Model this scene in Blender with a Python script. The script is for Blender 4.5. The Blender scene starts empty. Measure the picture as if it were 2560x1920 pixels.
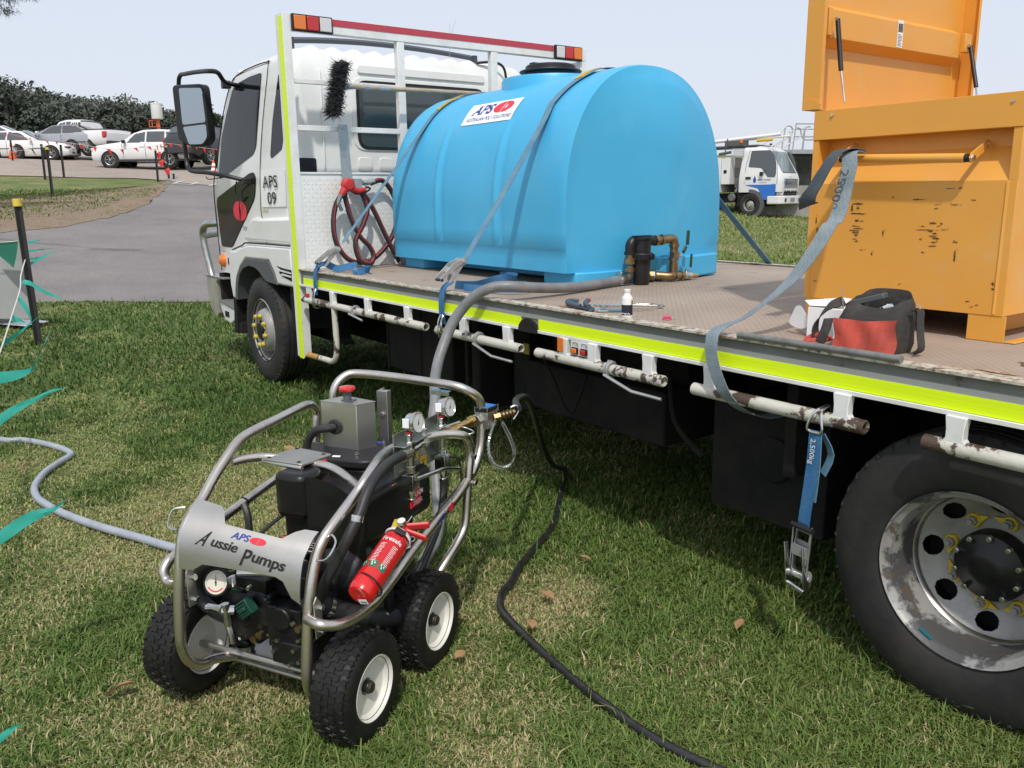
NB_NEAR, NB_FAR = 520000, 300000
import bpy, math, random
import numpy as np
from mathutils import Vector, Matrix
R_ = random.Random(7)
rng = np.random.default_rng(11)
rad = math.radians
scn = bpy.context.scene
col = scn.collection
# ------------------------------------------------------------------ camera, world, sun, exposure
cam_d = bpy.data.cameras.new('camera')
cam = bpy.data.objects.new('camera', cam_d); col.objects.link(cam)
cam_d.sensor_width = 36.0; cam_d.lens = 36.0 * 2098.95 / 2560.0
cam_d.clip_start = 0.05; cam_d.clip_end = 2000.0
YAW, PIT, ROLL = 0.94820, 0.21906, -0.01233
_f = Vector((-math.sin(YAW) * math.cos(PIT), math.cos(YAW) * math.cos(PIT), -math.sin(PIT)))
_r0 = Vector((math.cos(YAW), math.sin(YAW), 0)); _u0 = _r0.cross(_f)
_r = _r0 * math.cos(ROLL) + _u0 * math.sin(ROLL); _u = -_r0 * math.sin(ROLL) + _u0 * math.cos(ROLL)
cam.matrix_world = Matrix(((_r.x, _u.x, -_f.x, 5.1791), (_r.y, _u.y, -_f.y, -2.0501), (_r.z, _u.z, -_f.z, 1.3718), (0, 0, 0, 1)))
scn.camera = cam
SUN = Vector((0.60, -0.42, 1.0)).normalized()
elev = math.asin(SUN.z); azim = math.atan2(SUN.x, SUN.y)
world = bpy.data.worlds.new('World'); scn.world = world; world.use_nodes = True
wn = world.node_tree.nodes; wl = world.node_tree.links; wn.clear()
w_out = wn.new('ShaderNodeOutputWorld'); w_bg = wn.new('ShaderNodeBackground')
sky = wn.new('ShaderNodeTexSky'); sky.sky_type = 'NISHITA'; sky.sun_disc = False
sky.sun_elevation = elev; sky.sun_rotation = azim; sky.air_density = 1.0; sky.dust_density = 3.0; sky.ozone_density = 1.6; sky.altitude = 20
w_mix = wn.new('ShaderNodeMix'); w_mix.data_type = 'RGBA'; w_mix.inputs[0].default_value = 0.62
w_mix.inputs[7].default_value = (13.8, 14.5, 16.2, 1)      # thin high cloud veil over the whole sky
wl.new(sky.outputs[0], w_mix.inputs[6]); wl.new(w_mix.outputs[2], w_bg.inputs[0]); wl.new(w_bg.outputs[0], w_out.inputs[0])
w_bg.inputs[1].default_value = 0.080
sun_d = bpy.data.lights.new('sun', 'SUN'); sun_d.energy = 3.0; sun_d.angle = rad(1.8); sun_d.color = (1.0, 0.955, 0.88)
sun = bpy.data.objects.new('sun', sun_d); col.objects.link(sun)
sun.rotation_euler = (-SUN).to_track_quat('-Z', 'Y').to_euler(); sun.location = (0, 0, 30)
scn.view_settings.view_transform = 'Standard'; scn.view_settings.look = 'None'
scn.view_settings.exposure = -0.06; scn.view_settings.gamma = 1.0; scn.view_settings.use_curve_mapping = False
# ------------------------------------------------------------------ materials
def rgb(c): return (c[0], c[1], c[2], 1.0) if not isinstance(c, (int, float)) else (c, c, c, 1.0)
MC = {}
def mat(name, c, rough=0.5, metal=0.0, c2=None, ns=8.0, nlo=0.42, nhi=0.62, bump=0.0, bs=60.0, c3=None, ns3=3.0, l3=0.6, h3=0.7, spec=0.5, coat=0.0, aniso=0.0, stretch=None, rvar=0.0, transl=0.0):
    if name in MC: return MC[name]
    m = bpy.data.materials.new(name); MC[name] = m; m.use_nodes = True
    nt = m.node_tree; N = nt.nodes; L = nt.links; b = N['Principled BSDF']
    b.inputs['Base Color'].default_value = rgb(c); b.inputs['Roughness'].default_value = rough
    b.inputs['Metallic'].default_value = metal; b.inputs['Specular IOR Level'].default_value = spec
    b.inputs['Coat Weight'].default_value = coat; b.inputs['Coat Roughness'].default_value = 0.12
    m.diffuse_color = rgb(c)
    tc = N.new('ShaderNodeTexCoord'); mp = N.new('ShaderNodeMapping'); L.new(tc.outputs['Object'], mp.inputs[0])
    if stretch: mp.inputs['Scale'].default_value = stretch
    def noise(scale, lo, hi, det=5):
        n = N.new('ShaderNodeTexNoise'); n.inputs['Scale'].default_value = scale; n.inputs['Detail'].default_value = det; n.inputs['Roughness'].default_value = 0.65
        L.new(mp.outputs[0], n.inputs['Vector'])
        r = N.new('ShaderNodeMapRange'); r.inputs[1].default_value = lo; r.inputs[2].default_value = hi; L.new(n.outputs[0], r.inputs[0]); return r.outputs[0], n.outputs[0]
    cur = None
    if c2 is not None:
        f, raw = noise(ns, nlo, nhi)
        x = N.new('ShaderNodeMix'); x.data_type = 'RGBA'; x.inputs[6].default_value = rgb(c); x.inputs[7].default_value = rgb(c2); L.new(f, x.inputs[0]); cur = x.outputs[2]
        if rvar:
            a = N.new('ShaderNodeMapRange'); a.inputs[3].default_value = rough; a.inputs[4].default_value = rough + rvar; L.new(f, a.inputs[0]); L.new(a.outputs[0], b.inputs['Roughness'])
    if c3 is not None:
        f, raw = noise(ns3, l3, h3, 8)
        x = N.new('ShaderNodeMix'); x.data_type = 'RGBA'; x.inputs[7].default_value = rgb(c3); L.new(f, x.inputs[0])
        if cur: L.new(cur, x.inputs[6])
        else: x.inputs[6].default_value = rgb(c)
        cur = x.outputs[2]
    if cur: L.new(cur, b.inputs['Base Color'])
    if bump:
        n = N.new('ShaderNodeTexNoise'); n.inputs['Scale'].default_value = bs; n.inputs['Detail'].default_value = 4; L.new(mp.outputs[0], n.inputs['Vector'])
        bp = N.new('ShaderNodeBump'); bp.inputs['Strength'].default_value = bump; bp.inputs['Distance'].default_value = 0.004
        L.new(n.outputs[0], bp.inputs['Height']); L.new(bp.outputs[0], b.inputs['Normal'])
    if transl:
        t = N.new('ShaderNodeBsdfTranslucent'); mx = N.new('ShaderNodeMixShader'); mx.inputs[0].default_value = transl
        if cur: L.new(cur, t.inputs[0])
        else: t.inputs[0].default_value = rgb(c)
        L.new(b.outputs[0], mx.inputs[1]); L.new(t.outputs[0], mx.inputs[2]); L.new(mx.outputs[0], N['Material Output'].inputs[0])
    return m
WHITE = mat('white truck paint', (0.80, 0.81, 0.79), 0.28, c2=(0.73, 0.735, 0.71), ns=2.5, coat=0.4)
FRAMEW = mat('white steel paint', (0.77, 0.78, 0.77), 0.42, c2=(0.68, 0.68, 0.66), ns=6, c3=(0.10, 0.07, 0.05), ns3=22, l3=0.70, h3=0.73)
RAILW = mat('chipped cream tube paint', (0.56, 0.55, 0.49), 0.55, c2=(0.46, 0.44, 0.38), ns=9, c3=(0.075, 0.048, 0.035), ns3=9, l3=0.53, h3=0.56, bump=0.3, bs=90)
EDGEW = mat('worn cream edge', (0.52, 0.48, 0.40), 0.6, c2=(0.22, 0.17, 0.12), ns=40, nlo=0.47, nhi=0.60, c3=(0.10, 0.07, 0.05), ns3=17, l3=0.58, h3=0.62)
GREYGREEN = mat('grey green steel', (0.185, 0.20, 0.18), 0.5, c2=(0.15, 0.16, 0.145), ns=7, c3=(0.10, 0.075, 0.05), ns3=14, l3=0.66, h3=0.7)
BLACK = mat('black plastic', (0.012, 0.012, 0.014), 0.42, c2=(0.020, 0.020, 0.021), ns=5, spec=0.4)
BLACKM = mat('black engine metal', (0.006, 0.006, 0.007), 0.36, c2=(0.012, 0.012, 0.012), ns=9, spec=0.4)
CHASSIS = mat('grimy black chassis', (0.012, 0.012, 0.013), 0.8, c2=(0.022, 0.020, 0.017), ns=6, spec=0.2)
RUBBER = mat('black tyre rubber', (0.014, 0.014, 0.015), 0.72, c2=(0.034, 0.031, 0.027), ns=6, nlo=0.40, nhi=0.68, bump=0.25, bs=70)
STEEL = mat('brushed stainless', (0.66, 0.62, 0.57), 0.27, 1.0, c2=(0.52, 0.48, 0.43), ns=14, stretch=(1, 1, 1), c3=(0.42, 0.31, 0.21), ns3=5, l3=0.60, h3=0.78, rvar=0.12)
SHEET = mat('satin stainless sheet', (0.55, 0.54, 0.51), 0.40, 1.0, c2=(0.44, 0.43, 0.405), ns=5, rvar=0.1)
CHROME = mat('zinc plate', (0.66, 0.66, 0.64), 0.22, 1.0, c2=(0.48, 0.50, 0.47), ns=30)
GALV = mat('galvanised steel', (0.46, 0.47, 0.47), 0.45, 0.55, c2=(0.38, 0.39, 0.40), ns=26)
ALLOY = mat('dull polished aluminium', (0.55, 0.55, 0.53), 0.32, 1.0, c2=(0.42, 0.42, 0.40), ns=12)
BRASS = mat('brass', (0.66, 0.47, 0.20), 0.28, 1.0, c2=(0.50, 0.34, 0.14), ns=20)
DBRASS = mat('tarnished brass', (0.36, 0.26, 0.145), 0.42, 1.0, c2=(0.24, 0.17, 0.09), ns=40)
RIMG = mat('silver wheel paint', (0.36, 0.355, 0.34), 0.42, 0.25, c2=(0.28, 0.275, 0.26), ns=8, bump=0.1)
RIMWORN = mat('scuffed wheel lip', (0.34, 0.335, 0.32), 0.5, 0.3, c2=(0.09, 0.09, 0.09), ns=7, nlo=0.47, nhi=0.53, c3=(0.13, 0.10, 0.075), ns3=13, l3=0.58, h3=0.64, bump=0.3, bs=60)
YEL = mat('yellow nut indicator', (0.62, 0.47, 0.03), 0.5)
TAPE = mat('fluoro yellow tape', (0.76, 0.98, 0.005), 0.42, c2=(0.68, 0.90, 0.01), ns=3, stretch=(1, 30, 90))
TAPEB = TAPE.node_tree.nodes['Principled BSDF']
REDT = mat('red reflective tape', (0.46, 0.05, 0.075), 0.35)
GLASSD = mat('dark tinted glass', (0.010, 0.012, 0.014), 0.06, spec=0.12)
LENSO = mat('orange lens', (0.72, 0.18, 0.02), 0.2, coat=0.5); LENSR = mat('red lens', (0.50, 0.015, 0.02), 0.2, coat=0.5); LENSC = mat('clear lens', (0.62, 0.60, 0.60), 0.2, coat=0.5)
REDP = mat('red paint', (0.58, 0.012, 0.012), 0.25, coat=0.5); REDPL = mat('red plastic', (0.52, 0.03, 0.03), 0.4)
WHITEP = mat('white plastic', (0.76, 0.76, 0.75), 0.4); PAPER = mat('white paper card', (0.84, 0.84, 0.85), 0.85, c2=(0.78, 0.78, 0.78), ns=6)
INKB = mat('blue print', (0.018, 0.04, 0.28), 0.5); INKR = mat('red print', (0.70, 0.02, 0.045), 0.5); INKK = mat('black print', (0.012, 0.012, 0.012), 0.55); INKW = mat('white print', (0.7, 0.7, 0.68), 0.6)
BLUEP = mat('sky blue poly', (0.055, 0.40, 0.69), 0.42, c2=(0.06, 0.42, 0.72), ns=1.5, bump=0.06, bs=12, c3=(0.085, 0.44, 0.71), ns3=2.2, l3=0.5, h3=0.75)
STRAPB = mat('faded blue webbing', (0.10, 0.22, 0.33), 0.85, c2=(0.14, 0.27, 0.36), ns=14, bump=0.5, bs=260)
STRAPD = mat('blue webbing', (0.025, 0.13, 0.30), 0.8, c2=(0.05, 0.17, 0.34), ns=18, bump=0.5, bs=260)
ORANGE = mat('orange box paint', (0.76, 0.355, 0.055), 0.40, c2=(0.72, 0.34, 0.06), ns=2.2, c3=(0.68, 0.40, 0.15), ns3=1.6, l3=0.56, h3=0.72)
# ------------------------------------------------------------------ mesh builder
ORG = {}
SPLIT = set('mudguard_bracket bag_strap panel_fold brass_plug pump_bolt housing_bolt stay_bolt far_wheels deck_chips underbody_cable warning_tag rego_stickers arm_bracket rim_bolt hose_hook fog_recess strut_bracket brass_pipework box_skid tank_foot vibration_mount air_tank battery_carrier roof_bar strap_slack cable_tie bottom_lip wire_end meter_screw bolt_hole vent_fin rear_crease aerial mirror_cable roof_pipes roof_rack boom_arm chassis axle bumper_intake door_gap grille_slots handle_tape hose_end strap_tail gauge_stem bypass_hose well headboard_strap'.split())
class MB:
    def __init__(s): s.v = []; s.f = []; s.mi = []; s.m = 0; s.once = False
    def islands(s, gap=.004):
        p = list(range(len(s.v)))
        def fd(a):
            while p[a] != a: p[a] = p[p[a]]; a = p[a]
            return a
        for f in s.f:
            for v in f[1:]: p[fd(v)] = fd(f[0])
        g = {}
        for i, f in enumerate(s.f): g.setdefault(fd(f[0]), []).append(i)
        G_ = list(g.values()); B_ = []
        for fi in G_:
            A = np.array([s.v[v] for f_ in fi for v in s.f[f_]]); B_.append((A.min(0) - gap, A.max(0) + gap))
        q = list(range(len(G_)))
        def fq(a):
            while q[a] != a: a = q[a]
            return a
        for i in range(len(G_)):
            for j in range(i):
                if (B_[i][0] <= B_[j][1]).all() and (B_[j][0] <= B_[i][1]).all(): q[fq(i)] = fq(j)
        r = {}
        for i, fi in enumerate(G_): r.setdefault(fq(i), []).extend(fi)
        return list(r.values())
    def add(s, vs, fs):
        o = len(s.v); s.v.extend([tuple(p) for p in vs]); s.f.extend([tuple(i + o for i in f) for f in fs]); s.mi.extend([s.m] * len(fs)); return s
    def box(s, x0, x1, y0, y1, z0, z1):
        return s.add([(x0, y0, z0), (x1, y0, z0), (x1, y1, z0), (x0, y1, z0), (x0, y0, z1), (x1, y0, z1), (x1, y1, z1), (x0, y1, z1)],
                     [(0, 3, 2, 1), (4, 5, 6, 7), (0, 1, 5, 4), (1, 2, 6, 5), (2, 3, 7, 6), (3, 0, 4, 7)])
    def obox(s, c, ax, ay, az):
        c, ax, ay, az = map(Vector, (c, ax, ay, az))
        P = [c + ax * i + ay * j + az * k for k in (-1, 1) for j in (-1, 1) for i in (-1, 1)]
        return s.add(P, [(0, 2, 3, 1), (4, 5, 7, 6), (0, 1, 5, 4), (2, 6, 7, 3), (0, 4, 6, 2), (1, 3, 7, 5)])
    def tube(s, pts, r, n=10, sm=0, closed=False, caps=True):
        P = [Vector(p) for p in pts]
        if sm: P = smooth(P, sm, closed)
        k = len(P); rr = r if isinstance(r, (list, tuple)) else [r] * k
        if len(rr) != k: rr = list(np.interp(np.linspace(0, 1, k), np.linspace(0, 1, len(rr)), rr))
        T = []
        for i in range(k):
            a = P[(i - 1) % k] if closed else P[max(i - 1, 0)]; b = P[(i + 1) % k] if closed else P[min(i + 1, k - 1)]
            t = (b - a); T.append(t.normalized() if t.length > 1e-9 else Vector((0, 0, 1)))
        up = Vector((0, 0, 1)) if abs(T[0].z) < 0.9 else Vector((1, 0, 0))
        nrm = T[0].cross(up).normalized(); vs = []
        for i in range(k):
            if i: 
                nrm = nrm - T[i] * nrm.dot(T[i]); nrm.normalize()
            bn = T[i].cross(nrm)
            for j in range(n):
                a = 2 * math.pi * j / n; vs.append(P[i] + (nrm * math.cos(a) + bn * math.sin(a)) * rr[i])
        fs = []
        for i in range(k if closed else k - 1):
            i2 = (i + 1) % k
            for j in range(n):
                fs.append((i * n + j, i * n + (j + 1) % n, i2 * n + (j + 1) % n, i2 * n + j))
        if caps and not closed: fs.append(tuple(range(n - 1, -1, -1))); fs.append(tuple((k - 1) * n + j for j in range(n)))
        return s.add(vs, fs)
    def cyl(s, p0, p1, r, r1=None, n=16): return s.tube([p0, p1], [r, r if r1 is None else r1], n)
    def lathe(s, prof, org, axis, n=24, closed=False, a0=0, a1=2 * math.pi):
        ax = Vector(axis).normalized(); up = Vector((0, 0, 1)) if abs(ax.z) < 0.9 else Vector((1, 0, 0))
        e1 = up.cross(ax).normalized(); e2 = ax.cross(e1); org = Vector(org); vs = []
        full = abs(a1 - a0 - 2 * math.pi) < 1e-6; m = n if full else n + 1
        for r, h in prof:
            for j in range(m):
                a = a0 + (a1 - a0) * j / n; vs.append(org + ax * h + (e1 * math.cos(a) + e2 * math.sin(a)) * r)
        fs = []; k = len(prof)
        for i in range(k if closed else k - 1):
            i2 = (i + 1) % k
            for j in range(n):
                j2 = (j + 1) % m
                fs.append((i * m + j, i * m + j2, i2 * m + j2, i2 * m + j))
        return s.add(vs, fs)
    def prism(s, poly, fn, t0, t1, caps=True):
        n = len(poly); vs = [fn(u, v, t0) for u, v in poly] + [fn(u, v, t1) for u, v in poly]
        fs = [(i, (i + 1) % n, n + (i + 1) % n, n + i) for i in range(n)]
        if caps: fs += [tuple(range(n - 1, -1, -1)), tuple(range(n, 2 * n))]
        return s.add(vs, fs)
    def prism_xz(s, poly, y0, y1): return s.prism(poly, lambda u, v, t: (u, t, v), y0, y1)
    def prism_yz(s, poly, x0, x1): return s.prism(poly, lambda u, v, t: (t, u, v), x0, x1)
    def prism_xy(s, poly, z0, z1): return s.prism(poly, lambda u, v, t: (u, v, t), z0, z1)
    def grid(s, P, closed_u=False):       # P[i][j] points
        a, b = len(P), len(P[0]); vs = [p for r in P for p in r]; fs = []
        for i in range(a if closed_u else a - 1):
            for j in range(b - 1):
                i2 = (i + 1) % a; fs.append((i * b + j, i * b + j + 1, i2 * b + j + 1, i2 * b + j))
        return s.add(vs, fs)
    def ribbon(s, pts, wd, w, t=0.003, sm=0):     # strap: wd = width direction (vector or list)
        P = [Vector(p) for p in pts]; W = [Vector(x) for x in wd] if isinstance(wd, list) else [Vector(wd)] * len(P)
        if sm: W = smooth(W, sm); P = smooth(P, sm)
        rows = []
        for i, p in enumerate(P):
            tg = (P[min(i + 1, len(P) - 1)] - P[max(i - 1, 0)]).normalized(); w1 = (W[i] - tg * W[i].dot(tg)).normalized(); nn = tg.cross(w1)
            rows.append([p - w1 * w / 2 - nn * t / 2, p + w1 * w / 2 - nn * t / 2, p + w1 * w / 2 + nn * t / 2, p - w1 * w / 2 + nn * t / 2, p - w1 * w / 2 - nn * t / 2])
        s.grid(rows); o = len(s.v); 
        s.add(rows[0][:4], [(0, 1, 2, 3)]); s.add(rows[-1][:4], [(3, 2, 1, 0)]); return s
    def nut(s, c, axis, r, h, n=6):
        c = Vector(c); ax = Vector(axis).normalized(); return s.cyl(c - ax * h * 0.3, c + ax * h, r, r * 0.92, n)
    def text(s, body, size, fn, t=0.0008, sx=1.0, shear=0.0, bold=0.0, sp=1.0):
        vs, fs, w = text2d(body, bold, sp)
        n = len(vs); V2 = [((x * sx + y * shear) * size, y * size) for x, y in vs]
        s.add([fn(x, y, t) for x, y in V2], fs); return w * size * sx
    def build(s, name, mats, parent=None, bevel=0.0, smooth_a=35, loc=None, rot=None, seg=2, subd=0):
        me = bpy.data.meshes.new(name); o = bpy.data.objects.new(name, me); col.objects.link(o)
        r = parent
        while r is not None and r.parent is not None: r = r.parent
        og = ORG.get(r.name, (0, 0, 0)) if r is not None else (0, 0, 0)
        if parent is None and loc is None and s.v:      # a thing of one mesh: its origin goes to its base
            A = np.array(s.v); og = (float(A[:, 0].mean()), float(A[:, 1].mean()), float(A[:, 2].min())); o.location = og
        vs = [(p[0] - og[0], p[1] - og[1], p[2] - og[2]) for p in s.v] if loc is None else s.v
        me.from_pydata(vs, [], s.f)
        mats = mats if isinstance(mats, (list, tuple)) else [mats]
        if name in SPLIT and not s.once:
            k = s.islands(); 
            if len(k) > 1:
                bpy.data.objects.remove(o); bpy.data.meshes.remove(me); out = None
                for fi in k:
                    n = MB(); n.once = True; used = sorted({v for f_ in fi for v in s.f[f_]}); mp = {v: i for i, v in enumerate(used)}
                    n.v = [s.v[v] for v in used]; n.f = [tuple(mp[v] for v in s.f[f_]) for f_ in fi]; n.mi = [s.mi[f_] for f_ in fi]
                    out = n.build(name, mats, parent, bevel, smooth_a, loc, rot, seg, subd)
                return out
        for m in mats: me.materials.append(m)
        if len(mats) > 1: me.polygons.foreach_set('material_index', s.mi)
        me.validate(); me.update()
        bm_fix(me)
        if smooth_a: 
            me.polygons.foreach_set('use_smooth', [True] * len(me.polygons)); me.set_sharp_from_angle(angle=rad(smooth_a))
        if bevel:
            b = o.modifiers.new('bevel', 'BEVEL'); b.width = bevel; b.segments = seg; b.limit_method = 'ANGLE'; b.angle_limit = rad(40)
        if subd:
            sb = o.modifiers.new('sub', 'SUBSURF'); sb.levels = subd; sb.render_levels = subd
        if parent is not None: o.parent = parent
        if loc is not None: o.location = loc
        if rot is not None: o.rotation_euler = rot
        return o
import bmesh
def bm_fix(me):
    b = bmesh.new(); b.from_mesh(me); bmesh.ops.recalc_face_normals(b, faces=b.faces); b.to_mesh(me); b.free()
def smooth(P, k, closed=False):
    out = []; n = len(P); rng_ = range(n if closed else n - 1)
    for i in rng_:
        p0 = P[(i - 1) % n] if closed or i > 0 else P[i]; p1 = P[i]; p2 = P[(i + 1) % n]; p3 = P[(i + 2) % n] if closed or i + 2 < n else p2
        for j in range(k):
            t = j / k; out.append(0.5 * ((2 * p1) + (p2 - p0) * t + (2 * p0 - 5 * p1 + 4 * p2 - p3) * t * t + (3 * p1 - p0 - 3 * p2 + p3) * t ** 3))
    if not closed: out.append(P[-1])
    return out
TXT = {}
def text2d(body, bold=0.0, sp=1.0):
    key = (body, bold, sp)
    if key not in TXT:
        cu = bpy.data.curves.new('t', 'FONT'); cu.body = body; cu.size = 1.0; cu.resolution_u = 3; cu.offset = bold; cu.space_character = sp
        ob = bpy.data.objects.new('t', cu); me = bpy.data.meshes.new_from_object(ob)
        vs = [(v.co.x, v.co.y) for v in me.vertices]; fs = [tuple(p.vertices) for p in me.polygons]
        bpy.data.objects.remove(ob); bpy.data.meshes.remove(me); bpy.data.curves.remove(cu)
        TXT[key] = (vs, fs, max([x for x, y in vs] or [0]))
    return TXT[key]
def root(name, loc, label, cat, group=None, rz=0.0, own=False):
    o = bpy.data.objects.new(name, None); col.objects.link(o); o.location = loc; o.rotation_euler = (0, 0, rz); o.empty_display_size = 0.1
    ORG[o.name] = (0, 0, 0) if own else tuple(loc)
    o['label'] = label; o['category'] = cat
    if group: o['group'] = group
    return o
def tag(o, label, cat, group=None):
    o['label'] = label; o['category'] = cat
    if group: o['group'] = group
    return o
def struct(o): o['kind'] = 'structure'; return o
def stuff(o, label=None, cat=None):
    o['kind'] = 'stuff'
    if label: o['label'] = label; o['category'] = cat
    return o
def copy_tree(o, parent=None):
    c = o.copy(); col.objects.link(c); c.parent = parent
    if o.name in ORG: ORG[c.name] = ORG[o.name]
    for ch in list(o.children): copy_tree(ch, c)
    return c
# ------------------------------------------------------------------ the terrain
def gz(x, y=0):
    t = np.maximum(0, -np.asarray(x, float) - 6.0)
    s = np.clip((np.asarray(y, float) - 9) / 6, 0, 1); k = .095 + .020 * s * s * (3 - 2 * s)
    ramp = k * (np.sqrt((t - 1.5) ** 2 + 1.0) + (t - 1.5) - (math.sqrt(1.5 ** 2 + 1) - 1.5)) / 2
    return .009 * np.clip(3.4 - np.asarray(x, float), 0, 12) + ramp - k * np.maximum(0, t - 46)
def G(x, y): return float(gz(x, y))
def sheet(xs, ys, dz, inside=None, jitter=0.0):
    X, Y = np.meshgrid(xs, ys, indexing='ij'); Z = gz(X, Y) + dz
    if jitter: Z = Z + jitter * rng.standard_normal(Z.shape)
    n, k = X.shape; v = np.stack([X, Y, Z], -1).reshape(-1, 3)
    I = np.arange(n * k).reshape(n, k); f = np.stack([I[:-1, :-1], I[1:, :-1], I[1:, 1:], I[:-1, 1:]], -1).reshape(-1, 4)
    if inside is not None:
        c = v[f].mean(1); f = f[inside(c[:, 0], c[:, 1])]
    return v, f
def fast_mesh(name, v, f, m, kind=None, smooth_=False):
    me = bpy.data.meshes.new(name); nf = len(f); k = f.shape[1]
    me.vertices.add(len(v)); me.vertices.foreach_set('co', np.asarray(v, np.float32).ravel())
    me.loops.add(nf * k); me.loops.foreach_set('vertex_index', f.astype(np.int32).ravel())
    me.polygons.add(nf); me.polygons.foreach_set('loop_start', np.arange(nf, dtype=np.int32) * k)
    me.update(calc_edges=True); me.materials.append(m)
    if smooth_: me.polygons.foreach_set('use_smooth', [True] * nf)
    o = bpy.data.objects.new(name, me); col.objects.link(o)
    if kind: o['kind'] = kind
    return o
def grid_axis(a, b, d0, d1, c=3.0):
    out = [c]; d = d0
    while out[-1] < b: out.append(out[-1] + d); d = min(d * 1.12, d1)
    lo = [c]; d = d0
    while lo[-1] > a: lo.append(lo[-1] - d); d = min(d * 1.12, d1)
    return np.array(lo[::-1][:-1] + out)
def ground_mat(name, cols, scale, bump=0.6, bs=25.0):
    m = bpy.data.materials.new(name); m.use_nodes = True; nt = m.node_tree; N = nt.nodes; L = nt.links; b = N['Principled BSDF']
    b.inputs['Roughness'].default_value = 0.9; b.inputs['Specular IOR Level'].default_value = 0.2
    g = N.new('ShaderNodeNewGeometry'); n1 = N.new('ShaderNodeTexNoise'); n1.inputs['Scale'].default_value = scale; n1.inputs['Detail'].default_value = 8; n1.inputs['Roughness'].default_value = 0.7
    L.new(g.outputs['Position'], n1.inputs['Vector']); cr = N.new('ShaderNodeValToRGB'); L.new(n1.outputs[0], cr.inputs[0])
    e = cr.color_ramp.elements; e[0].position = cols[0][0]; e[0].color = rgb(cols[0][1]); e[1].position = cols[-1][0]; e[1].color = rgb(cols[-1][1])
    for p, c in cols[1:-1]: x = e.new(p); x.color = rgb(c)
    n2 = N.new('ShaderNodeTexNoise'); n2.inputs['Scale'].default_value = bs; n2.inputs['Detail'].default_value = 6; L.new(g.outputs['Position'], n2.inputs['Vector'])
    mx = N.new('ShaderNodeMix'); mx.data_type = 'RGBA'; mx.blend_type = 'OVERLAY'; mx.inputs[0].default_value = 0.5; L.new(cr.outputs[0], mx.inputs[6])
    gr = N.new('ShaderNodeMapRange'); gr.inputs[1].default_value = .3; gr.inputs[2].default_value = .7; L.new(n2.outputs[0], gr.inputs[0]); L.new(gr.outputs[0], mx.inputs[7]); L.new(mx.outputs[2], b.inputs['Base Color'])
    bp = N.new('ShaderNodeBump'); bp.inputs['Strength'].default_value = bump; bp.inputs['Distance'].default_value = 0.02; L.new(n2.outputs[0], bp.inputs['Height']); L.new(bp.outputs[0], b.inputs['Normal'])
    return m
LAWN = ground_mat('lawn soil and thatch', [(0.34, (0.085, 0.115, 0.035)), (0.5, (0.135, 0.165, 0.055)), (0.60, (0.18, 0.165, 0.075)), (0.72, (0.30, 0.25, 0.14))], 1.1)
xs = grid_axis(-260, 60, 0.25, 6, 3.0); ys = grid_axis(-160, 260, 0.25, 6, 0.0)
v, f = sheet(xs, ys, 0.0); fast_mesh('ground', v, f, LAWN, 'structure', True)
# road: in front of the lawn edge, running up to the left; its far edge is the kerb of the grass mound
LE = [(-7.60, -8.0), (-7.45, -3.0), (-7.32, -1.11), (-6.98, -0.36), (-6.50, 0.38), (-5.92, 1.09), (-5.5, 2.6), (-5.6, 6.0), (-7.5, 12.0), (-12, 17.5), (-20, 22), (-34, 28), (-60, 40)]
KE = [(-13.36, -8.25), (-14.07, -4.09), (-15.07, -0.34), (-15.32, 0.19), (-15.80, 0.88), (-17.91, 2.33), (-20.38, 3.54), (-24.06, 4.94), (-27.92, 6.25)]
def inpoly(poly):
    P = np.array(poly)
    def fn(x, y):
        x = np.asarray(x); y = np.asarray(y); r = np.zeros(x.shape, bool); n = len(P)
        for i in range(n):
            x1, y1 = P[i]; x2, y2 = P[(i + 1) % n]
            c = ((y1 > y) != (y2 > y)) & (x < (x2 - x1) * (y - y1) / (y2 - y1 + 1e-12) + x1); r ^= c
        return r
    return fn
ROADP = LE + [(-60, 60), (-60, 8)] + KE[::-1]
ASPH = ground_mat('asphalt', [(0.30, (0.165, 0.150, 0.150)), (0.5, (0.205, 0.188, 0.184)), (0.7, (0.245, 0.222, 0.212))], 0.5, 0.4, 90)
def ragged(poly, amp=0.16, step=0.25, seed=1):
    r = random.Random(seed); out = []
    for i in range(len(poly)):
        a = Vector(poly[i]); b = Vector(poly[(i + 1) % len(poly)]); n = max(1, min(80, int((b - a).length / step)))
        for j in range(n):
            p = a.lerp(b, j / n); out.append((p.x + r.uniform(-amp, amp), p.y + r.uniform(-amp, amp)))
    return out
def draped(name, poly, dz, m, kind='structure', cut=0.8):
    """a polygon cut to strips in x and draped on the terrain"""
    b = bmesh.new(); vs = [b.verts.new((x, y, 0)) for x, y in poly]; b.faces.new(vs)
    bmesh.ops.triangulate(b, faces=b.faces[:])
    x0 = min(p[0] for p in poly); x1 = max(p[0] for p in poly); x = math.ceil(x0)
    while x < x1:
        if x > -13 or (x % 3) == 0: bmesh.ops.bisect_plane(b, geom=b.verts[:] + b.edges[:] + b.faces[:], plane_co=(x, 0, 0), plane_no=(1, 0, 0))
        x += 0.5 if x > -13 else 1
    for q in b.verts: q.co.z = G(q.co.x, q.co.y) + dz
    me = bpy.data.meshes.new(name); b.to_mesh(me); b.free(); me.materials.append(m); me.polygons.foreach_set('use_smooth', [True] * len(me.polygons))
    o = bpy.data.objects.new(name, me); col.objects.link(o); bm_fix(me); o['kind'] = kind; return o
draped('road', ragged(ROADP, 0.07, 0.22, 3), 0.012, ASPH)
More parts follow.
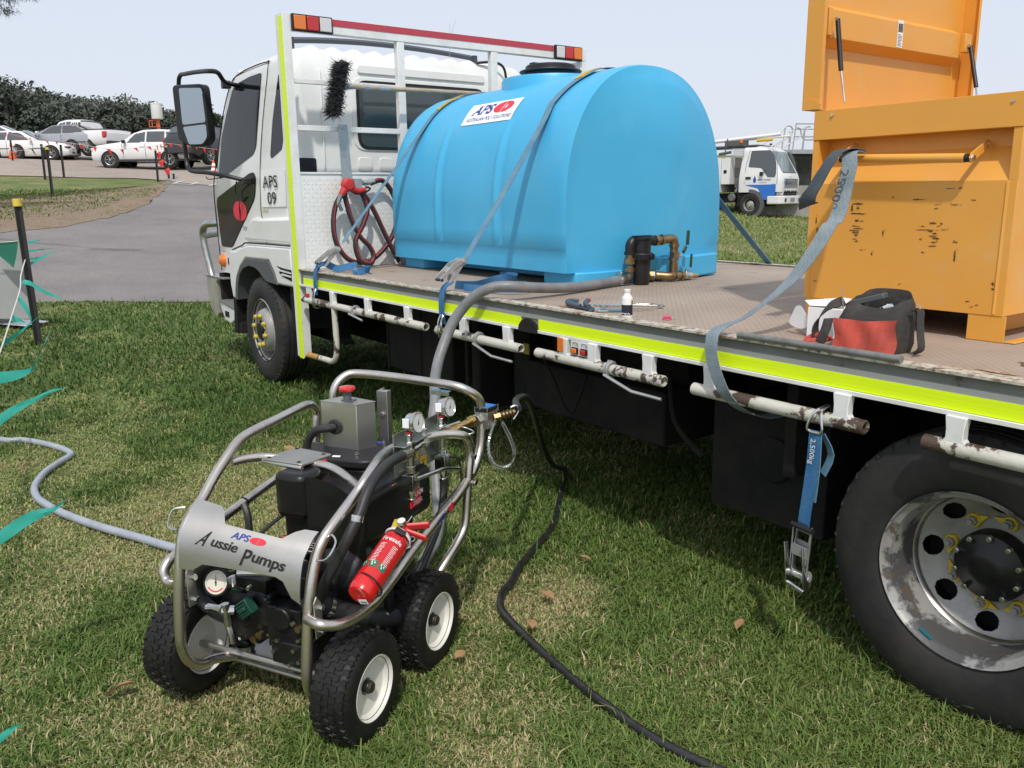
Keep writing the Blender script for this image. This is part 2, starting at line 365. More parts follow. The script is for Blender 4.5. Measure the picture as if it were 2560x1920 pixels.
DIRT = ground_mat('bare sandy verge', [(0.32, (0.17, 0.125, 0.085)), (0.5, (0.23, 0.175, 0.125)), (0.68, (0.15, 0.13, 0.065))], 1.4, 0.7, 30)
draped('verge', ragged([(-13.00, -8.24), (-14.68, -0.63), (-15.05, 0.27), (-15.67, 1.08), (-17.67, 2.43), (-20.25, 3.63), (-24.03, 5.01), (-27.86, 6.27), (-28.00, 6.05), (-24.31, 4.74), (-20.79, 3.05), (-18.57, 1.57), (-17.55, 0.36), (-17.42, -0.71), (-17.29, -8.42)], 0.16, 0.3, 5), 0.02, DIRT)
GRAVEL = ground_mat('pale car park gravel', [(0.32, (0.27, 0.23, 0.20)), (0.55, (0.34, 0.29, 0.25)), (0.72, (0.30, 0.265, 0.235))], 0.25, 0.3, 40)
draped('car_park', ragged([(-31.28, -11.38), (-31.13, 1.29), (-30.37, 3.37), (-29.77, 5.56), (-28.74, 6.44), (-27.43, 6.71), (-26.14, 7.54), (-22.61, 10.99), (-21, 19), (-50, 32), (-50.54, 9.69), (-50.00, -12.00)], 0.1, 0.6, 7), 0.028, GRAVEL)
PAINTL = mat('white line paint', (0.62, 0.62, 0.60), 0.7, c2=(0.40, 0.40, 0.39), ns=5)
lm = MB()
for a, b_ in [((-27.19, 6.27), (-28.45, 6.95)), ((-28.45, 6.95), (-28.15, 7.52)), ((-28.15, 7.52), (-26.68, 6.74)), ((-26.68, 6.74), (-27.19, 6.27)), ((-26.15, 7.24), (-27.43, 7.97)), ((-27.43, 7.97), (-27.00, 8.51)), ((-25.01, 8.04), (-26.42, 8.93))]:
    a = Vector(a); b_ = Vector(b_); d = (b_ - a).normalized(); n = Vector((-d.y, d.x)) * 0.055
    q = [a + n, a - n, b_ - n, b_ + n]; lm.add([(p.x, p.y, G(p.x, p.y) + 0.036) for p in q], [(0, 1, 2, 3)])
o = lm.build('road_markings', PAINTL); struct(o)
# ------------------------------------------------------------------ grass: real blades, dense near the camera
def grass_mat():
    m = bpy.data.materials.new('grass blades'); m.use_nodes = True; nt = m.node_tree; N = nt.nodes; L = nt.links; b = N['Principled BSDF']
    b.inputs['Roughness'].default_value = 0.55; b.inputs['Specular IOR Level'].default_value = 0.3
    at = N.new('ShaderNodeAttribute'); at.attribute_name = 'tint'; cr = N.new('ShaderNodeValToRGB'); L.new(at.outputs['Fac'], cr.inputs[0])
    e = cr.color_ramp.elements; e[0].position = 0.0; e[0].color = (0.040, 0.085, 0.020, 1); e[1].position = 1.0; e[1].color = (0.56, 0.46, 0.27, 1)
    for p, c in [(0.30, (0.085, 0.155, 0.032)), (0.55, (0.175, 0.25, 0.060)), (0.74, (0.31, 0.33, 0.12)), (0.86, (0.44, 0.38, 0.20))]: x = e.new(p); x.color = rgb(c)
    L.new(cr.outputs[0], b.inputs['Base Color'])
    t = N.new('ShaderNodeBsdfTranslucent'); L.new(cr.outputs[0], t.inputs[0]); mx = N.new('ShaderNodeMixShader'); mx.inputs[0].default_value = 0.3
    L.new(b.outputs[0], mx.inputs[1]); L.new(t.outputs[0], mx.inputs[2]); L.new(mx.outputs[0], N['Material Output'].inputs[0]); return m
def vnoise(x, y, s, seed):
    r = np.random.default_rng(seed); T = r.random((256, 256)); x = np.asarray(x) * s + 300.3; y = np.asarray(y) * s + 300.7
    xi = np.floor(x).astype(int); yi = np.floor(y).astype(int); fx = x - xi; fy = y - yi; fx = fx * fx * (3 - 2 * fx); fy = fy * fy * (3 - 2 * fy)
    g_ = lambda a, b: T[a % 256, b % 256]
    return (g_(xi, yi) * (1 - fx) + g_(xi + 1, yi) * fx) * (1 - fy) + (g_(xi, yi + 1) * (1 - fx) + g_(xi + 1, yi + 1) * fx) * fy
def blades(name, n, dmin, dmax, a0, a1, hscale, wscale, clip=None, seed=1):
    r = np.random.default_rng(seed)
    d = dmin * (dmax / dmin) ** r.random(n); a = a0 + (a1 - a0) * r.random(n)
    x = 5.18 - np.sin(a) * d; y = -2.05 + np.cos(a) * d
    if clip is not None: k = clip(x, y); x, y, d = x[k], y[k], d[k]
    n = len(x)
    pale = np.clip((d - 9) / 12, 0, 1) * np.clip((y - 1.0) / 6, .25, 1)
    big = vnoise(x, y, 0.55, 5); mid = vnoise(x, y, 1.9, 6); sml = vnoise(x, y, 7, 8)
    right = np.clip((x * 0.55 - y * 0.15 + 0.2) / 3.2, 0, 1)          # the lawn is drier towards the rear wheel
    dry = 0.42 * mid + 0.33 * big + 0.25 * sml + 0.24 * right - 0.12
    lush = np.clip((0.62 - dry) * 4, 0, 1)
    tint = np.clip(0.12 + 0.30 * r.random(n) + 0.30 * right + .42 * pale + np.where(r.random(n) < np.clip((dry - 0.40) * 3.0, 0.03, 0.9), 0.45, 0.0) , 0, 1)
    h = (0.011 + 0.022 * r.random(n) ** 1.6) * hscale * (0.55 + 0.7 * lush) * (1 + d * 0.05); h *= np.where(r.random(n) < 0.03, 2.0, 1)
    w = (0.0010 + 0.0011 * r.random(n)) * wscale * (1 + d * 0.20)
    az = r.random(n) * 2 * np.pi; lean = 0.25 + 0.9 * r.random(n); dx = np.cos(az) * lean * h; dy = np.sin(az) * lean * h
    wz = az + np.pi / 2 + 0.6 * (r.random(n) - .5); wx = np.cos(wz) * w; wy = np.sin(wz) * w; z = gz(x, y) - 0.002
    V = np.empty((n, 5, 3)); V[:, 0] = np.stack([x - wx, y - wy, z], 1); V[:, 1] = np.stack([x + wx, y + wy, z], 1)
    mx_, my_ = x + dx * .42, y + dy * .42
    V[:, 2] = np.stack([mx_ + wx * .8, my_ + wy * .8, z + h * .62], 1); V[:, 3] = np.stack([mx_ - wx * .8, my_ - wy * .8, z + h * .62], 1)
    V[:, 4] = np.stack([x + dx * 1.1, y + dy * 1.1, z + h * (0.95 - 0.35 * (lean - .25))], 1)
    base = (np.arange(n) * 5)[:, None]
    F = np.concatenate([base + [0, 1, 2], base + [0, 2, 3], base + [3, 2, 4]], 0)
    o = fast_mesh(name, V.reshape(-1, 3), F, GRASS, 'stuff')
    at = o.data.attributes.new('tint', 'FLOAT', 'POINT'); tt = np.repeat(tint, 5).reshape(n, 5) * np.array([0.75, 0.75, 1, 1, 1.06]); at.data.foreach_set('value', np.clip(tt, 0, 1).astype(np.float32).ravel())
    return o
GRASS = grass_mat()
inroad = inpoly(ROADP); inverge = inpoly([(-16.8, -8), (-16.6, -.6), (-17.6, 1.2), (-19.6, 2.6), (-22, 3.5), (-22, 4.4), (-15.2, .8), (-14.5, -8)])
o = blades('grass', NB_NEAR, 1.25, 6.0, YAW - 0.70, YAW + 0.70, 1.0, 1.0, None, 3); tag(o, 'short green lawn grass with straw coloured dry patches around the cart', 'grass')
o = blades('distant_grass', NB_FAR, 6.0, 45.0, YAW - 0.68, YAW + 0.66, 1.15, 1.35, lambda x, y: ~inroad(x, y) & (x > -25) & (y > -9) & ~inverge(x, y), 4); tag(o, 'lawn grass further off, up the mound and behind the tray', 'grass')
# dead leaves
LEAFM = mat('dry brown leaf', (0.42, 0.25, 0.12), 0.8, c2=(0.30, 0.17, 0.08), ns=40, transl=0.15)
def leaf_mesh():
    b = MB(); n = 7; rows = []
    for i in range(n):
        t = i / (n - 1); w = 0.34 * math.sin(math.pi * (t * .92 + .04)); z = 0.12 * math.sin(t * 3.1)
        rows.append([(t - .5, -w, z + 0.10), (t - .5, 0, z), (t - .5, w, z + 0.08)])
    b.grid(rows); return b
leaves = [((0.96, -.5), 'curled tan leaf on the lawn left of the pump cart', .07), ((1.95, -.18), 'brown leaf on the grass just left of the black hose', .05), ((2.28, -.40), 'small brown leaf between the pump cart and the black hose', .045),
          ((3.05, -.74), 'torn pale leaf beside the bend of the black hose', .05), ((2.95, -.12), 'brown leaf in the grass right of the black hose near the truck shadow', .045), ((3.22, -.58), 'crumpled leaf touching the black hose halfway down', .05),
          ((-.6, -.9), 'pale leaf on the lawn left of the front wheel', .06), ((-2.2, -.6), 'dry leaf on the lawn far left of the truck bumper', .07), ((3.62, -.05), 'tan leaf on the grass below the hanging ratchet', .05),
          ((-1.2, .1), 'light leaf on the grass beside the front tyre', .06), ((3.10, -.42), 'broad brown leaf lying under the black hose bend', .055), ((2.83, -1.72), 'curled leaf under the left front cart tyre', .08), ((3.24, -.86), 'leaf standing at the foot of the rear cart tyre', .045)]
for (x, y), lb, sz in leaves:
    b = leaf_mesh(); o = b.build('leaf', LEAFM, loc=(x, y, G(x, y) + 0.028 + .01), rot=(R_.uniform(-.4, .4), R_.uniform(-.4, .4), R_.uniform(0, 6))); o.scale = (sz, sz, sz); tag(o, lb, 'leaf', 'fallen leaves on the lawn')
# ------------------------------------------------------------------ the tray truck: x runs to its rear, y away from the camera
TR = root('flatbed_truck', (1.6, 1.2, 0.02), 'white flatbed truck parked on the lawn with a yellow striped tray and steel headboard', 'truck')
def deck_mat():
    m = mat('worn brown tray deck', (0.31, 0.235, 0.180), 0.68, c2=(0.40, 0.325, 0.26), ns=1.7, nlo=0.35, nhi=0.7, c3=(0.13, 0.10, 0.08), ns3=6, l3=0.60, h3=0.76)
    nt = m.node_tree; N = nt.nodes; L = nt.links; b = N['Principled BSDF']
    tc = N.new('ShaderNodeTexCoord'); mp = N.new('ShaderNodeMapping'); mp.inputs['Rotation'].default_value = (0, 0, rad(45)); L.new(tc.outputs['Object'], mp.inputs[0])
    br = N.new('ShaderNodeTexBrick'); br.inputs['Scale'].default_value = 26; br.inputs['Mortar Size'].default_value = 0.055; br.inputs['Brick Width'].default_value = 0.5; br.inputs['Row Height'].default_value = 0.5; br.offset = 0.5
    L.new(mp.outputs[0], br.inputs[0]); br.inputs['Color1'].default_value = (1, 1, 1, 1); br.inputs['Color2'].default_value = (1, 1, 1, 1); br.inputs['Mortar'].default_value = (0, 0, 0, 1)
    old = b.inputs['Base Color'].links[0].from_socket
    mx = N.new('ShaderNodeMix'); mx.data_type = 'RGBA'; mx.blend_type = 'MULTIPLY'; mx.inputs[0].default_value = 1
    s = N.new('ShaderNodeMapRange'); s.inputs[3].default_value = 0.84; L.new(br.outputs[0], s.inputs[0]); L.new(old, mx.inputs[6]); L.new(s.outputs[0], mx.inputs[7]); L.new(mx.outputs[2], b.inputs['Base Color'])
    bp = N.new('ShaderNodeBump'); bp.inputs['Strength'].default_value = 0.5; bp.inputs['Distance'].default_value = 0.003; L.new(br.outputs[0], bp.inputs['Height']); L.new(bp.outputs[0], b.inputs['Normal']); return m
b = MB(); b.box(0.0, 6.6, 0.045, 2.355, 0.915, 0.931); b.build('deck', deck_mat(), TR)
# stain and chipped patch on the deck
STAIN = mat('damp brown stain', (0.10, 0.062, 0.035), 0.4, c2=(0.14, 0.09, 0.05), ns=8)
def blob(cx, cy, rx, ry, z, seed, n=40):
    r = random.Random(seed); ph = [r.uniform(0, 6.28) for _ in range(5)]
    return [(cx + rx * math.cos(a) * (1 + .18 * math.sin(3 * a + ph[0]) + .1 * math.sin(7 * a + ph[1]) + .05 * math.sin(13 * a + ph[2])), cy + ry * math.sin(a) * (1 + .2 * math.sin(4 * a + ph[3]) + .1 * math.sin(9 * a + ph[4])), z) for a in [2 * math.pi * i / n for i in range(n)]]
b = MB(); P = blob(4.32, 0.30, 0.13, 0.055, 0.9335, 3); b.add(P, [tuple(range(len(P)))]); b.build('deck_stain', STAIN, TR)
CHIP = mat('chipped ply', (0.44, 0.30, 0.19), 0.8, c2=(0.26, 0.16, 0.09), ns=60, nlo=.48, nhi=.52)
b = MB()
for cx, cy, rx, ry, sd in [(4.13, 0.085, .09, .016, 1), (4.0, 0.085, .05, .012, 2), (2.53, .13, .05, .02, 4), (2.45, .10, .03, .014, 5), (4.23, .12, .05, .012, 6)]:
    P = blob(cx, cy, rx, ry, 0.9332, sd); b.add(P, [tuple(range(len(P)))])
b.build('deck_chips', CHIP, TR)
# edge beams
def edge(y, s):
    e = root
    b = MB(); Y = lambda d: y + s * d
    prof = [(0.0, .834), (0.0, .843), (.010, .845), (.010, .905), (.016, .912), (.016, .931), (-.002, .933), (-.002, .939), (.048, .939), (.048, .834)]
    b.m = 0; b.prism_yz([(Y(p), z) for p, z in prof], 0.0, 6.6)
    return b
b = edge(0, 1); b.build('side_rail', GREYGREEN, TR, bevel=.0015)
b = edge(2.4, -1); b.build('side_rail', GREYGREEN, TR)
b = MB(); b.prism_yz([(-.0035, .9345), (-.0035, .9415), (.050, .9415), (.050, .9385), (-.0015, .9385)], 0.0, 6.6); b.build('worn_edge', EDGEW, TR)
b = MB(); b.prism_yz([(2.4035, .9345), (2.4035, .9415), (2.350, .9415), (2.350, .9385), (2.4015, .9385)], 0.0, 6.6); b.build('worn_edge', EDGEW, TR)
b = MB(); b.box(0.0, 6.6, -.004, .012, .8325, .8445); b.build('bottom_lip', FRAMEW, TR, bevel=.001)
GREYT = mat('grey tape band', (0.30, 0.31, 0.30), 0.5)
b = MB(); b.box(0.06, 6.6, .0065, .0100, .887, .9035); b.build('grey_tape', GREYT, TR)
def tape(x0, x1):
    b = MB(); b.box(x0, x1, .0045, .0095, .846, .8875); return b
b = tape(0.055, 2.385); b.build('yellow_tape', TAPE, TR); b = tape(2.505, 6.6); b.build('yellow_tape', TAPE, TR)
# burnt cable cut-out through the tape
b = MB(); P = [(2.378, .829), (2.383, .852), (2.40, .872), (2.425, .884), (2.452, .882), (2.478, .872), (2.50, .858), (2.512, .838), (2.512, .829)]
b.prism_xz(P, -.006, .012); b.build('cable_notch', CHASSIS, TR)
# rope rails and their brackets
def roperail(x0, x1, brs):
    b = MB(); b.lathe([(0, 0), (.017, 0), (.0205, .003), (.0205, x1 - x0 - .003), (.017, x1 - x0), (.0155, x1 - x0), (.0155, x1 - x0 - .06), (0, x1 - x0 - .06)], (x0, .0, .752), (1, 0, 0), 16); t = b.build('rope_rail', RAILW, TR)
    for x in brs:
        b = MB(); b.prism_xz([(x - .026, .834), (x + .026, .834), (x + .022, .80), (x + .022, .778), (x + .032, .764), (x - .032, .764), (x - .022, .778), (x - .022, .80)], -.012, .014); b.build('rail_bracket', FRAMEW, t, bevel=.002)
roperail(.05, 1.605, [.507, .97, 1.423]); roperail(1.71, 2.392, [1.95, 2.297]); roperail(2.503, 3.213, [2.68, 2.85, 3.14]); roperail(3.345, 3.96, [3.418, 3.888]); roperail(4.12, 4.9, [4.2, 4.8])
# grab loop beneath the first rail
b = MB(); b.tube([(.515, 0, .745), (.522, 0, .60), (.523, 0, .50), (.50, 0, .435), (.44, 0, .405), (.36, 0, .402), (.20, 0, .397)], .018, 12, 5); b.m = 1; b.tube([(.245, 0, .3985), (.07, 0, .392)], .0185, 12)
b.build('grab_loop', [RAILW, mat('orange scuffed paint', (.52, .27, .06), .6, c2=(.36, .20, .06), ns=30)], TR)
# coil of tie wire and binders on the rails
for x0, lb in ((2.06, 0), (2.93, 1)):
    b = MB(); b.tube([(x0 + .025 * math.cos(a), -.0 + .031 * math.sin(a), .752 + .031 * math.cos(a * 1.0) - .0) if 0 else (x0 + .004 * a, .029 * math.sin(a * 2), .752 + .029 * math.cos(a * 2)) for a in [i * .25 for i in range(26)]], .005, 6); b.tube([(x0 + .01, -.03, .735), (x0 + .16, -.035, .70), (x0 + .28, -.01, .69)], .006, 6); b.build('wire_tie', GALV, TR)
b = MB(); b.tube([(.80 + .004 * a, .027 * math.sin(a * 2), .752 + .027 * math.cos(a * 2)) for a in [i * .25 for i in range(22)]], .006, 6); b.tube([(.78, -.03, .735), (.95, -.03, .715)], .006, 6); b.build('wire_tie', GALV, TR)
# reflector, lamps on their plate, with the embossed letters
b = MB(); b.box(2.652, 2.686, -.0165, -.0121, .781, .836); b.build('amber_reflector', LENSO, TR, bevel=.002)
b = MB(); b.box(2.718, 2.838, -.004, .002, .776, .8325)
pl = b.build('lamp_plate', FRAMEW, TR, bevel=.003)
for x, mm in ((2.748, LENSO), (2.800, LENSR)):
    b = MB(); b.box(x - .019, x + .019, -.010, -.0045, .781, .808); f = b.build('lamp_rim', BLACK, pl, bevel=.003)
    b = MB(); b.box(x - .015, x + .015, -.017, -.0105, .785, .804); b.build('marker_lens', mm, f, bevel=.005, seg=3)
    b = MB(); b.text('PTB', .021, lambda u, v, t: (x - .017 + u, -.0049, .812 + v), sx=.95); b.build('embossed_letters', GREYGREEN, pl, smooth_a=0)
b = MB(); b.box(.105, .185, -.002, .004, .765, .832); q = b.build('lamp_plate', FRAMEW, TR); b = MB(); b.box(.115, .16, -.016, -.003, .772, .797); b.build('marker_lens', LENSR, q, bevel=.004)
# headboard
b = MB(); b.box(-.112, -.0, .0, .0035, .36, 2.472); b.box(-.0035, .0, .0035, .052, .37, 2.472); b.box(-.112, -.109, .0035, .045, .36, 2.472)
b.build('headboard_post', FRAMEW, TR, bevel=.001)
b = MB(); b.box(-.070, -.004, -.0032, -.0008, .355, 2.455); b.build('yellow_tape', TAPE, TR)
b = MB(); b.box(-.112, -.06, 2.345, 2.4, .834, 2.374); b.box(-.0585, .0, 2.345, 2.4, .834, 2.374); b.build('headboard_post', FRAMEW, TR, bevel=.002)
b = MB(); b.box(-.055, .0, .0545, 2.4, 2.3765, 2.466); b.build('headboard_beam', FRAMEW, TR, bevel=.003)
b = MB(); b.box(.0008, .003, .322, 2.083, 2.424, 2.464); b.build('red_tape', REDT, TR)
for y0, y1, order in ((.052, .318, (LENSO, LENSR, LENSC)), (2.084, 2.35, (LENSC, LENSR, LENSO))):
    b = MB(); b.box(.0005, .022, y0, y1, 2.370, 2.470); h = b.build('lamp_housing', BLACK, TR, bevel=.006, seg=3)
    w = (y1 - y0 - .016) / 3
    for i, mm in enumerate(order):
        b = MB(); b.box(.0225, .032, y0 + .008 + w * i + .004, y0 + .008 + w * (i + 1) - .004, 2.380, 2.461); b.build('lamp_lens', mm, h, bevel=.006, seg=3)
for y in (.777, 1.526):
    b = MB(); b.box(-.052, -.002, y, y + .051, 1.5425, 2.3755); b.build('headboard_upright', FRAMEW, TR, bevel=.003)
b = MB(); b.box(-.040, -.008, .0535, .776, 1.793, 1.826); b.build('headboard_rail', FRAMEW, TR, bevel=.002)
b = MB(); b.box(-.040, -.008, .0535, .776, 2.074, 2.103); b.build('headboard_rail', FRAMEW, TR, bevel=.002)
for y0, y1 in ((.829, 1.525), (1.578, 2.343)):
    b = MB(); b.box(-.040, -.008, y0, y1, 1.793, 1.826); b.build('headboard_rail', FRAMEW, TR)
b = MB(); b.box(-.020, -.004, .053, 2.344, .932, 1.540); pn = b.build('tread_plate', WHITE, TR, bevel=.001)
b = MB(); b.box(-.024, .003, .053, 2.344, 1.530, 1.5415); b.build('plate_cap', FRAMEW, pn)
b = MB()                                                             # raised five-bar lugs: alternate diagonal tears
k = 0
for i in range(84):
    for j in range(21):
        y = .075 + i * .027; z = .955 + j * .027
        if y > 2.32: continue
        s = 1 if (i + j) % 2 else -1; L_ = .0105
        c = Vector((-.004, y, z)); d = Vector((0, s * .7071, .7071)) * L_; n = Vector((0, -s * .7071, .7071)) * .0028
        b.add([c - d, c + n, c + d, c - n, c + Vector((.0042, 0, 0))], [(0, 1, 4), (1, 2, 4), (2, 3, 4), (3, 0, 4)])
stuff(b.build('plate_lugs', WHITE, pn, smooth_a=0))
b = MB(); b.prism_yz([(.322, 1.838), (.386, 1.838), (.404, 1.486), (.330, 1.486)], .004, .008); b.nut((.009, .352, 1.812), (1, 0, 0), .008, .006); b.build('hanger_strap', GALV, TR, bevel=.001)
b = MB(); b.box(.02, .10, .375, .425, 1.435, 1.50); b.box(.008, .10, .33, .425, 1.4955, 1.4985); b.build('nozzle_holder', GALV, TR, bevel=.002)
# ------------------------------------------------------------------ underbody, with several black boxes added to keep it dark
b = MB()
b.box(-2.0, 6.4, .78, .86, .52, .80); b.box(-2.0, 6.4, 1.54, 1.62, .52, .80)
for x in np.arange(.35, 6.4, .55): b.box(x, x + .06, .06, 2.34, .842, .912)
for x in (.2, 1.35, 2.6, 3.6, 5.2): b.box(x, x + .05, .861, 1.539, .58, .76)
b.build('chassis_frame', CHASSIS, TR)
b = MB(); b.box(.62, 1.35, .30, .76, .36, .78); b.box(.60, .63, .29, .77, .35, .79); b.box(1.0, 1.03, .29, .77, .35, .79); b.build('fuel_tank', CHASSIS, TR, bevel=.03)
b = MB(); b.box(1.62, 1.69, .25, .75, .30, .82); b.box(1.85, 1.98, .35, .75, .34, .80); b.box(2.05, 2.95, .28, .74, .40, .62); b.build('battery_carrier', CHASSIS, TR, bevel=.01)
b = MB(); b.box(1.90, 1.96, .27, .275, .66, .73); b.box(2.04, 2.085, .27, .2745, .65, .70); b.build('warning_tag', mat('dull yellow tag', (.35, .30, .04), .6), TR)
b = MB(); b.cyl((2.1, .5, .70), (2.95, .5, .70), .095, n=18); b.build('air_tank', CHASSIS, TR)
b = MB(); b.box(3.23, 3.70, .24, .77, .27, .66); b.lathe([(.0, .0), (.075, 0), (.08, .01), (.06, .014), (0, .014)], (3.50, .238, .50), (0, -1, 0), 20); b.build('tool_locker', CHASSIS, TR, bevel=.02)
b = MB(); b.tube([(1.66, .2, .80), (1.66, .2, .45), (1.70, .22, .33)], .012, 6); b.tube([(2.2, .24, .70), (2.35, .2, .60), (2.45, .22, .45), (2.52, .25, .62)], .008, 6, 4); b.tube([(3.0, .25, .72), (3.08, .2, .55), (3.2, .22, .44)], .010, 6, 4); b.build('underbody_cable', CHASSIS, TR)
b = MB(); b.box(3.62, 3.66, .12, .75, .50, .83); b.box(4.85, 4.89, .12, .75, .5, .83); b.build('mudguard_bracket', CHASSIS, TR)
b = MB(); b.box(-1.6, .5, .88, 1.5, .28, .80); b.box(-.5, 1.4, 1.9, 2.2, .2, .8); b.box(.5, 5.9, 1.68, 1.70, .12, .80); b.box(1.4, 4.6, 1.0, 1.4, .32, .6); b.build('added_underbody_blocks', CHASSIS, TR)  # plain black boxes added to block light and the lit grass beyond
b = MB(); b.lathe([(.475, -.27), (.482, -.27), (.482, .0), (.475, .0)], (4.23, .36, .39), (0, -1, 0), 30, a0=rad(-75), a1=rad(75)); b.build('mudguard', CHASSIS, TR)
b = MB(); b.cyl((4.23, .2, .39), (4.23, 2.2, .39), .07, n=12); b.cyl((-.895, .2, .42), (-.895, 2.0, .42), .055, n=12); b.lathe([(0, -.16), (.12, -.12), (.17, 0), (.12, .12), (0, .16)], (4.23, 1.2, .39), (1, 0, 0), 16); b.build('axle', CHASSIS, TR)
# ------------------------------------------------------------------ wheels
def tyre_mb(R, rr, w, y0):
    """outer face at y0 looking to -y; axis y"""
    b = MB(); p = [(rr - .012, .030), (rr + .004, .012), (rr + .02, .004), (rr + .055, -.004), (R - .055, -.001), (R - .022, .012), (R - .006, .022), (R, .038)]
    n4 = 4
    for i in range(n4):
        a = .038 + (w - .076) * (i + .45) / n4; g_ = (w - .076) / n4
        p += [(R, a - g_ * .05 + 0), (R - .010, a), (R - .010, a + .008), (R, a + .010)] if i < n4 - 0 else []
    p += [(R, w - .038), (R - .022, w - .012), (R - .055, w), (rr + .055, w + .003), (rr - .012, w - .03)]
    b.lathe(p, (0, y0, 0), (0, 1, 0), 72)
    for q in range(48):                                              # shoulder sipes
        a = 2 * math.pi * q / 48; c = Vector((math.sin(a), 0, math.cos(a))); t = Vector((math.cos(a), 0, -math.sin(a)))
        b.obox(c * (R - .0085) + Vector((0, y0 + .022, 0)), t * .0028, Vector((0, .012, 0)) + c * .006, c * .004)
    return b
def truck_wheel(name, x, z, kind, y0, dual=False, steer=0.0):
    w = bpy.data.objects.new('wheel', None); col.objects.link(w); w.parent = TR; w.location = (x - 1.6, y0 - 1.2, z - .02); w.rotation_euler = (0, 0, steer); w.empty_display_size = .1
    def B(b, nm, m, par=w, **k):
        o = b.build(nm, m, None, **k, loc=(0, 0, 0)); o.parent = par; return o
    R, rr = .390, .229
    ty = B(tyre_mb(R, rr, .225, 0), 'tyre', RUBBER)
    if dual: B(tyre_mb(R, rr, .225, .27), 'inner_tyre', RUBBER)
    if kind == 'front':
        b = MB(); b.lathe([(.2285, .004), (.232, .008), (.229, .020), (.212, .030), (.205, .085), (.196, .11), (.17, .055), (.150, .005), (.125, -.012), (.095, -.014), (.088, -.008), (.075, -.008), (.075, .06), (0, .06)], (0, 0, 0), (0, 1, 0), 56)
        rim = B(b, 'rim', RIMG)
        for q in range(8):
            b = MB(); a = 2 * math.pi * (q + .5) / 8; c = Vector((math.sin(a), 0, math.cos(a))); t = Vector((math.cos(a), 0, -math.sin(a)))
            rows = []
            n = 14; P = [c * (.172 + .020 * math.sin(u)) + t * (.030 * math.cos(u)) + Vector((0, .058 + .045 * math.sin(u) * .6 - .006, 0)) for u in [2 * math.pi * i / n for i in range(n)]]
            b.add(P, [tuple(range(n))]); B(b, 'hand_hole', CHASSIS)
        b = MB(); b.lathe([(0, -.030), (.055, -.027), (.066, -.018), (.070, .0), (.072, .03)], (0, 0, 0), (0, 1, 0), 24); B(b, 'hub_cap', BLACKM)
        for q in range(8):
            a = 2 * math.pi * (q + .3) / 8; c = Vector((math.sin(a) * .112, -.014, math.cos(a) * .112))
            b = MB(); b.nut(c, (0, -1, 0), .013, .026); n_ = B(b, 'wheel_nut', RIMG)
            b = MB(); b.nut(c + Vector((0, -.006, 0)), (0, -1, 0), .017, .016, 12)
            ph = Vector((math.cos(a), 0, -math.sin(a))) * (1 if q % 2 else -1); cc = c + Vector((0, -.008, 0)); up = Vector((math.sin(a), 0, math.cos(a)))
            b.add([cc + up * .013, cc - up * .013, cc + ph * .038 - up * .002, cc + up * .013 + Vector((0, -.004, 0)), cc - up * .013 + Vector((0, -.004, 0)), cc + ph * .038 - up * .002 + Vector((0, -.004, 0))], [(0, 1, 2), (3, 5, 4), (0, 3, 4, 1), (1, 4, 5, 2), (2, 5, 3, 0)])
            B(b, 'nut_indicator', YEL)
    else:
        b = MB(); b.lathe([(.2285, .006), (.2325, .002), (.2335, .008), (.2285, .016), (.214, .024), (.208, .05), (.205, .13)], (0, 0, 0), (0, 1, 0), 64); b.m = 0
        rim = B(b, 'rim_lip', RIMWORN)
        # disc with eight oval hand holes cut out as real openings
        b = MB(); rings = []
        prof = [(r, float(np.interp(r, [.05, .09, .128, .138, .148, .19, .197, .205], [.176, .180, .184, .182, .176, .150, .144, .130]))) for r in [.205, .200, .1965] + list(np.linspace(.1945, .137, 40)) + [.128, .110, .092, .070, .05]]
        n = 320
        for r, h in prof: rings.append([Vector((math.sin(2 * math.pi * j / n) * r, h, math.cos(2 * math.pi * j / n) * r)) for j in range(n)])
        vs = [p for R2 in rings for p in R2]; fs = []
        for i in range(len(prof) - 1):
            for j in range(n):
                rm = (prof[i][0] + prof[i + 1][0]) / 2; a = 2 * math.pi * (j + .5) / n; aa = (a + rad(22.5)) % (math.pi / 4) - math.pi / 8
                if ((rm - .166) / .0235) ** 2 + (aa * .166 / .031) ** 2 < 1: continue
                fs.append((i * n + j, i * n + (j + 1) % n, (i + 1) * n + (j + 1) % n, (i + 1) * n + j))
        b.add(vs, fs); disc = B(b, 'rim_disc', RIMG)
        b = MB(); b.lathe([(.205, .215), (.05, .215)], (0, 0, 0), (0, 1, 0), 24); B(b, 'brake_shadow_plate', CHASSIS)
        b = MB(); b.lathe([(.205, .126), (.200, .132), (.197, .142)], (0, 0, 0), (0, 1, 0), 64); B(b, 'rim_bead', ALLOY)
        b = MB(); b.lathe([(.096, .182), (.096, .140), (.090, .130), (.060, .120), (.045, .108), (.03, .104), (0, .103)], (0, 0, 0), (0, 1, 0), 32); hub = B(b, 'hub', BLACKM)
        for q in range(10):
            a = 2 * math.pi * q / 10; c = Vector((math.sin(a) * .084, .128, math.cos(a) * .084)); b = MB(); b.nut(c, (0, -1, 0), .0085, .012); b.cyl(c, c + Vector((0, -.018, 0)), .005, n=8); B(b, 'hub_bolt', CHROME, hub)
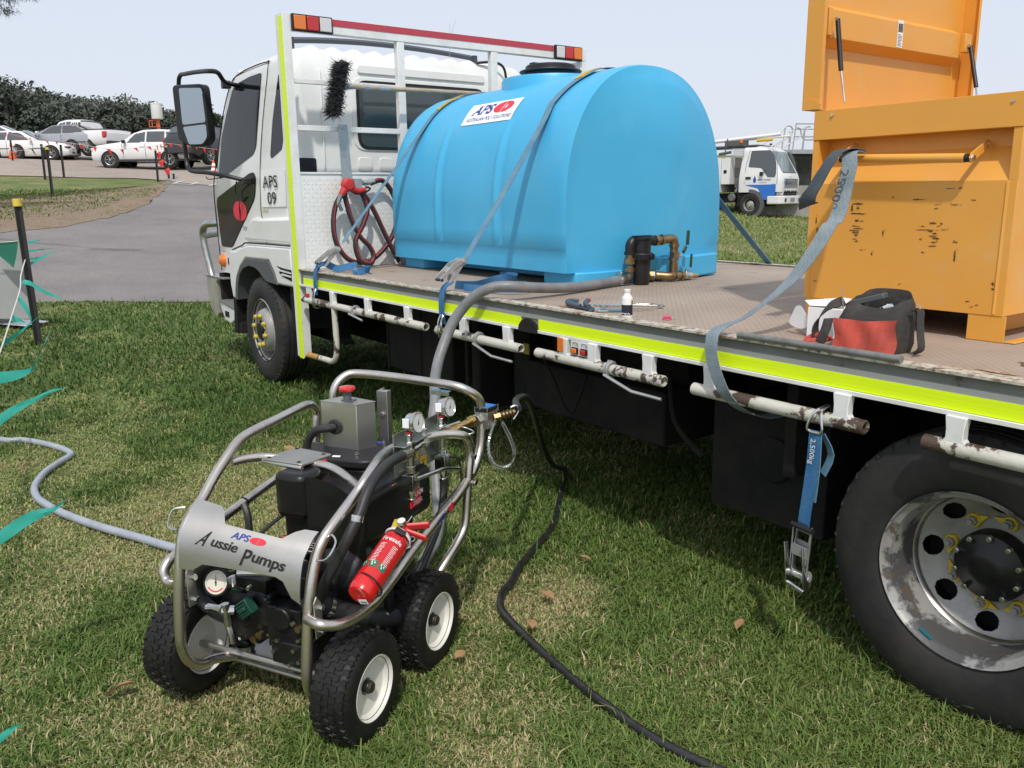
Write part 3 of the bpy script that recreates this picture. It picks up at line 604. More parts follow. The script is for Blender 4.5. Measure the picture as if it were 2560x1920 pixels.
        for q in range(8):
            a = 2 * math.pi * (q + .25) / 8; c = Vector((math.sin(a) * .124, .182, math.cos(a) * .124))
            b = MB(); b.nut(c, (0, -1, 0), .015, .026); b.cyl(c, c + Vector((0, -.036, 0)), .008, n=8); B(b, 'wheel_nut', RIMG)
            b = MB(); b.nut(c + Vector((0, -.002, 0)), (0, -1, 0), .021, .010, 14)
            ph = Vector((math.cos(a), 0, -math.sin(a))) * (1 if q % 2 else -1); cc = c + Vector((0, -.004, 0)); up = Vector((math.sin(a), 0, math.cos(a)))
            b.add([cc + up * .016, cc - up * .016, cc + ph * .044 - up * .003, cc + up * .016 + Vector((0, -.005, 0)), cc - up * .016 + Vector((0, -.005, 0)), cc + ph * .044 - up * .003 + Vector((0, -.005, 0))], [(0, 1, 2), (3, 5, 4), (0, 3, 4, 1), (1, 4, 5, 2), (2, 5, 3, 0)])
            B(b, 'nut_indicator', YEL)
        b = MB(); a = rad(205); c = Vector((math.sin(a) * .2135, .019, math.cos(a) * .2135)); t = Vector((math.cos(a), 0, -math.sin(a))); b.obox(c + Vector((0, -.0025, 0)), t * .02, Vector((0, .0006, 0)), c.normalized() * .004); B(b, 'blue_sticker', mat('cyan sticker', (.01, .25, .34), .5))
    return w
truck_wheel('wheel', -.895, .432, 'front', .045, steer=rad(0)); truck_wheel('wheel', 4.23, .392, 'rear', .055, True)
b = MB(); b.lathe([(.1, 0), (.36, -.01), (.39, .03), (.39, .2), (.36, .23), (.1, .22)], (4.23, 1.85, .39), (0, 1, 0), 30); b.lathe([(.1, 0), (.36, -.01), (.39, .03), (.39, .2), (.36, .23), (.1, .22)], (-.895, 1.95, .41), (0, 1, 0), 30); b.build('far_wheels', RUBBER, TR)
# ------------------------------------------------------------------ cab
CY = 1.15
def yside(z): return .12 + .07 * max(0, z - 1.5)
def xfront(z): return float(np.interp(z, [.78, 1.0, 1.25, 1.57, 1.77, 1.92, 2.04, 2.18, 2.265, 2.33, 2.37], [-2.28, -2.30, -2.30, -2.19, -2.13, -2.06, -1.97, -1.87, -1.77, -1.50, -1.30]))
def xrear(z): return -.36 + (.05 * max(0, z - 2.2) / .17 * -1)
def ring(z, yo=0, rf=.30, rr=.10, inset=0):
    y0 = yside(min(z, 2.25)) + yo; y1 = 2 * CY - y0; xf = xfront(z) + inset; xr = xrear(z) - inset; P = []
    def arc(cx, cy, r, a0, n=7):
        return [(cx + r * math.cos(a0 + (math.pi / 2) * i / n), cy + r * math.sin(a0 + (math.pi / 2) * i / n), z) for i in range(n + 1)]
    P += arc(xr - rr, y0 + rr, rr, -math.pi / 2); P += arc(xr - rr, y1 - rr, rr, 0); P += arc(xf + rf, y1 - rf, rf, math.pi / 2); P += arc(xf + rf, y0 + rf, rf, math.pi)
    return P
b = MB(); rows = []
for z in (1.0, 1.1, 1.25, 1.4, 1.55, 1.7, 1.85, 2.0, 2.1, 2.18, 2.24, 2.275): rows.append(ring(z))
rows.append(ring(2.305, .012)); rows.append(ring(2.333, .035)); rows.append(ring(2.352, .075)); rows.append(ring(2.365, .15, rf=.28, rr=.1, inset=.08)); 
for r_ in rows: r_.append(r_[0])
b.grid(rows); top = rows[-1][:-1]; b.add(top, [tuple(range(len(top)))]); b.add([(p[0], p[1], 1.0) for p in rows[0][:-1]], [tuple(range(len(top)))])
cabo = b.build('cab', WHITE, TR, smooth_a=30)
# roof pressings
for i in range(10):
    y = .40 + i * .158
    b = MB(); b.lathe([(.0, -.34), (.045, -.33), (.062, -.29), (.066, 0), (.062, .29), (.045, .33), (0, .34)], (-.80, y, 2.332), (1, 0, 0), 14); b.build('roof_rib', WHITE, TR)
# door bottom / nose below the belt at the front
b = MB(); rows = []
for z in (.79, .85, .92, 1.0):
    y0 = .12; xf = xfront(z); P = [(-1.50, y0, z), (xf + .30, y0, z)] + [(xf + .3 - .3 * math.sin(a), y0 + .3 - .3 * math.cos(a), z) for a in [math.pi / 2 * i / 7 for i in range(1, 8)]] + [(xf, 2.0, z), (-1.5, 2.0, z)]
    P.append(P[0]); rows.append(P)
b.grid(rows); b.add(rows[0][:-1], [tuple(range(len(rows[0]) - 1))]); b.build('nose', WHITE, TR)
def onside(poly, off, th=.003, y=None):
    f = lambda u, v, t: (u, (yside(v) if y is None else y) - off - t, v)
    b = MB(); b.prism(poly, f, 0, th); return b
def rounded(poly, r=.04, n=4):
    out = []; m = len(poly)
    for i in range(m):
        p = Vector(poly[i]); a = Vector(poly[i - 1]); c = Vector(poly[(i + 1) % m]); d1 = (a - p); d2 = (c - p); k = min(r, d1.length * .45, d2.length * .45)
        q1 = p + d1.normalized() * k; q2 = p + d2.normalized() * k
        for j in range(n + 1):
            t = j / n; out.append(tuple(q1 * (1 - t) ** 2 + p * 2 * t * (1 - t) + q2 * t * t))
    return out
def outl(poly, d):
    c = Vector((sum(p[0] for p in poly) / len(poly), sum(p[1] for p in poly) / len(poly))); return [tuple(c + (Vector(p) - c) * (1 + d / max((Vector(p) - c).length, .01))) for p in poly]
SEAM = mat('door gap', (.03, .03, .03), .8)
b = MB()
def seam(pts, r=.0045): b.tube([(x, yside(z) - .0005, z) for x, z in pts], r, 5, 3)
seam([(-2.0, .80), (-2.03, 1.2), (-2.02, 1.5), (-1.9, 1.75), (-1.75, 2.03), (-1.55, 2.24), (-1.335, 2.292), (-1.032, 2.306), (-.76, 2.30), (-.742, 2.27), (-.857, 1.911), (-.916, 1.60), (-.945, 1.30), (-.90, 1.21), (-.872, 1.17), (-.881, 1.061)]); b.build('door_seam', SEAM, TR)
dw = rounded([(-.872, 2.243), (-.996, 1.745), (-1.06, 1.697), (-1.742, 1.557), (-1.865, 1.541), (-1.878, 1.58), (-1.789, 1.856), (-1.656, 2.032), (-1.49, 2.205), (-1.375, 2.227), (-1.12, 2.244)], .03)
b = onside(dw, .001); b.build('door_window', GLASSD, TR)
b = onside(rounded([(-.545, 2.20), (-.470, 1.761), (-.495, 1.705), (-.684, 1.655), (-.708, 1.669), (-.664, 1.896)], .02), .001); b.build('quarter_window', GLASSD, TR)
lw = rounded([(-1.945, 1.394), (-1.155, 1.561), (-1.066, 1.567), (-1.015, 1.528), (-1.058, 1.388), (-1.663, 1.013), (-1.939, 1.009), (-1.968, 1.341)], .05)
b = onside(outl(lw, .012), .0005, .002); b.build('window_rubber', BLACK, TR)
b = onside(lw, .003, .002); b.build('lower_door_window', mat('door glass', (.016, .018, .020), .08, spec=.15), TR)
def coffee(fn, w, h, m, name, par, gap=.12):      # the split oval emblem: two halves with a curved slit
    b = MB(); n = 18
    for s in (-1, 1):
        P = []
        for i in range(n + 1):
            a = math.pi / 2 - math.pi * i / n; P.append((s * (abs(math.cos(a)) ** .8) * w * .5 * (1) + s * gap * w * .12, math.sin(a) * h * .5))
        Q = [(s * (.02 * w + gap * w * .5 * max(0, math.cos(math.pi * (i / n - .5)) ** 3) * .7), h * .5 - h * i / n) for i in range(n, -1, -1)]
        P2 = P + Q[1:-1]
        b.add([fn(x, y, 0) for x, y in P2], [tuple(range(len(P2)))])
    return b.build(name, m, par, smooth_a=0)
coffee(lambda u, v, t: (-1.40 + u, .1135, 1.293 + v), .30, .148, INKR, 'oval_emblem', TR, .10)
b = MB(); b.text('TIONS', .046, lambda u, v, t: (-1.372 + u, .1185, 1.145 + v), sx=.95); b.build('door_lettering', INKB, TR, smooth_a=0)
b = onside([(-.90, 1.583), (-.437, 1.575), (-.433, 1.327), (-.908, 1.322)], .004, .0015); sg = b.build('number_sign', PAPER, TR)
b = MB(); b.text('APS', .118, lambda u, v, t: (-.845 + u, .1085 + .0 * v + (yside(1.5 + v * 0) - .12), 1.457 + v), sx=1.50, bold=.006, sp=1.0); b.text('09', .118, lambda u, v, t: (-.775 + u, .1085, 1.345 + v), sx=1.50, bold=.006); b.build('sign_lettering', INKK, sg, smooth_a=0)
b = MB(); b.box(-.905, -.87, .1155, .1175, 1.292, 1.316); b.box(-.855, -.80, .1155, .1175, 1.292, 1.316); b.build('rego_stickers', mat('faded sticker', (.55, .54, .42), .6), TR)
b = MB(); b.text('FUSO', .022, lambda u, v, t: (-1.935 + u, .1185, .955 + v), sx=1.3); b.build('nose_badge', GREYGREEN, TR, smooth_a=0)
# turn lamp
b = MB(); b.lathe([(0, -.018), (.035, -.018), (.05, -.010), (.055, .0), (.05, .018), (.03, .034), (0, .038)], (-1.92, .118, .888), (0, -1, 0), 18); b.build('turn_lamp', LENSO, TR)
b = MB(); b.box(-1.80, -1.71, .112, .1195, .862, .916); b.build('side_badge', BLACK, TR, bevel=.003)
# fender, arch trim, wheel well
fend = [(-1.60, .985), (-1.42, .995), (-1.30, 1.025), (-1.09, 1.052), (-.27, 1.062), (-.262, .795), (-.545, .792), (-.60, .87), (-.690, .950), (-1.188, .944), (-1.32, .88), (-1.422, .795), (-1.470, .70), (-1.489, .608), (-1.56, .612), (-1.60, .72)]
b = MB(); b.prism_xz(fend, .056, .40); b.build('fender', WHITE, TR, bevel=.018, seg=3)
trim = [(-1.489, .608), (-1.470, .70), (-1.422, .795), (-1.32, .88), (-1.188, .944), (-.690, .950), (-.60, .87), (-.545, .792), (-.755, .80), (-.80, .815), (-.88, .856), (-.98, .886), (-1.114, .893), (-1.25, .865), (-1.34, .815), (-1.40, .73), (-1.43, .61)]
b = MB(); b.prism_xz(trim, .050, .20); b.build('arch_trim', mat('dark grey plastic', (.085, .09, .098), .6), TR, bevel=.004)
b = MB(); b.prism_xz([(-1.49, .36), (-1.47, .70), (-1.30, .90), (-.72, .95), (-.27, .93), (-.27, .62), (-.36, .55), (-.36, .42), (-.30, .36)], .42, .50); b.prism_xz([(-1.60, .33), (-1.52, .33), (-1.50, .60), (-1.44, .80), (-1.52, .9)], .06, .44); b.box(-1.62, -1.44, .07, .44, .335, .42); b.box(-.38, -.27, .08, .42, .5, .79); b.build('wheel_well', CHASSIS, TR)
b = MB(); b.prism_xz([(-.545, .925), (-.40, .915), (-.275, .912), (-.275, .835), (-.42, .855), (-.50, .88), (-.46, .90)], .0545, .058); b.build('fender_vent', CHASSIS, TR)
b = MB(); b.prism_xz([(-.46, .868), (-.275, .862), (-.275, .872), (-.43, .880)], .048, .0565); b.prism_xz([(-.46, .893), (-.275, .886), (-.275, .895), (-.5, .905)], .048, .0565); b.build('vent_fin', WHITE, TR)
b = MB(); b.tube([(-1.60, .0975, .99), (-1.23, .055, 1.04), (-1.09, .055, 1.064), (-.27, .055, 1.072)], .006, 5, 3); b.build('fender_gap', SEAM, TR)
b = MB(); b.prism_xz([(-1.30, 1.075), (-.27, 1.075), (-.27, 1.26), (-.88, 1.245), (-1.06, 1.25), (-1.18, 1.19)], .085, .13); b.build('lower_side_panel', WHITE, TR, bevel=.03, seg=3)
# entry step
b = MB(); b.prism_xz([(-1.98, .80), (-1.60, .80), (-1.585, .60), (-1.60, .46), (-1.71, .41), (-1.80, .395), (-1.93, .50), (-1.97, .56)], .22, .24); b.box(-1.615, -1.58, .075, .24, .47, .80); b.prism_xz([(-1.96, .545), (-1.60, .505), (-1.585, .47), (-1.62, .425), (-1.72, .385), (-1.86, .40), (-1.94, .48)], .07, .24); b.build('step_well', WHITE, TR, bevel=.008)
b = MB(); b.prism([(-1.96, .06), (-1.60, .065), (-1.60, .22), (-1.97, .22)], lambda u, v, t: (u, v, .548 + t - (u + 1.96) * .10), 0, .012); b.build('step_tread', mat('grey step tread', (.16, .16, .155), .6, bump=.5, bs=120), TR)
b = MB(); b.box(-1.84, -1.74, .066, .07, .435, .48); b.build('step_slot', CHASSIS, TR)
b = MB(); b.box(-2.02, -1.97, .10, .5, .42, .78); b.build('bumper_gap', CHASSIS, TR)
# bull bar and bumper
b = MB(); b.tube([(-2.02, .20, 1.19), (-2.10, .10, 1.185), (-2.20, .08, 1.175), (-2.285, .08, 1.14), (-2.318, .08, 1.08), (-2.30, .09, .95), (-2.25, .10, .80), (-2.22, .10, .735)], .030, 14, 6); b.tube([(-2.318, .09, 1.08), (-2.35, .4, 1.10), (-2.35, 1.9, 1.10), (-2.318, 2.2, 1.08)], .03, 12, 5); b.build('bull_bar', ALLOY, TR)
b = MB(); b.prism_xz([(-2.31, .735), (-1.99, .735), (-1.99, .72), (-2.05, .705), (-2.04, .44), (-2.10, .39), (-2.24, .45), (-2.31, .60)], .075, 2.22); b.build('bumper', mat('scuffed aluminium bumper', (.50, .49, .44), .5, .6, c2=(.38, .35, .28), ns=6), TR, bevel=.012)
b = MB(); b.box(-2.32, -1.83, .07, .30, .7365, .752); b.build('bumper_step', ALLOY, TR, bevel=.003)
# rear wall of the cab: window, pressings, vent
def rwall(poly, x, th, m, name, bev=0): 
    b = MB(); b.prism_yz(poly, x, x + th); return b.build(name, m, TR, bevel=bev, seg=3)
xw = -.359
rwall(rounded([(.600, 2.19), (1.735, 2.19), (1.735, 1.70), (.600, 1.70)], .10, 6), xw, .006, WHITE, 'window_surround', .004)
rwall(rounded([(.632, 2.168), (1.70, 2.168), (1.70, 1.708), (.632, 1.708)], .085, 6), xw + .0065, .004, BLACK, 'window_rubber')
rwall(rounded([(.652, 2.150), (1.68, 2.150), (1.68, 1.727), (.652, 1.727)], .07, 6), xw + .0108, .0022, mat('rear cab glass', (.05, .07, .075), .04, spec=.6, coat=.25), 'rear_window')
b = MB()
for poly in (rounded([(.652, 2.268), (1.70, 2.268), (1.70, 2.212), (.652, 2.212)], .03, 4),):
    b.prism_yz(poly, xw, xw + .009)
b.build('rear_pressing', WHITE, TR, bevel=.006, seg=3)
for y0 in (.625, .79, 1.18, 1.36):
    b = MB(); b.prism_yz(rounded([(y0, 1.655), (y0 + .11, 1.655), (y0 + .11, 1.56), (y0, 1.56)], .03, 4), xw, xw + .008); b.build('rear_dimple', WHITE, TR, bevel=.006, seg=3)
rwall(rounded([(.190, 1.645), (.316, 1.645), (.316, 1.42), (.190, 1.42)], .015, 3), xw - .001, .006, BLACK, 'vent_panel')
b = MB(); b.box(xw, xw + .012, .37, .382, 1.2, 2.22); b.box(xw, xw + .012, .505, .517, 1.2, 2.1); b.build('rear_crease', WHITE, TR, bevel=.005)
b = MB(); b.box(xw - .02, xw + .004, 1.78, 2.08, 2.0, 2.15); b.build('far_corner_vent', BLACK, TR)
# snorkel cable, sun visor bar, aerials, marker, mirror
b = MB(); b.tube([(-.40, 1.66, 2.36), (-.36, 1.80, 2.37), (-.33, 1.87, 2.32), (-.33, 1.89, 2.15)], .010, 8, 5); b.build('roof_cable', BLACK, TR)
b = MB(); n = 16; rows = []
for i in range(n + 1):
    t = i / n; y = .44 + 1.62 * t; bow = 4 * t * (1 - t)
    rows.append([(-1.0 - .1 * bow, y, 2.505 + .055 * bow), (-1.03 - .1 * bow, y, 2.525 + .055 * bow), (-1.06 - .1 * bow, y, 2.505 + .055 * bow - .005), (-1.0 - .1 * bow, y, 2.505 - .028 + .055 * bow), (-1.0 - .1 * bow, y, 2.505 + .055 * bow)])
b.grid(rows); b.prism([(-.99, 2.37), (-1.08, 2.37), (-1.06, 2.52), (-1.0, 2.525)], lambda u, v, t: (u, t, v), .435, .475); b.prism([(-.99, 2.37), (-1.08, 2.37), (-1.06, 2.52), (-1.0, 2.525)], lambda u, v, t: (u, t, v), 2.03, 2.07)
b.build('roof_deflector', mat('dark grey deflector', (.045, .05, .06), .35), TR)
b = MB(); b.tube([(-1.0, 1.80, 2.38), (-1.0, 1.805, 2.62), (-1.0, 1.811, 2.746)], [.003, .002, .0012], 5); b.tube([(-1.0, 1.795, 2.60), (-1.0, 1.87, 2.79)], [.0025, .0012], 5); b.build('aerial', CHROME, TR)
b = MB(); b.lathe([(0, .060), (.03, .055), (.05, .035), (.055, 0)], (-1.72, .33, 2.318), (0, 0, 1), 16); b.build('roof_marker', mat('clear dome', (.6, .6, .6), .15, coat=.6), TR)
b = MB(); b.tube([(-1.30, .15, 2.20), (-1.15, .0, 2.20), (-.98, -.10, 2.235), (-1.0, -.15, 2.245), (-1.30, -.15, 2.275), (-1.60, -.15, 2.296), (-1.72, -.15, 2.30), (-1.785, -.15, 2.25), (-1.80, -.15, 2.10), (-1.785, -.15, 1.90), (-1.765, -.15, 1.70), (-1.70, -.15, 1.605), (-1.45, -.10, 1.58), (-1.25, -.03, 1.553), (-1.15, .11, 1.51)], .016, 10, 5); mr = b.build('mirror_arm', BLACK, TR)
b = MB(); b.obox((-1.49, .115, 2.225), (.03, 0, 0), (0, .03, 0), (0, 0, .028)); b.obox((-1.14, .09, 1.508), (.05, 0, 0), (0, .03, 0), (0, 0, .02)); b.build('arm_bracket', BLACK, mr, bevel=.005)
b = MB()
hp = rounded([(-.16, .235), (.13, .215), (.15, -.18), (.10, -.232), (-.03, -.232), (-.15, -.17)], .04, 4)
mc = Vector((-1.52, -.14, 1.995)); mu = Vector((.80, .12, 0)).normalized(); mu = Vector((math.cos(rad(20)), math.sin(rad(20)), 0)); mn = Vector((-mu.y, mu.x, 0))
mw = lambda u, v, t: tuple(mc + mu * (u * 1.25) + Vector((0, 0, v * .98)) - mn * t)
b.prism(hp, mw, -.05, .02); hs = b.build('mirror_housing', BLACK, TR, bevel=.012, seg=3)
MIRR = mat('mirror glass', (.42, .47, .50), .02, 1.0)
b = MB(); b.prism(rounded([(-.09, .205), (.125, .185), (.138, -.06), (-.085, -.065)], .02, 3), mw, .0205, .0225); b.build('mirror_glass', MIRR, hs)
b = MB(); b.prism(rounded([(-.085, -.08), (.138, -.075), (.138, -.17), (.09, -.215), (-.04, -.212)], .02, 3), mw, .0205, .0225); b.build('wide_mirror_glass', MIRR, hs)
b = MB(); b.tube([(-1.25, -.03, 1.545), (-1.45, -.08, 1.53), (-1.5, -.09, 1.55)], .004, 5, 4); b.tube([(-1.26, .06, 1.51), (-1.40, .09, 1.44), (-1.33, .105, 1.37), (-1.22, .11, 1.395)], .005, 5, 5); b.build('mirror_cable', BLACK, TR)
SCUFFS = [(3.492, 1.337, 0.0126, 0.0022), (3.535, 1.336, 0.0186, 0.0035), (3.538, 1.322, 0.0059, 0.0044), (3.54, 1.304, 0.0245, 0.0031), (3.516, 1.321, 0.004, 0.0133), (3.537, 1.281, 0.0089, 0.0035), (3.554, 1.279, 0.0049, 0.0013), (3.531, 1.263, 0.0124, 0.0018), (3.544, 1.255, 0.0187, 0.0022), (3.532, 1.248, 0.0173, 0.0022), (3.535, 1.241, 0.0109, 0.0044), (3.538, 1.233, 0.0069, 0.0036), (3.532, 1.22, 0.006, 0.0022), (3.54, 1.212, 0.0069, 0.0018), (3.562, 1.185, 0.0069, 0.0013), (3.742, 1.349, 0.0182, 0.0017), (3.857, 1.333, 0.013, 0.0016), (3.803, 1.333, 0.005, 0.0008), (3.803, 1.321, 0.0076, 0.0008), (3.913, 1.347, 0.0063, 0.0016), (3.657, 1.356, 0.0032, 0.0013), (3.87, 1.382, 0.0056, 0.002), (3.838, 1.381, 0.0123, 0.0008), (3.796, 1.277, 0.0118, 0.0029), (3.822, 1.277, 0.0033, 0.0024), (3.765, 1.267, 0.0095, 0.0012), (3.814, 1.268, 0.005, 0.0012), (3.773, 1.256, 0.0308, 0.0017), (3.832, 1.258, 0.0091, 0.0012), (3.79, 1.252, 0.0068, 0.0025), (3.804, 1.246, 0.0068, 0.0025), (3.798, 1.238, 0.0119, 0.0021), (3.809, 1.231, 0.011, 0.0033), (3.76, 1.227, 0.0035, 0.0025), (3.804, 1.219, 0.0085, 0.0025), (3.799, 1.207, 0.0127, 0.0021), (3.773, 1.186, 0.0052, 0.0013), (3.869, 1.222, 0.0081, 0.002), (3.873, 1.185, 0.0033, 0.013), (3.873, 1.169, 0.0033, 0.0065), (3.993, 1.104, 0.0046, 0.0047), (3.994, 1.089, 0.0038, 0.0036), (3.925, 1.046, 0.0048, 0.0016), (3.937, 1.03, 0.0032, 0.0012), (3.952, 1.036, 0.0039, 0.0008), (3.704, 1.081, 0.0023, 0.0013), (3.392, 1.07, 0.0054, 0.0019), (3.634, 1.244, 0.0028, 0.0108), (3.6, 1.175, 0.0029, 0.0053), (3.382, 1.279, 0.0027, 0.0139), (3.387, 1.247, 0.0032, 0.0093)]
# ------------------------------------------------------------------ the poly tank
def arch(n=64, hw=.56, top=.715, zb=1.0, yc=1.14):
    P = [(yc - hw * .985, zb), (yc - hw * .99, 1.06), (yc - hw * .992, 1.112), (yc - hw, 1.118), (yc - hw, 1.20)]
    for i in range(n + 1):
        a = math.pi * i / n; cx = -math.cos(a); sx = math.sin(a)
        P.append((yc + hw * math.copysign(abs(cx) ** (2 / 2.3), cx), 1.3 + top * abs(sx) ** (2 / 2.2)))
    return P + [(2 * yc - y, z) for y, z in P[:5][::-1]]
TK = root('water_tank', (1.06, 1.14, 0.932), 'sky blue plastic water tank strapped on the truck tray, rounded like a loaf', 'tank')
A = arch(); cyz = (1.14, 1.35)
def xend(y): return 2.035 - .065 * abs(y - 1.28) / .56
X_ = [.15, .155, .17, .20, .25] + list(np.arange(.30, 1.90, .0125)) + [1.90, 1.93, 1.95, 1.962, 1.97]
b = MB(); rows = []
for x in X_:
    e = 0.0
    if x < .25: e = (.25 - x) / .10; e = 1 - math.sqrt(max(0, 1 - e * e))
    if x > 1.93: e = ((x - 1.93) / .04) ** 2 * .25
    row = []
    for y, z in A:
        sc = 1 - .10 * e if x < .25 else 1 - .045 * e
        yy, zz = cyz[0] + (y - cyz[0]) * sc, (z if z < 1.15 else cyz[1] + (z - cyz[1]) * sc)
        n = Vector((0, y - 1.14, max(0, z - 1.3))).normalized()
        for xr in (.765, 1.375):
            zc = float(np.clip((zz - 1.13) / .06, 0, 1) * np.clip((1.80 - zz) / .12, 0, 1)); d = (x - xr) / .020
            r_ = zc * (.011 * math.exp(-d * d) - .006 * math.exp(-((x - xr - .045) / .03) ** 2)); yy += n.y * r_; zz += n.z * r_
        row.append((x, yy, zz))
    rows.append(row)
b.grid(rows)
# rear end: a shallow V with a crease
for k_, (sc, off) in enumerate([(.955, .0), (.94, .35), (.90, .8), (.6, 1.0), (.3, 1.0), (.02, 1.0)]):
    last = rows[-1]; row = []
    for (y, z) in A:
        yy = 1.14 + (y - 1.14) * sc; zz = (1.0 + (z - 1.0) * sc)
        if k_ == 0: xx = 1.97; 
        else: xx = 1.97 + (xend(yy) - 1.97) * off
        if k_ == 0: yy, zz = row and (yy, zz) or (yy, zz)
        row.append((xx, yy, zz))
    if k_ == 0: rows2 = [rows[-1]]; continue
    rows2.append(row)
b.grid(rows2)
f0 = rows[0]; b.grid([f0, [(.15, 1.14 + (y - 1.14) * .5, 1.0 + (z - 1.0) * .5) for x, y, z in f0], [(.15, 1.14, 1.0)] * len(f0)])
b.add([(.15, .6, 1.0), (1.97, .6, 1.0), (1.97, 1.68, 1.0), (.15, 1.68, 1.0)], [(0, 1, 2, 3)])
b.build('tank_shell', BLUEP, TK, smooth_a=40)
b = MB()
for x0, x1 in ((.235, .50), (1.72, 2.005)): b.prism_xy([(x0, .645), (x1 - .03, .645), (x1, .70), (x1, 1.63), (x0, 1.66)], .9325, 1.0005)
b.prism_xy([(.50, .80), (1.72, .80), (1.72, 1.5), (.5, 1.5)], .945, 1.0005); b.build('tank_foot', BLUEP, TK, bevel=.006)
b = MB(); b.prism([(1.985, .93), (2.035, 1.16), (2.05, 1.17), (2.05, 1.45), (2.0, 1.66), (1.9, 1.66), (1.9, .93)], lambda u, v, t: (u, v, t), .94, 1.055); b.build('sump_boss', BLUEP, TK, bevel=.012, seg=3)
b = MB(); b.lathe([(.300, 1.88), (.295, 2.030), (.288, 2.043), (.25, 2.048), (0, 2.048)], (1.09, 1.20, 0), (0, 0, 1), 48); b.build('filler_collar', BLUEP, TK)
b = MB(); b.lathe([(.145, 2.049), (.150, 2.078), (.180, 2.081), (.185, 2.086), (.182, 2.091), (.15, 2.094), (.148, 2.116), (.14, 2.123), (0, 2.123)], (1.08, 1.20, 0), (0, 0, 1), 36); b.box(1.06, 1.10, 1.06, 1.34, 2.098, 2.130); b.build('tank_lid', BLACK, TK)
# sticker on the shoulder
def shz(y):
    d = min(1, abs(y - 1.14) / .56); return 1.3 + .715 * max(0, 1 - d ** 2.3) ** (1 / 2.2)
def pt_arc(v):      # v metres down the shoulder from y=.79
    y = .792; L0 = 0
    while L0 < v: 
        y2 = y - .002; L0 += math.hypot(.002, shz(y2) - shz(y)); y = y2
    e = .002; n = Vector((0, -(shz(y + e) - shz(y - e)) / (2 * e), 1)).normalized()
    return y, shz(y), n
ARC = [pt_arc(i * .005) for i in range(60)]
def stick(u, v, t):
    i = min(max(v / .005, 0), 58); k = int(i); f_ = i - k; a, c = ARC[k], ARC[k + 1]; n = a[2]
    return (.878 + u + .0, a[0] + (c[0] - a[0]) * f_ + n.y * (.003 + t), a[1] + (c[1] - a[1]) * f_ + n.z * (.003 + t))
SW, SH = .495, .152
b = MB(); b.grid([[stick(SW * i / 8, SH * j / 8, 0) for j in range(9)] for i in range(9)]); sk = b.build('tank_sticker', PAPER, TK)
up_ = lambda u, v, t: stick(u, SH - v, t)
b = MB(); b.text('APS', .098, lambda u, v, t: up_(.060 + u, .066 + v, .001), sx=1.18, shear=.25, bold=.030); b.text('AUSTRALIAN POLY SOLUTIONS', .034, lambda u, v, t: up_(.035 + u, .020 + v, .001), sx=.90, shear=.25, bold=.002)
b.text('TM', .011, lambda u, v, t: up_(.45 + u, .132 + v, .001)); b.build('sticker_lettering', INKB, sk, smooth_a=0)
coffee(lambda u, v, t: up_(.353 + u + v * .2, .101 + v, .0012), .175, .080, INKR, 'oval_emblem', sk, .02)
# outlet: barb elbow, filter, brass tree, valves
b = MB(); b.tube([(2.085, .845, .965), (2.085, .885, .962), (2.085, .905, .975), (2.085, .908, 1.00)], .022, 12, 4); b.cyl((2.085, .82, .963), (2.085, .87, .963), .020); b.build('outlet_elbow', mat('dark iron', (.10, .095, .085), .5, .6), TK)
b = MB(); b.cyl((2.085, .825, .963), (2.085, .84, .963), .0285, n=16); b.obox((2.085, .832, .994), (.012, 0, 0), (0, .008, 0), (0, 0, .006)); b.cyl((2.075, .832, .997), (2.105, .832, 1.0), .006, n=8); b.build('hose_clamp', CHROME, TK)
b = MB(); b.cyl((2.085, .908, 1.0), (2.085, .908, 1.018), .026, n=6); b.cyl((2.085, .908, 1.018), (2.085, .908, 1.03), .022); b.nut((2.085, .908, 1.045), (0, 0, 1), .032, .022, 8); b.cyl((2.085, .908, 1.06), (2.085, .908, 1.085), .024); b.build('pipe_union', DBRASS, TK)
b = MB(); b.cyl((2.085, .908, 1.083), (2.085, .908, 1.10), .030); b.tube([(2.085, .908, 1.10), (2.085, .910, 1.13), (2.085, .925, 1.148), (2.09, .95, 1.152)], .026, 14, 4); b.build('filter_inlet_elbow', BLACK, TK)
b = MB(); b.lathe([(0, .93), (.036, .932), (.041, .94), (.046, 1.05), (.046, 1.055), (.060, 1.057), (.062, 1.085), (.058, 1.09), (.046, 1.092), (.046, 1.155), (.052, 1.158), (.052, 1.168), (.03, 1.170), (0, 1.170)], (2.105, .968, 0), (0, 0, 1), 28); b.box(2.09, 2.12, .915, 1.02, 1.169, 1.177); b.cyl((2.105, .92, 1.15), (2.105, 1.055, 1.148), .023)
for i in range(16):
    a = 2 * math.pi * i / 16; b.obox((2.105 + .062 * math.cos(a), .968 + .062 * math.sin(a), 1.071), (.003, 0, 0), (0, .003, 0), (0, 0, .013))
b.build('line_filter', BLACK, TK)
b = MB(); b.cyl((2.105, 1.055, 1.148), (2.105, 1.075, 1.148), .030, n=6); b.cyl((2.105, 1.075, 1.148), (2.105, 1.10, 1.15), .021); b.cyl((2.105, 1.10, 1.15), (2.105, 1.115, 1.15), .028, n=8); b.tube([(2.105, 1.115, 1.15), (2.105, 1.175, 1.153), (2.105, 1.195, 1.146), (2.105, 1.20, 1.125)], .023, 12, 4)
for z0, z1, r in ((1.125, 1.11, .027), (1.11, 1.085, .022), (1.055, 1.04, .026), (1.04, 1.025, .021), (1.025, .985, .024)): b.cyl((2.105, 1.20, z0), (2.105, 1.20, z1), r, n=14)
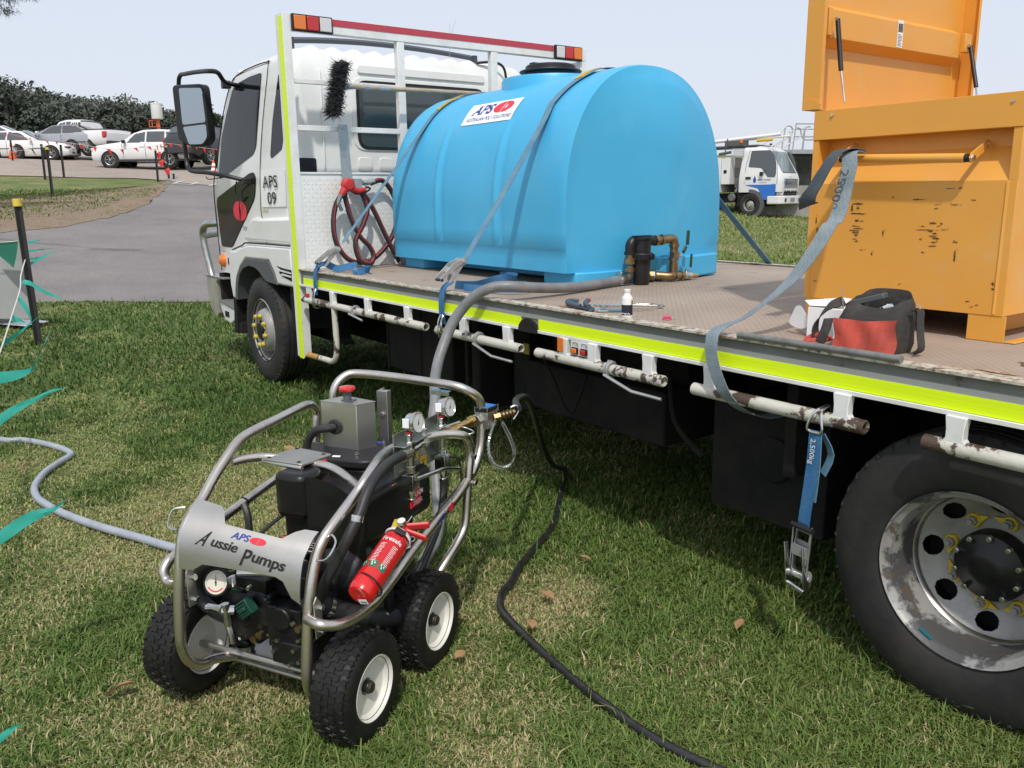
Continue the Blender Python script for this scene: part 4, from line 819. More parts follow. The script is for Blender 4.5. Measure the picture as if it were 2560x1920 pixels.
b.tube([(2.105, 1.20, .985), (2.105, 1.195, .968), (2.105, 1.175, .960), (2.06, 1.12, .966)], .022, 12, 4); b.cyl((2.06, 1.11, .966), (2.04, 1.09, .966), .030, n=8); b.cyl((2.105, 1.21, .962), (2.105, 1.25, .960), .020); b.cyl((2.105, 1.25, .960), (2.105, 1.272, .959), .026, n=6); b.build('brass_pipework', DBRASS, TK)
b = MB(); b.cyl((2.105, 1.20, 1.085), (2.105, 1.20, 1.055), .029, n=8); b.cyl((2.105, 1.25, 1.064), (2.105, 1.20, 1.066), .011); b.cyl((2.105, 1.272, .959), (2.105, 1.325, .956), .023, n=8); b.cyl((2.105, 1.30, .958), (2.105, 1.305, .99), .010); b.build('ball_valve', CHROME, TK)
GRN = mat('dark green lever', (.012, .055, .03), .45)
b = MB(); b.obox((2.12, 1.262, 1.095), (.004, .003, 0), (0, .011, .016), (0, -.006, .006)); b.obox((2.12, 1.285, 1.155), (.004, 0, 0), (0, .010, 0), (0, .002, .038)); b.build('valve_lever', GRN, TK, bevel=.003)
b = MB(); b.obox((2.12, 1.315, 1.035), (.004, 0, 0), (0, .007, 0), (0, .002, .035)); b.build('valve_lever', GRN, TK, bevel=.003)
b = MB(); b.cyl((2.105, 1.325, .956), (2.105, 1.35, .955), .014); b.cyl((2.105, 1.35, .955), (2.105, 1.385, .953), .0125, .008); b.build('drain_spout', BRASS, TK)
# ------------------------------------------------------------------ grey suction hose from the filter over the tray edge to the pump
def hose_mat(name, c, c2, sc):
    m = mat(name, c, .42, c2=c2, ns=12, bump=.2, bs=sc); return m
GHOSE = hose_mat('grey suction hose', (.20, .205, .21), (.155, .16, .165), 160)
b = MB(); b.tube([(2.085, .85, .962), (2.11, .72, .958), (2.16, .55, .958), (2.20, .38, .965), (2.22, .25, .975), (2.235, .13, .988), (2.22, .07, .995), (2.18, .02, .992), (2.145, -.02, .975), (2.109, -.05, .945), (2.065, -.08, .893), (2.046, -.12, .832), (2.049, -.16, .762), (2.065, -.2, .7), (2.1, -.24, .648), (2.149, -.28, .601), (2.216, -.32, .537), (2.264, -.36, .473), (2.372, -.42, .349), (2.451, -.46, .221), (2.524, -.5, .15), (2.576, -.55, .10), (2.612, -.6, .077), (2.66, -.66, .06)], .0235, 14, 4)
tag(b.build('suction_hose', GHOSE), 'thick grey hose arching from the black filter over the tray edge to the cart', 'hose')
# straps over the tank
def loop_strap(name, near, over, far, lb):
    P = [Vector(p) for p in near + over + far]; t = root(name, tuple(P[0]), lb, 'strap')
    b = MB(); k = len(near); xs_ = [Vector((1, 0, 0))] * len(P); W = [Vector((1, .0, 0)) for p in P]
    b.ribbon(P, W, .040, .0035, 4); b.build('webbing', STRAPB, t)
    return t
YSL = mat('yellow wear sleeve', (.52, .36, .05), .7, c2=(.38, .27, .06), ns=20)
def overpts(xa, xb, y0, y1, n=14, lift=.004):
    out = []
    for i in range(n + 1):
        y = y0 + (y1 - y0) * i / n; x = xa + (xb - xa) * (y - y0) / (y1 - y0); e = .003; nn = Vector((0, -(shz(y + e) - shz(y - e)) / (2 * e), 1)).normalized(); out.append((x, y + nn.y * lift, shz(y) + nn.z * lift))
    return out
def ratchet(name, par, o, ax, side, out_, sc=1.0, openk=1.0):
    """ratchet binder: o base, ax along the strap, side across, out_ away from the load"""
    o, ax, side, out_ = Vector(o), Vector(ax).normalized(), Vector(side).normalized(), Vector(out_).normalized(); M_ = lambda u, v, w: o + ax * u * sc + side * v * sc + out_ * w * sc
    b = MB()
    for s in (-1, 1):
        P = [(-.02, -.010), (.15, -.012), (.165, .0), (.15, .014), (.09, .020), (.02, .012), (-.02, .006)]
        b.prism(P, lambda u, v, t: M_(u, s * .026 + t, v), -.0018, .0018)
        H_ = [(.135, .004), (.155, .02), (.10, .055 * openk), (-.01, .075 * openk), (-.03, .068 * openk), (-.03, .055 * openk), (.03, .045 * openk), (.10, .018)]
        b.prism(H_, lambda u, v, t: M_(u, s * .034 + t, v), -.0018, .0018)
    b.cyl(M_(.145, -.040, .004), M_(.145, .040, .004), .012 * sc, n=12); b.cyl(M_(-.005, -.028, 0), M_(-.005, .028, 0), .006 * sc, n=10)
    for s in (-1, 1): b.lathe([(.010 * sc, 0), (.022 * sc, 0), (.022 * sc, .004 * sc), (.010 * sc, .004 * sc)], M_(.145, s * .030, .004), side * s, 14); b.nut(M_(.145, s * .040, .004), side * s, .009 * sc, .005 * sc)
    b.obox(M_(.05, 0, .004), ax * .022 * sc, side * .026 * sc, out_ * .0015 * sc); b.obox(M_(.06, 0, .048 * openk), ax * .018 * sc, side * .033 * sc, out_ * .0015 * sc)
    r = b.build(name, GALV, par, bevel=.0006)
    b = MB(); b.cyl(M_(-.022, -.040, .062 * openk), M_(-.022, .040, .062 * openk), .0085 * sc, n=10); b.build('ratchet_grip', BLACK, r)
    return r
def hook(par, p, d=(0, 0, -1)):
    x, y, z = p; b = MB()
    for s in (-.012, .012): b.tube([(x + s * .2, y - .002, z + .05), (x + s * 1.2, y - .022, z + .01), (x + s, y - .030, z - .045), (x + s, y - .018, z - .078), (x + s, y + .012, z - .080), (x + s, y + .026, z - .055)], .0042, 8, 4)
    return b.build('strap_hook', CHROME, par)
s1 = root('tie_down_strap', (.29, 0, .93), 'blue ratchet strap over the front end of the blue tank, beside the fuel hose', 'strap', 'ratchet straps holding the tank')
b = MB(); top1 = overpts(.452, .52, .745, 1.14, 18, .009) + overpts(.52, .60, 1.16, 1.56, 14, .009)
b.ribbon([(.362, .15, 1.115), (.412, .45, 1.49)] + top1 + [(.6, 1.9, 1.3), (.6, 2.40, .94)], (1, -.12, 0), .050, .0035, 3); b.build('webbing', STRAPB, s1)
b = MB(); b.ribbon(overpts(.460, .50, .80, .96, 8, .0115), (1, -.12, 0), .056, .005, 2); b.build('wear_sleeve', YSL, s1)
ratchet('ratchet', s1, (.325, .045, .985), (.05, .115, .145), (.98, -.2, 0), (-.10, -1, .5), .80)
b = MB(); b.ribbon([(.325, .05, .99), (.30, .0, .965), (.29, -.012, .93), (.288, -.016, .86), (.285, -.012, .80)], (1, 0, 0), .042, .005, 3); b.ribbon([(.318, .06, 1.0), (.26, .03, .985), (.25, .02, .955), (.29, .0, .945)], (1, .2, .2), .042, .004, 3); b.ribbon([(.31, .06, .985), (.34, .12, .955), (.40, .20, .975), (.46, .17, .955), (.56, .14, .952)], (.15, .5, .7), .042, .004, 4); b.ribbon([(.56, .14, .952), (.60, .17, .957), (.57, .22, .96), (.45, .24, .956)], (.2, .3, 1), .040, .004, 4); b.build('strap_tail', STRAPD, s1)
b = MB(); b.text('2,500kg', .030, lambda u, v, t: (.575 - u * .95, .1365 + u * .20, .968 - v), bold=.004); b.build('strap_print', INKW, s1, smooth_a=0)
hook(s1, (.285, -.004, .80))
s2 = root('tie_down_strap', (1.79, 0, .93), 'blue ratchet strap over the rear half of the blue tank, next to its printed sticker', 'strap', 'ratchet straps holding the tank')
b = MB(); b.ribbon([(1.765, .13, 1.08), (1.735, .42, 1.44), (1.712, .64, 1.725)] + overpts(1.690, 1.757, .725, .90, 12, .009) + overpts(1.757, 1.60, .92, 1.56, 14, .009) + [(1.70, 1.9, 1.42), (1.79, 2.41, .93)], (1, -.1, 0), .054, .0035, 3); b.build('webbing', STRAPB, s2)
b = MB(); b.ribbon(overpts(1.742, 1.70, .86, 1.02, 8, .0115), (1, -.12, 0), .060, .005, 2); b.build('wear_sleeve', YSL, s2)
ratchet('ratchet', s2, (1.775, .035, .985), (.0, .115, .145), (1, -.05, 0), (-.05, -1, .6), .80)
b = MB(); b.ribbon([(1.785, .04, .985), (1.79, .0, .965), (1.785, -.012, .93), (1.784, -.018, .86), (1.786, -.012, .79)], (1, 0, 0), .042, .005, 3); b.build('strap_tail', STRAPD, s2)
b = MB(); b.ribbon([(1.79, .06, .97), (1.74, .20, .955), (1.68, .34, .962), (1.72, .40, .975), (1.66, .50, .955), (1.56, .58, .960), (1.50, .52, .965)], (.2, .1, 1), .040, .004, 4); b.ribbon([(1.80, .10, .955), (1.90, .16, .952), (2.02, .20, .958), (2.06, .29, .956), (1.98, .33, .965), (1.88, .30, .956)], (.2, .2, 1), .034, .004, 4); b.build('strap_slack', STRAPD, s2)
hook(s2, (1.786, -.004, .80))
b = MB(); b.tube([(1.80, -.02, .82), (1.83, -.05, .79), (1.82, -.03, .74), (1.79, -.01, .73), (1.80, .03, .76)], .006, 8, 4); b.build('hook_wire', CHROME, s2)
# far side strap
# ------------------------------------------------------------------ fuel hose with red nozzle on the headboard
fh = root('fuel_hose', (.06, .4, .94), 'black hose with red stripe and red fuel nozzle hung on the headboard plate', 'hose')
FH = [(.06, .505, 1.47), (.06, .583, 1.49), (.06, .640, 1.445), (.06, .680, 1.37), (.06, .70, 1.28), (.06, .675, 1.18), (.06, .612, 1.076), (.06, .506, .985), (.06, .407, .962), (.065, .312, .992), (.065, .242, 1.091), (.065, .226, 1.212), (.065, .248, 1.33), (.085, .285, 1.40)]
FH2 = [(.10, .300, 1.42), (.09, .310, 1.363), (.09, .345, 1.234), (.09, .40, 1.13), (.09, .463, 1.065), (.09, .487, 1.0), (.10, .455, .955), (.09, .385, .985), (.09, .362, 1.10), (.09, .421, 1.206), (.085, .460, 1.31), (.07, .43, 1.42)]
FH3 = [(.07, .43, 1.42), (.07, .505, 1.317), (.07, .594, 1.13), (.07, .65, 1.02), (.07, .688, .955)]
BHOSE = mat('black rubber hose', (.022, .022, .023), .5)
b = MB(); b.tube(FH, .0165, 10, 5); b.tube(FH2, .0165, 10, 5); b.tube(FH3, .0165, 10, 5); b.build('hose', BHOSE, fh)
b = MB()
for F in (FH, FH2, FH3): b.tube([(x + .0125, y, z + .0085) for x, y, z in F], .0052, 6, 5)
b.build('red_stripe', mat('dull red stripe', (.33, .03, .035), .6), fh)
b = MB(); b.cyl((.06, .475, 1.475), (.06, .53, 1.485), .019, n=10); b.nut((.06, .465, 1.475), (0, -1, .1), .022, .02); b.cyl((.07, .695, .968), (.07, .70, .937), .02, n=10); b.build('hose_end', GALV, fh)
b = MB(); b.lathe([(0, .035), (.030, .032), (.040, .02), (.040, -.02), (.03, -.03), (0, -.032)], (.115, .318, 1.462), (1, 0, 0), 18); b.tube([(.115, .318, 1.455), (.115, .29, 1.425), (.115, .268, 1.398)], [.03, .024, .020], 12); b.tube([(.115, .33, 1.44), (.115, .39, 1.422), (.115, .44, 1.432)], [.022, .018, .014], 10); b.build('nozzle_body', REDPL, fh)
b = MB(); b.tube([(.115, .268, 1.398), (.115, .250, 1.36), (.115, .252, 1.335), (.115, .268, 1.30)], [.014, .012, .011, .011], 10, 3)
for i in range(4): b.lathe([(.012, 0), (.016, .003), (.012, .006)], (.115, .262 - i * .004, 1.388 - i * .010), (0, .35, .9), 12)
b.build('nozzle_spout', ALLOY, fh)
b = MB(); b.tube([(.115, .33, 1.43), (.115, .37, 1.405), (.115, .43, 1.41), (.115, .475, 1.437), (.115, .44, 1.447)], .006, 8, 4); b.build('trigger_guard', BLACK, fh)
# ------------------------------------------------------------------ broom on the headboard
br = root('broom', (.10, .35, 1.86), 'black bristle broom with a wooden handle lying across the headboard rails', 'broom')
b = MB(); b.cyl((.10, .345, 2.060), (.10, .735, 2.064), .0155, n=12); b.cyl((.10, .735, 2.064), (.09, 1.55, 2.075), .0148, n=12); b.build('broom_handle', mat('weathered wooden pole', (.42, .36, .27), .7, c2=(.30, .25, .18), ns=9, stretch=(6, 1, 6)), br)
b = MB(); b.cyl((.10, .335, 2.060), (.10, .378, 2.061), .0185, n=12); b.cyl((.10, .47, 2.0615), (.10, .515, 2.062), .0175, n=10); b.cyl((.10, .575, 2.0625), (.10, .65, 2.063), .0180, n=10); b.build('handle_tape', GALV, br)
b = MB(); b.obox((.10, .30, 2.05), (.02, 0, 0), Vector((0, .025, -.010)), Vector((0, .045, .155))); b.build('broom_head', mat('dark broom block', (.06, .045, .035), .8), br, bevel=.005)
b = MB(); r = random.Random(4)
for i in range(2600):
    t = r.random(); e = r.uniform(-1, 1); base = Vector((.10 + r.uniform(-.03, .03), .265 + .075 * t - .005 + r.uniform(-.02, .04), 1.885 + .31 * t)); ln = r.uniform(.05, .085)
    d = Vector((r.uniform(-.35, .35), -1 + r.uniform(-.3, .5), r.uniform(-.5, .45))).normalized(); 
    if r.random() < .25: d = Vector((r.uniform(-.3, 1), r.uniform(-.6, .8), r.uniform(-.6, .6))).normalized(); ln *= .6
    w = Vector((r.uniform(-1, 1), r.uniform(-1, 1), r.uniform(-1, 1))).cross(d).normalized() * .0016; m_ = base + d * ln * .6 + Vector((0, 0, r.uniform(-.012, .004))); tip = base + d * ln + Vector((r.uniform(-.01, .01), 0, r.uniform(-.03, .01)))
    b.add([base - w, base + w, m_ + w, m_ - w, tip], [(0, 1, 2, 3), (3, 2, 4)])
stuff(b.build('bristles', mat('black bristles', (.02, .02, .022), .6), br, smooth_a=0))
# ------------------------------------------------------------------ orange site box
BX = root('site_box', (3.70, 1.07, .932), 'orange yellow steel site box with its lid standing open on the tray', 'box')
x0, x1, y0, y1, zb, zt_ = 3.350, 4.030, .555, 1.585, 1.010, 1.645
b = MB()
b.box(x0, x1, y0, y0 + .002, zb, 1.402)                                            # lower front panel
b.add([(x0 + .022, y0, 1.402), (x1 - .026, y0, 1.402), (x1 - .026, y0 + .062, 1.500), (x0 + .022, y0 + .062, 1.500)], [(0, 1, 2, 3)])
b.add([(x0 + .022, y0 + .062, 1.500), (x1 - .026, y0 + .062, 1.500), (x1 - .026, y0 + .066, 1.549), (x0 + .022, y0 + .066, 1.549)], [(0, 1, 2, 3)])
b.add([(x0 + .022, y0, 1.402), (x0 + .022, y0 + .062, 1.500), (x0 + .022, y0 + .066, 1.549), (x0 + .022, y0, 1.549)], [(0, 1, 2, 3)]); b.add([(x1 - .026, y0, 1.402), (x1 - .026, y0 + .062, 1.500), (x1 - .026, y0 + .066, 1.549), (x1 - .026, y0, 1.549)], [(3, 2, 1, 0)])
b.box(x0, x0 + .022, y0, y0 + .0021, 1.402, 1.549); b.box(x1 - .026, x1, y0, y0 + .0021, 1.402, 1.549)
b.box(x0, x1, y0 - .003, y0 + .070, 1.5495, zt_)                                   # rim
b.box(x0, x1, y1 - .04, y1, zb, zt_); b.box(x0, x0 + .004, y0 + .0022, y1 - .04, zb, zt_); b.box(x0 + .004, x0 + .045, y0 + .07, y1 - .04, zt_ - .03, zt_)
b.box(x1 - .004, x1, y0 + .0022, y1 - .04, zb, zt_); b.box(x1 - .045, x1 - .004, y0 + .07, y1 - .04, zt_ - .03, zt_); b.box(x0 + .004, x1 - .004, y0 + .003, y1 - .04, zb, zb + .01); b.box(x0 + .004, x1 - .004, y0 + .07, y0 + .072, 1.02, 1.6)
b.build('box_body', ORANGE, BX, bevel=.0025)
b = MB(); b.prism_xy([(x1 - .028, y0 - .0035), (x1 - .020, y0 - .0005), (x1 - .026, y0 - .0005)], zb + .005, 1.40); b.box(x0 + .020, x0 + .0225, y0 - .0012, y0 + .001, zb + .005, 1.40); b.build('panel_fold', ORANGE, BX)
b = MB()
for xa, xb in ((x0 + .01, x0 + .12), (x1 - .10, x1 + .01)): b.box(xa, xb, y0 + .002, y0 + .006, .9325, zb); b.box(xa, xa + .004, y0 + .006, y1, .9325, zb); b.box(xb - .002, xb + .03, y0 + .006, y1, .9325, .937)
b.build('box_skid', ORANGE, BX, bevel=.001)
b = MB()
r = random.Random(3)
for X2, Z2, rx, rz in SCUFFS:
    n = 22; P = []
    for i in range(n):
        a = 2 * math.pi * i / n; k2 = 1 + r.uniform(-.38, .30); P.append((X2 + rx * math.cos(a) * k2, y0 - .0009, Z2 + rz * .9 * math.sin(a) * (1 + r.uniform(-.5, .4))))
    b.add(P, [tuple(range(n))])
    for _ in range(4): px, pz = X2 + r.uniform(-1.4, 1.4) * rx, Z2 + r.uniform(-1.8, 1.8) * rz; e = r.uniform(.0008, .003); b.add([(px, y0 - .0009, pz), (px + e * 2, y0 - .0009, pz + e * .3), (px + e, y0 - .0009, pz + e)], [(0, 1, 2)])
b.build('paint_scuffs', mat('bare rusty scuffs', (.085, .045, .025), .7, c2=(.20, .10, .035), ns=70), BX, smooth_a=0)
# lift handle on the near end
b = MB(); b.cyl((3.502, .515, 1.482), (3.895, .515, 1.4675), .0138, n=18); hd = b.build('lift_handle', ORANGE, BX)
b = MB(); b.cyl((3.488, .515, 1.4825), (3.502, .515, 1.482), .0122, n=14); b.cyl((3.895, .515, 1.4675), (3.910, .515, 1.467), .0122, n=14); b.build('handle_grommet', BLACK, hd)
for xx, zz in ((3.484, 1.483), (3.914, 1.467)):
    b = MB(); b.prism([(.510, -.014), (.502, 0), (.510, .014), (.60, .055), (.612, .042), (.60, .028)], lambda u, v, t: (xx + t, u, zz + v), -.0025, .0025); a_ = b.build('handle_arm', ORANGE, hd)
    b = MB(); b.nut((xx, .515, zz), (1, 0, 0), .010, .008); b.nut((xx + .003, .592, zz + .044), (1, 0, 0), .008, .008); b.build('arm_bolt', CHROME, a_)
# lid, standing up over the front edge of the box
xl = 3.295; LZ0, LZ1 = 1.652, 2.34
b = MB(); b.box(xl, xl + .002, y0 + .001, 1.590, LZ0, LZ1); b.box(xl + .002, 3.362, y0 + .001, y0 + .004, LZ0, LZ1); b.box(xl + .002, 3.362, 1.587, 1.590, LZ0, LZ1); b.box(xl + .002, 3.362, y0 + .004, 1.587, LZ1 - .003, LZ1); b.box(xl + .002, 3.345, y0 + .004, 1.587, LZ0, LZ0 + .003); b.box(3.358, 3.3615, y0 + .004, y0 + .018, LZ0, LZ1); b.box(3.358, 3.3615, 1.575, 1.587, LZ0, LZ1)
b.build('box_lid', ORANGE, BX, bevel=.0012)
for z0 in (1.893, 2.25):
    b = MB(); b.prism([(3.297, z0 - .028), (3.334, z0), (3.334, z0 + .092), (3.297, z0 + .112)], lambda u, v, t: (u, t, v), y0 + .045, 1.50); b.build('lid_stiffener', ORANGE, BX, bevel=.002)
b = MB(); b.prism_xz([(3.30, 1.652), (3.372, 1.652), (3.372, 1.668), (3.345, 1.685), (3.30, 1.685)], y0 - .0045, y0 - .0005); b.build('lid_hinge', ORANGE, BX)
for P in (((3.36, .633, 1.947), (3.40, .612, 1.777), (3.445, .577, 1.668)), ((3.362, 1.53, 1.939), (3.42, 1.492, 1.775), (3.45, 1.47, 1.66))):
    b = MB(); b.cyl(P[0], P[1], .0082, n=14); st = b.build('gas_strut', BLACK, BX)
    b = MB(); b.cyl(P[1], P[2], .0034, n=10); b.nut(P[0], (0, -1, 0), .007, .01); b.build('strut_rod', CHROME, st)
b = MB(); b.box(3.335, 3.350, .60, .625, 1.895, 1.985); b.box(3.335, 3.355, 1.50, 1.55, 1.915, 1.985); b.build('strut_bracket', ORANGE, BX, bevel=.002)
b = MB(); b.box(3.3345, 3.3352, 1.045, 1.082, 1.897, 1.992); dl = b.build('data_label', PAPER, BX)
b = MB(); r = random.Random(5)
for i in range(34):
    yy = 1.049 + (i % 17) * .0018; b.box(3.3354, 3.3357, yy, yy + r.choice([.0005, .0009]), 1.950, 1.980)
for i in range(9): b.box(3.3354, 3.3357, 1.049, 1.049 + r.uniform(.015, .029), 1.902 + i * .0048, 1.9035 + i * .0048)
b.build('barcode', INKK, dl, smooth_a=0)
b = MB(); b.nut((3.42, y0 - .0035, 1.628), (0, -1, 0), .006, .005); b.nut((3.995, y0 - .0035, 1.62), (0, -1, 0), .005, .003, 12); b.build('rim_bolt', CHROME, BX)
# webbing draped through the box handle and over the tray edge
ws = root('loose_strap', (3.5, .2, .94), 'faded grey webbing strap looped over the box handle and hanging off the tray edge', 'strap')
WEB = mat('faded grey webbing', (.20, .25, .275), .85, c2=(.26, .30, .32), ns=18, bump=.8, bs=300)
def web_stripes(m):
    nt = m.node_tree; N = nt.nodes; L = nt.links
    tc = N.new('ShaderNodeTexCoord'); w = N.new('ShaderNodeTexChecker'); w.inputs['Scale'].default_value = 170; L.new(tc.outputs['Object'], w.inputs[0])
    b_ = N['Principled BSDF']; old = b_.inputs['Base Color'].links[0].from_socket; mx = N.new('ShaderNodeMix'); mx.data_type = 'RGBA'; mx.blend_type = 'MULTIPLY'; mx.inputs[0].default_value = .35; L.new(old, mx.inputs[6]); L.new(w.outputs[0], mx.inputs[7]); w.inputs[1].default_value = (1, 1, 1, 1); w.inputs[2].default_value = (.45, .6, .75, 1); L.new(mx.outputs[2], b_.inputs['Base Color'])
web_stripes(WEB)
PA = [(3.562, .50, 1.497), (3.568, .44, 1.499), (3.583, .42, 1.46), (3.585, .41, 1.427), (3.585, .40, 1.383), (3.594, .37, 1.327), (3.594, .345, 1.285), (3.60, .31, 1.275), (3.596, .28, 1.236), (3.58, .24, 1.174), (3.555, .2, 1.112), (3.535, .15, 1.068), (3.514, .1, 1.030), (3.478, .07, .992), (3.455, .03, .975), (3.445, -.005, .962), (3.443, -.03, .945), (3.449, -.042, .915), (3.453, -.045, .885), (3.466, -.047, .851), (3.485, -.045, .81), (3.506, -.035, .768), (3.522, .0, .727), (3.53, .06, .694), (3.535, .14, .672), (3.56, .24, .68)]
WA = [(1, .3, 0)] * 9 + [(1, .15, .1), (1, .0, .15), (.95, -.1, .25), (.9, -.3, .3), (.9, -.4, .2), (.95, -.25, .1), (1, -.1, 0)] + [(1, 0, 0)] * 10
b = MB(); b.ribbon(PA, WA, .046, .003, 4); b.build('webbing', WEB, ws)
b = MB(); b.ribbon([(3.562, .50, 1.500), (3.555, .44, 1.507), (3.535, .41, 1.492), (3.522, .385, 1.452), (3.500, .37, 1.40), (3.480, .365, 1.36), (3.462, .38, 1.33), (3.45, .42, 1.34)], [(1, .3, 0), (1, .3, .1), (.9, .1, .3), (.85, .0, .4), (.8, 0, .4), (.7, 0, .45), (.5, .3, .3), (.5, .5, .2)], .050, .003, 4); b.build('webbing_fold', mat('dark slate webbing', (.045, .065, .08), .8, c2=(.07, .09, .105), ns=12), ws)
b = MB(); b.text('2500', .046, lambda u, v, t: (3.572 + v * .9 + .0, .393 - (u / .14) * .06, 1.445 - u), sx=1.1, bold=.006); b.build('strap_print', mat('faded black print', (.05, .055, .055), .8), ws, smooth_a=0)
# hanging ratchet
hr = root('hanging_ratchet', (3.82, -.05, .26), 'blue strap with an open ratchet hanging from the rope rail beside the rear wheel', 'strap')
b = MB(); b.ribbon([(3.840, -.05, .726), (3.842, -.055, .65), (3.838, -.058, .56), (3.830, -.06, .455), (3.829, -.055, .44)], (1, -.1, 0), .038, .004, 3); b.build('webbing', STRAPD, hr)
b = MB(); b.ribbon([(3.842, -.047, .722), (3.845, -.048, .62), (3.84, -.05, .52)], (1, -.1, 0), .036, .004, 2); b.ribbon([(3.85, -.03, .715), (3.875, -.02, .66), (3.86, -.03, .60)], (.9, -.4, 0), .03, .002, 3); b.build('webbing_tail', STRAPB, hr)
b = MB(); b.text('2,500kg', .024, lambda u, v, t: (3.842 + v * .9 - .007 - u * .03, -.0605, .705 - u), sx=1.0, bold=.004); b.build('strap_print', INKW, hr, smooth_a=0)
b = MB()
for s in (-1, 1): b.tube([(3.842 + s * .006, -.035, .785), (3.842 + s * .014, -.050, .77), (3.842 + s * .024, -.058, .735), (3.842 + s * .019, -.055, .724), (3.842, -.055, .722)], .0038, 8, 4); b.tube([(3.842 + s * .006, -.035, .785), (3.842 + s * .005, .01, .79), (3.842 + s * .005, .03, .765)], .0038, 8, 4)
b.build('strap_hook', CHROME, hr)
ratchet('ratchet', hr, (3.833, -.06, .425), (-.015, .01, -.15), (1, -.15, 0), (.3, -1, 0), .95, .35)
b = MB()
for s in (-1, 1): b.prism([(0, -.008), (.13, -.012), (.15, .004), (.13, .010), (0, .008)], lambda u, v, t: Vector((3.815 + s * .030 + t + u * .12, -.075 + v, .385 - u * .9)), -.0018, .0018)
b.cyl((3.80, -.075, .262), (3.862, -.085, .255), .0075, n=10); b.build('ratchet_handle', CHROME, hr, bevel=.0005)
# ------------------------------------------------------------------ small things on the deck
# tool bag
bg = root('tool_bag', (3.85, .2, .932), 'open black canvas tool bag with a dirty red front pocket, by the orange box', 'bag')
CANV = mat('dirty black canvas', (.030, .028, .026), .85, c2=(.065, .055, .045), ns=14, nlo=.45, nhi=.72, bump=.6, bs=50)
b = MB(); rows = []
for z, ax, ay0, ay1, w in ((.9325, .098, .135, .255, 0), (.955, .104, .128, .262, .2), (.985, .104, .128, .264, .5), (1.015, .100, .134, .262, .7), (1.038, .096, .146, .262, 1.), (1.058, .090, .158, .268, 1.2), (1.078, .076, .185, .272, 1.2)):
    P = []; cy = (ay0 + ay1) / 2; hy = (ay1 - ay0) / 2; n = 36
    for i in range(n):
        a = 2 * math.pi * i / n; cx_, sy_ = math.cos(a), math.sin(a)
        zz = z + (.022 * max(0, sy_) + .0 - .028 * max(0, -sy_) ** 2) * (w * .8); rr_ = 1 + .03 * math.sin(5 * a + z * 60) * min(1, w + .3)
        P.append((3.846 + ax * math.copysign(abs(cx_) ** .6, cx_) * rr_, cy + hy * math.copysign(abs(sy_) ** .6, sy_) * rr_, zz))
    P.append(P[0]); rows.append(P)
b.grid(rows); b.grid([rows[-1], [(3.846 + (x - 3.846) * .93, .225 + (y - .225) * .9, z - .012) for x, y, z in rows[-1]], [(3.846 + (x - 3.846) * .9, .215 + (y - .215) * .9, 1.02) for x, y, z in rows[-1]]]); b.add([(3.77, .15, 1.02), (3.92, .15, 1.02), (3.92, .25, 1.02), (3.77, .25, 1.02)], [(0, 1, 2, 3)]); b.build('bag_body', CANV, bg, smooth_a=60)
b = MB(); P = [[(3.760 + .192 * i / 10 + .004 * math.sin(j), .1165 + .006 * math.sin(i * 1.3 + j * .7) - .004 * math.sin(math.pi * i / 10) + .0022 * j, .936 + (.083 + .012 * (i / 10)) * j / 6 + (.0 if j < 6 else -.006 * math.sin(math.pi * i / 10))) for j in range(7)] for i in range(11)]
b.grid(P); b.build('front_pocket', mat('grubby red canvas', (.50, .075, .05), .8, c2=(.22, .05, .035), ns=9, nlo=.5, nhi=.75, bump=.4, bs=40), bg)
b = MB(); b.ribbon([(3.69, .16, .935), (3.682, .15, .97), (3.688, .16, 1.01), (3.715, .17, 1.045), (3.74, .20, 1.06)], (0, .7, .7), .03, .003, 4); b.ribbon([(3.95, .20, 1.05), (3.972, .20, 1.055), (3.98, .19, 1.03), (3.99, .18, .99), (4.0, .17, .955), (3.985, .16, .94)], (.3, 1, 0), .024, .003, 4); b.ribbon([(3.72, .12, .94), (3.73, .13, .98), (3.725, .15, 1.01)], (1, 0, 0), .03, .003, 3); b.build('bag_strap', CANV, bg)
b = MB(); b.tube([(3.748, .185, 1.035), (3.742, .185, 1.08), (3.741, .185, 1.102)], .0015, 5); b.tube([(3.95, .225, 1.05), (3.962, .22, 1.04), (3.96, .22, 1.06), (3.95, .225, 1.065)], .002, 5, 3); b.build('wire_end', GALV, bg)
b = MB(); b.obox((3.812, .215, 1.070), Vector((.045, .006, .014)), Vector((-.004, .020, 0)), Vector((-.003, 0, .008))); tag(b.build('calculator', mat('slate plastic', (.075, .085, .095), .4), bevel=.003), 'dark grey handheld box lying across the top of the tool bag', 'tool case')
b = MB(); r = random.Random(9); rows = [[(3.86 + .04 * i / 6 + r.uniform(-.003, .003), .185 + .045 * j / 5, 1.048 + .010 * math.sin(i) + r.uniform(-.006, .006)) for j in range(6)] for i in range(7)]; b.grid(rows); tag(b.build('plastic_sleeve', mat('crinkled clear film', (.55, .56, .57), .12, .3, c2=(.25, .26, .27), ns=50, coat=.8), smooth_a=0), 'crinkled clear plastic packet inside the tool bag', 'packet')
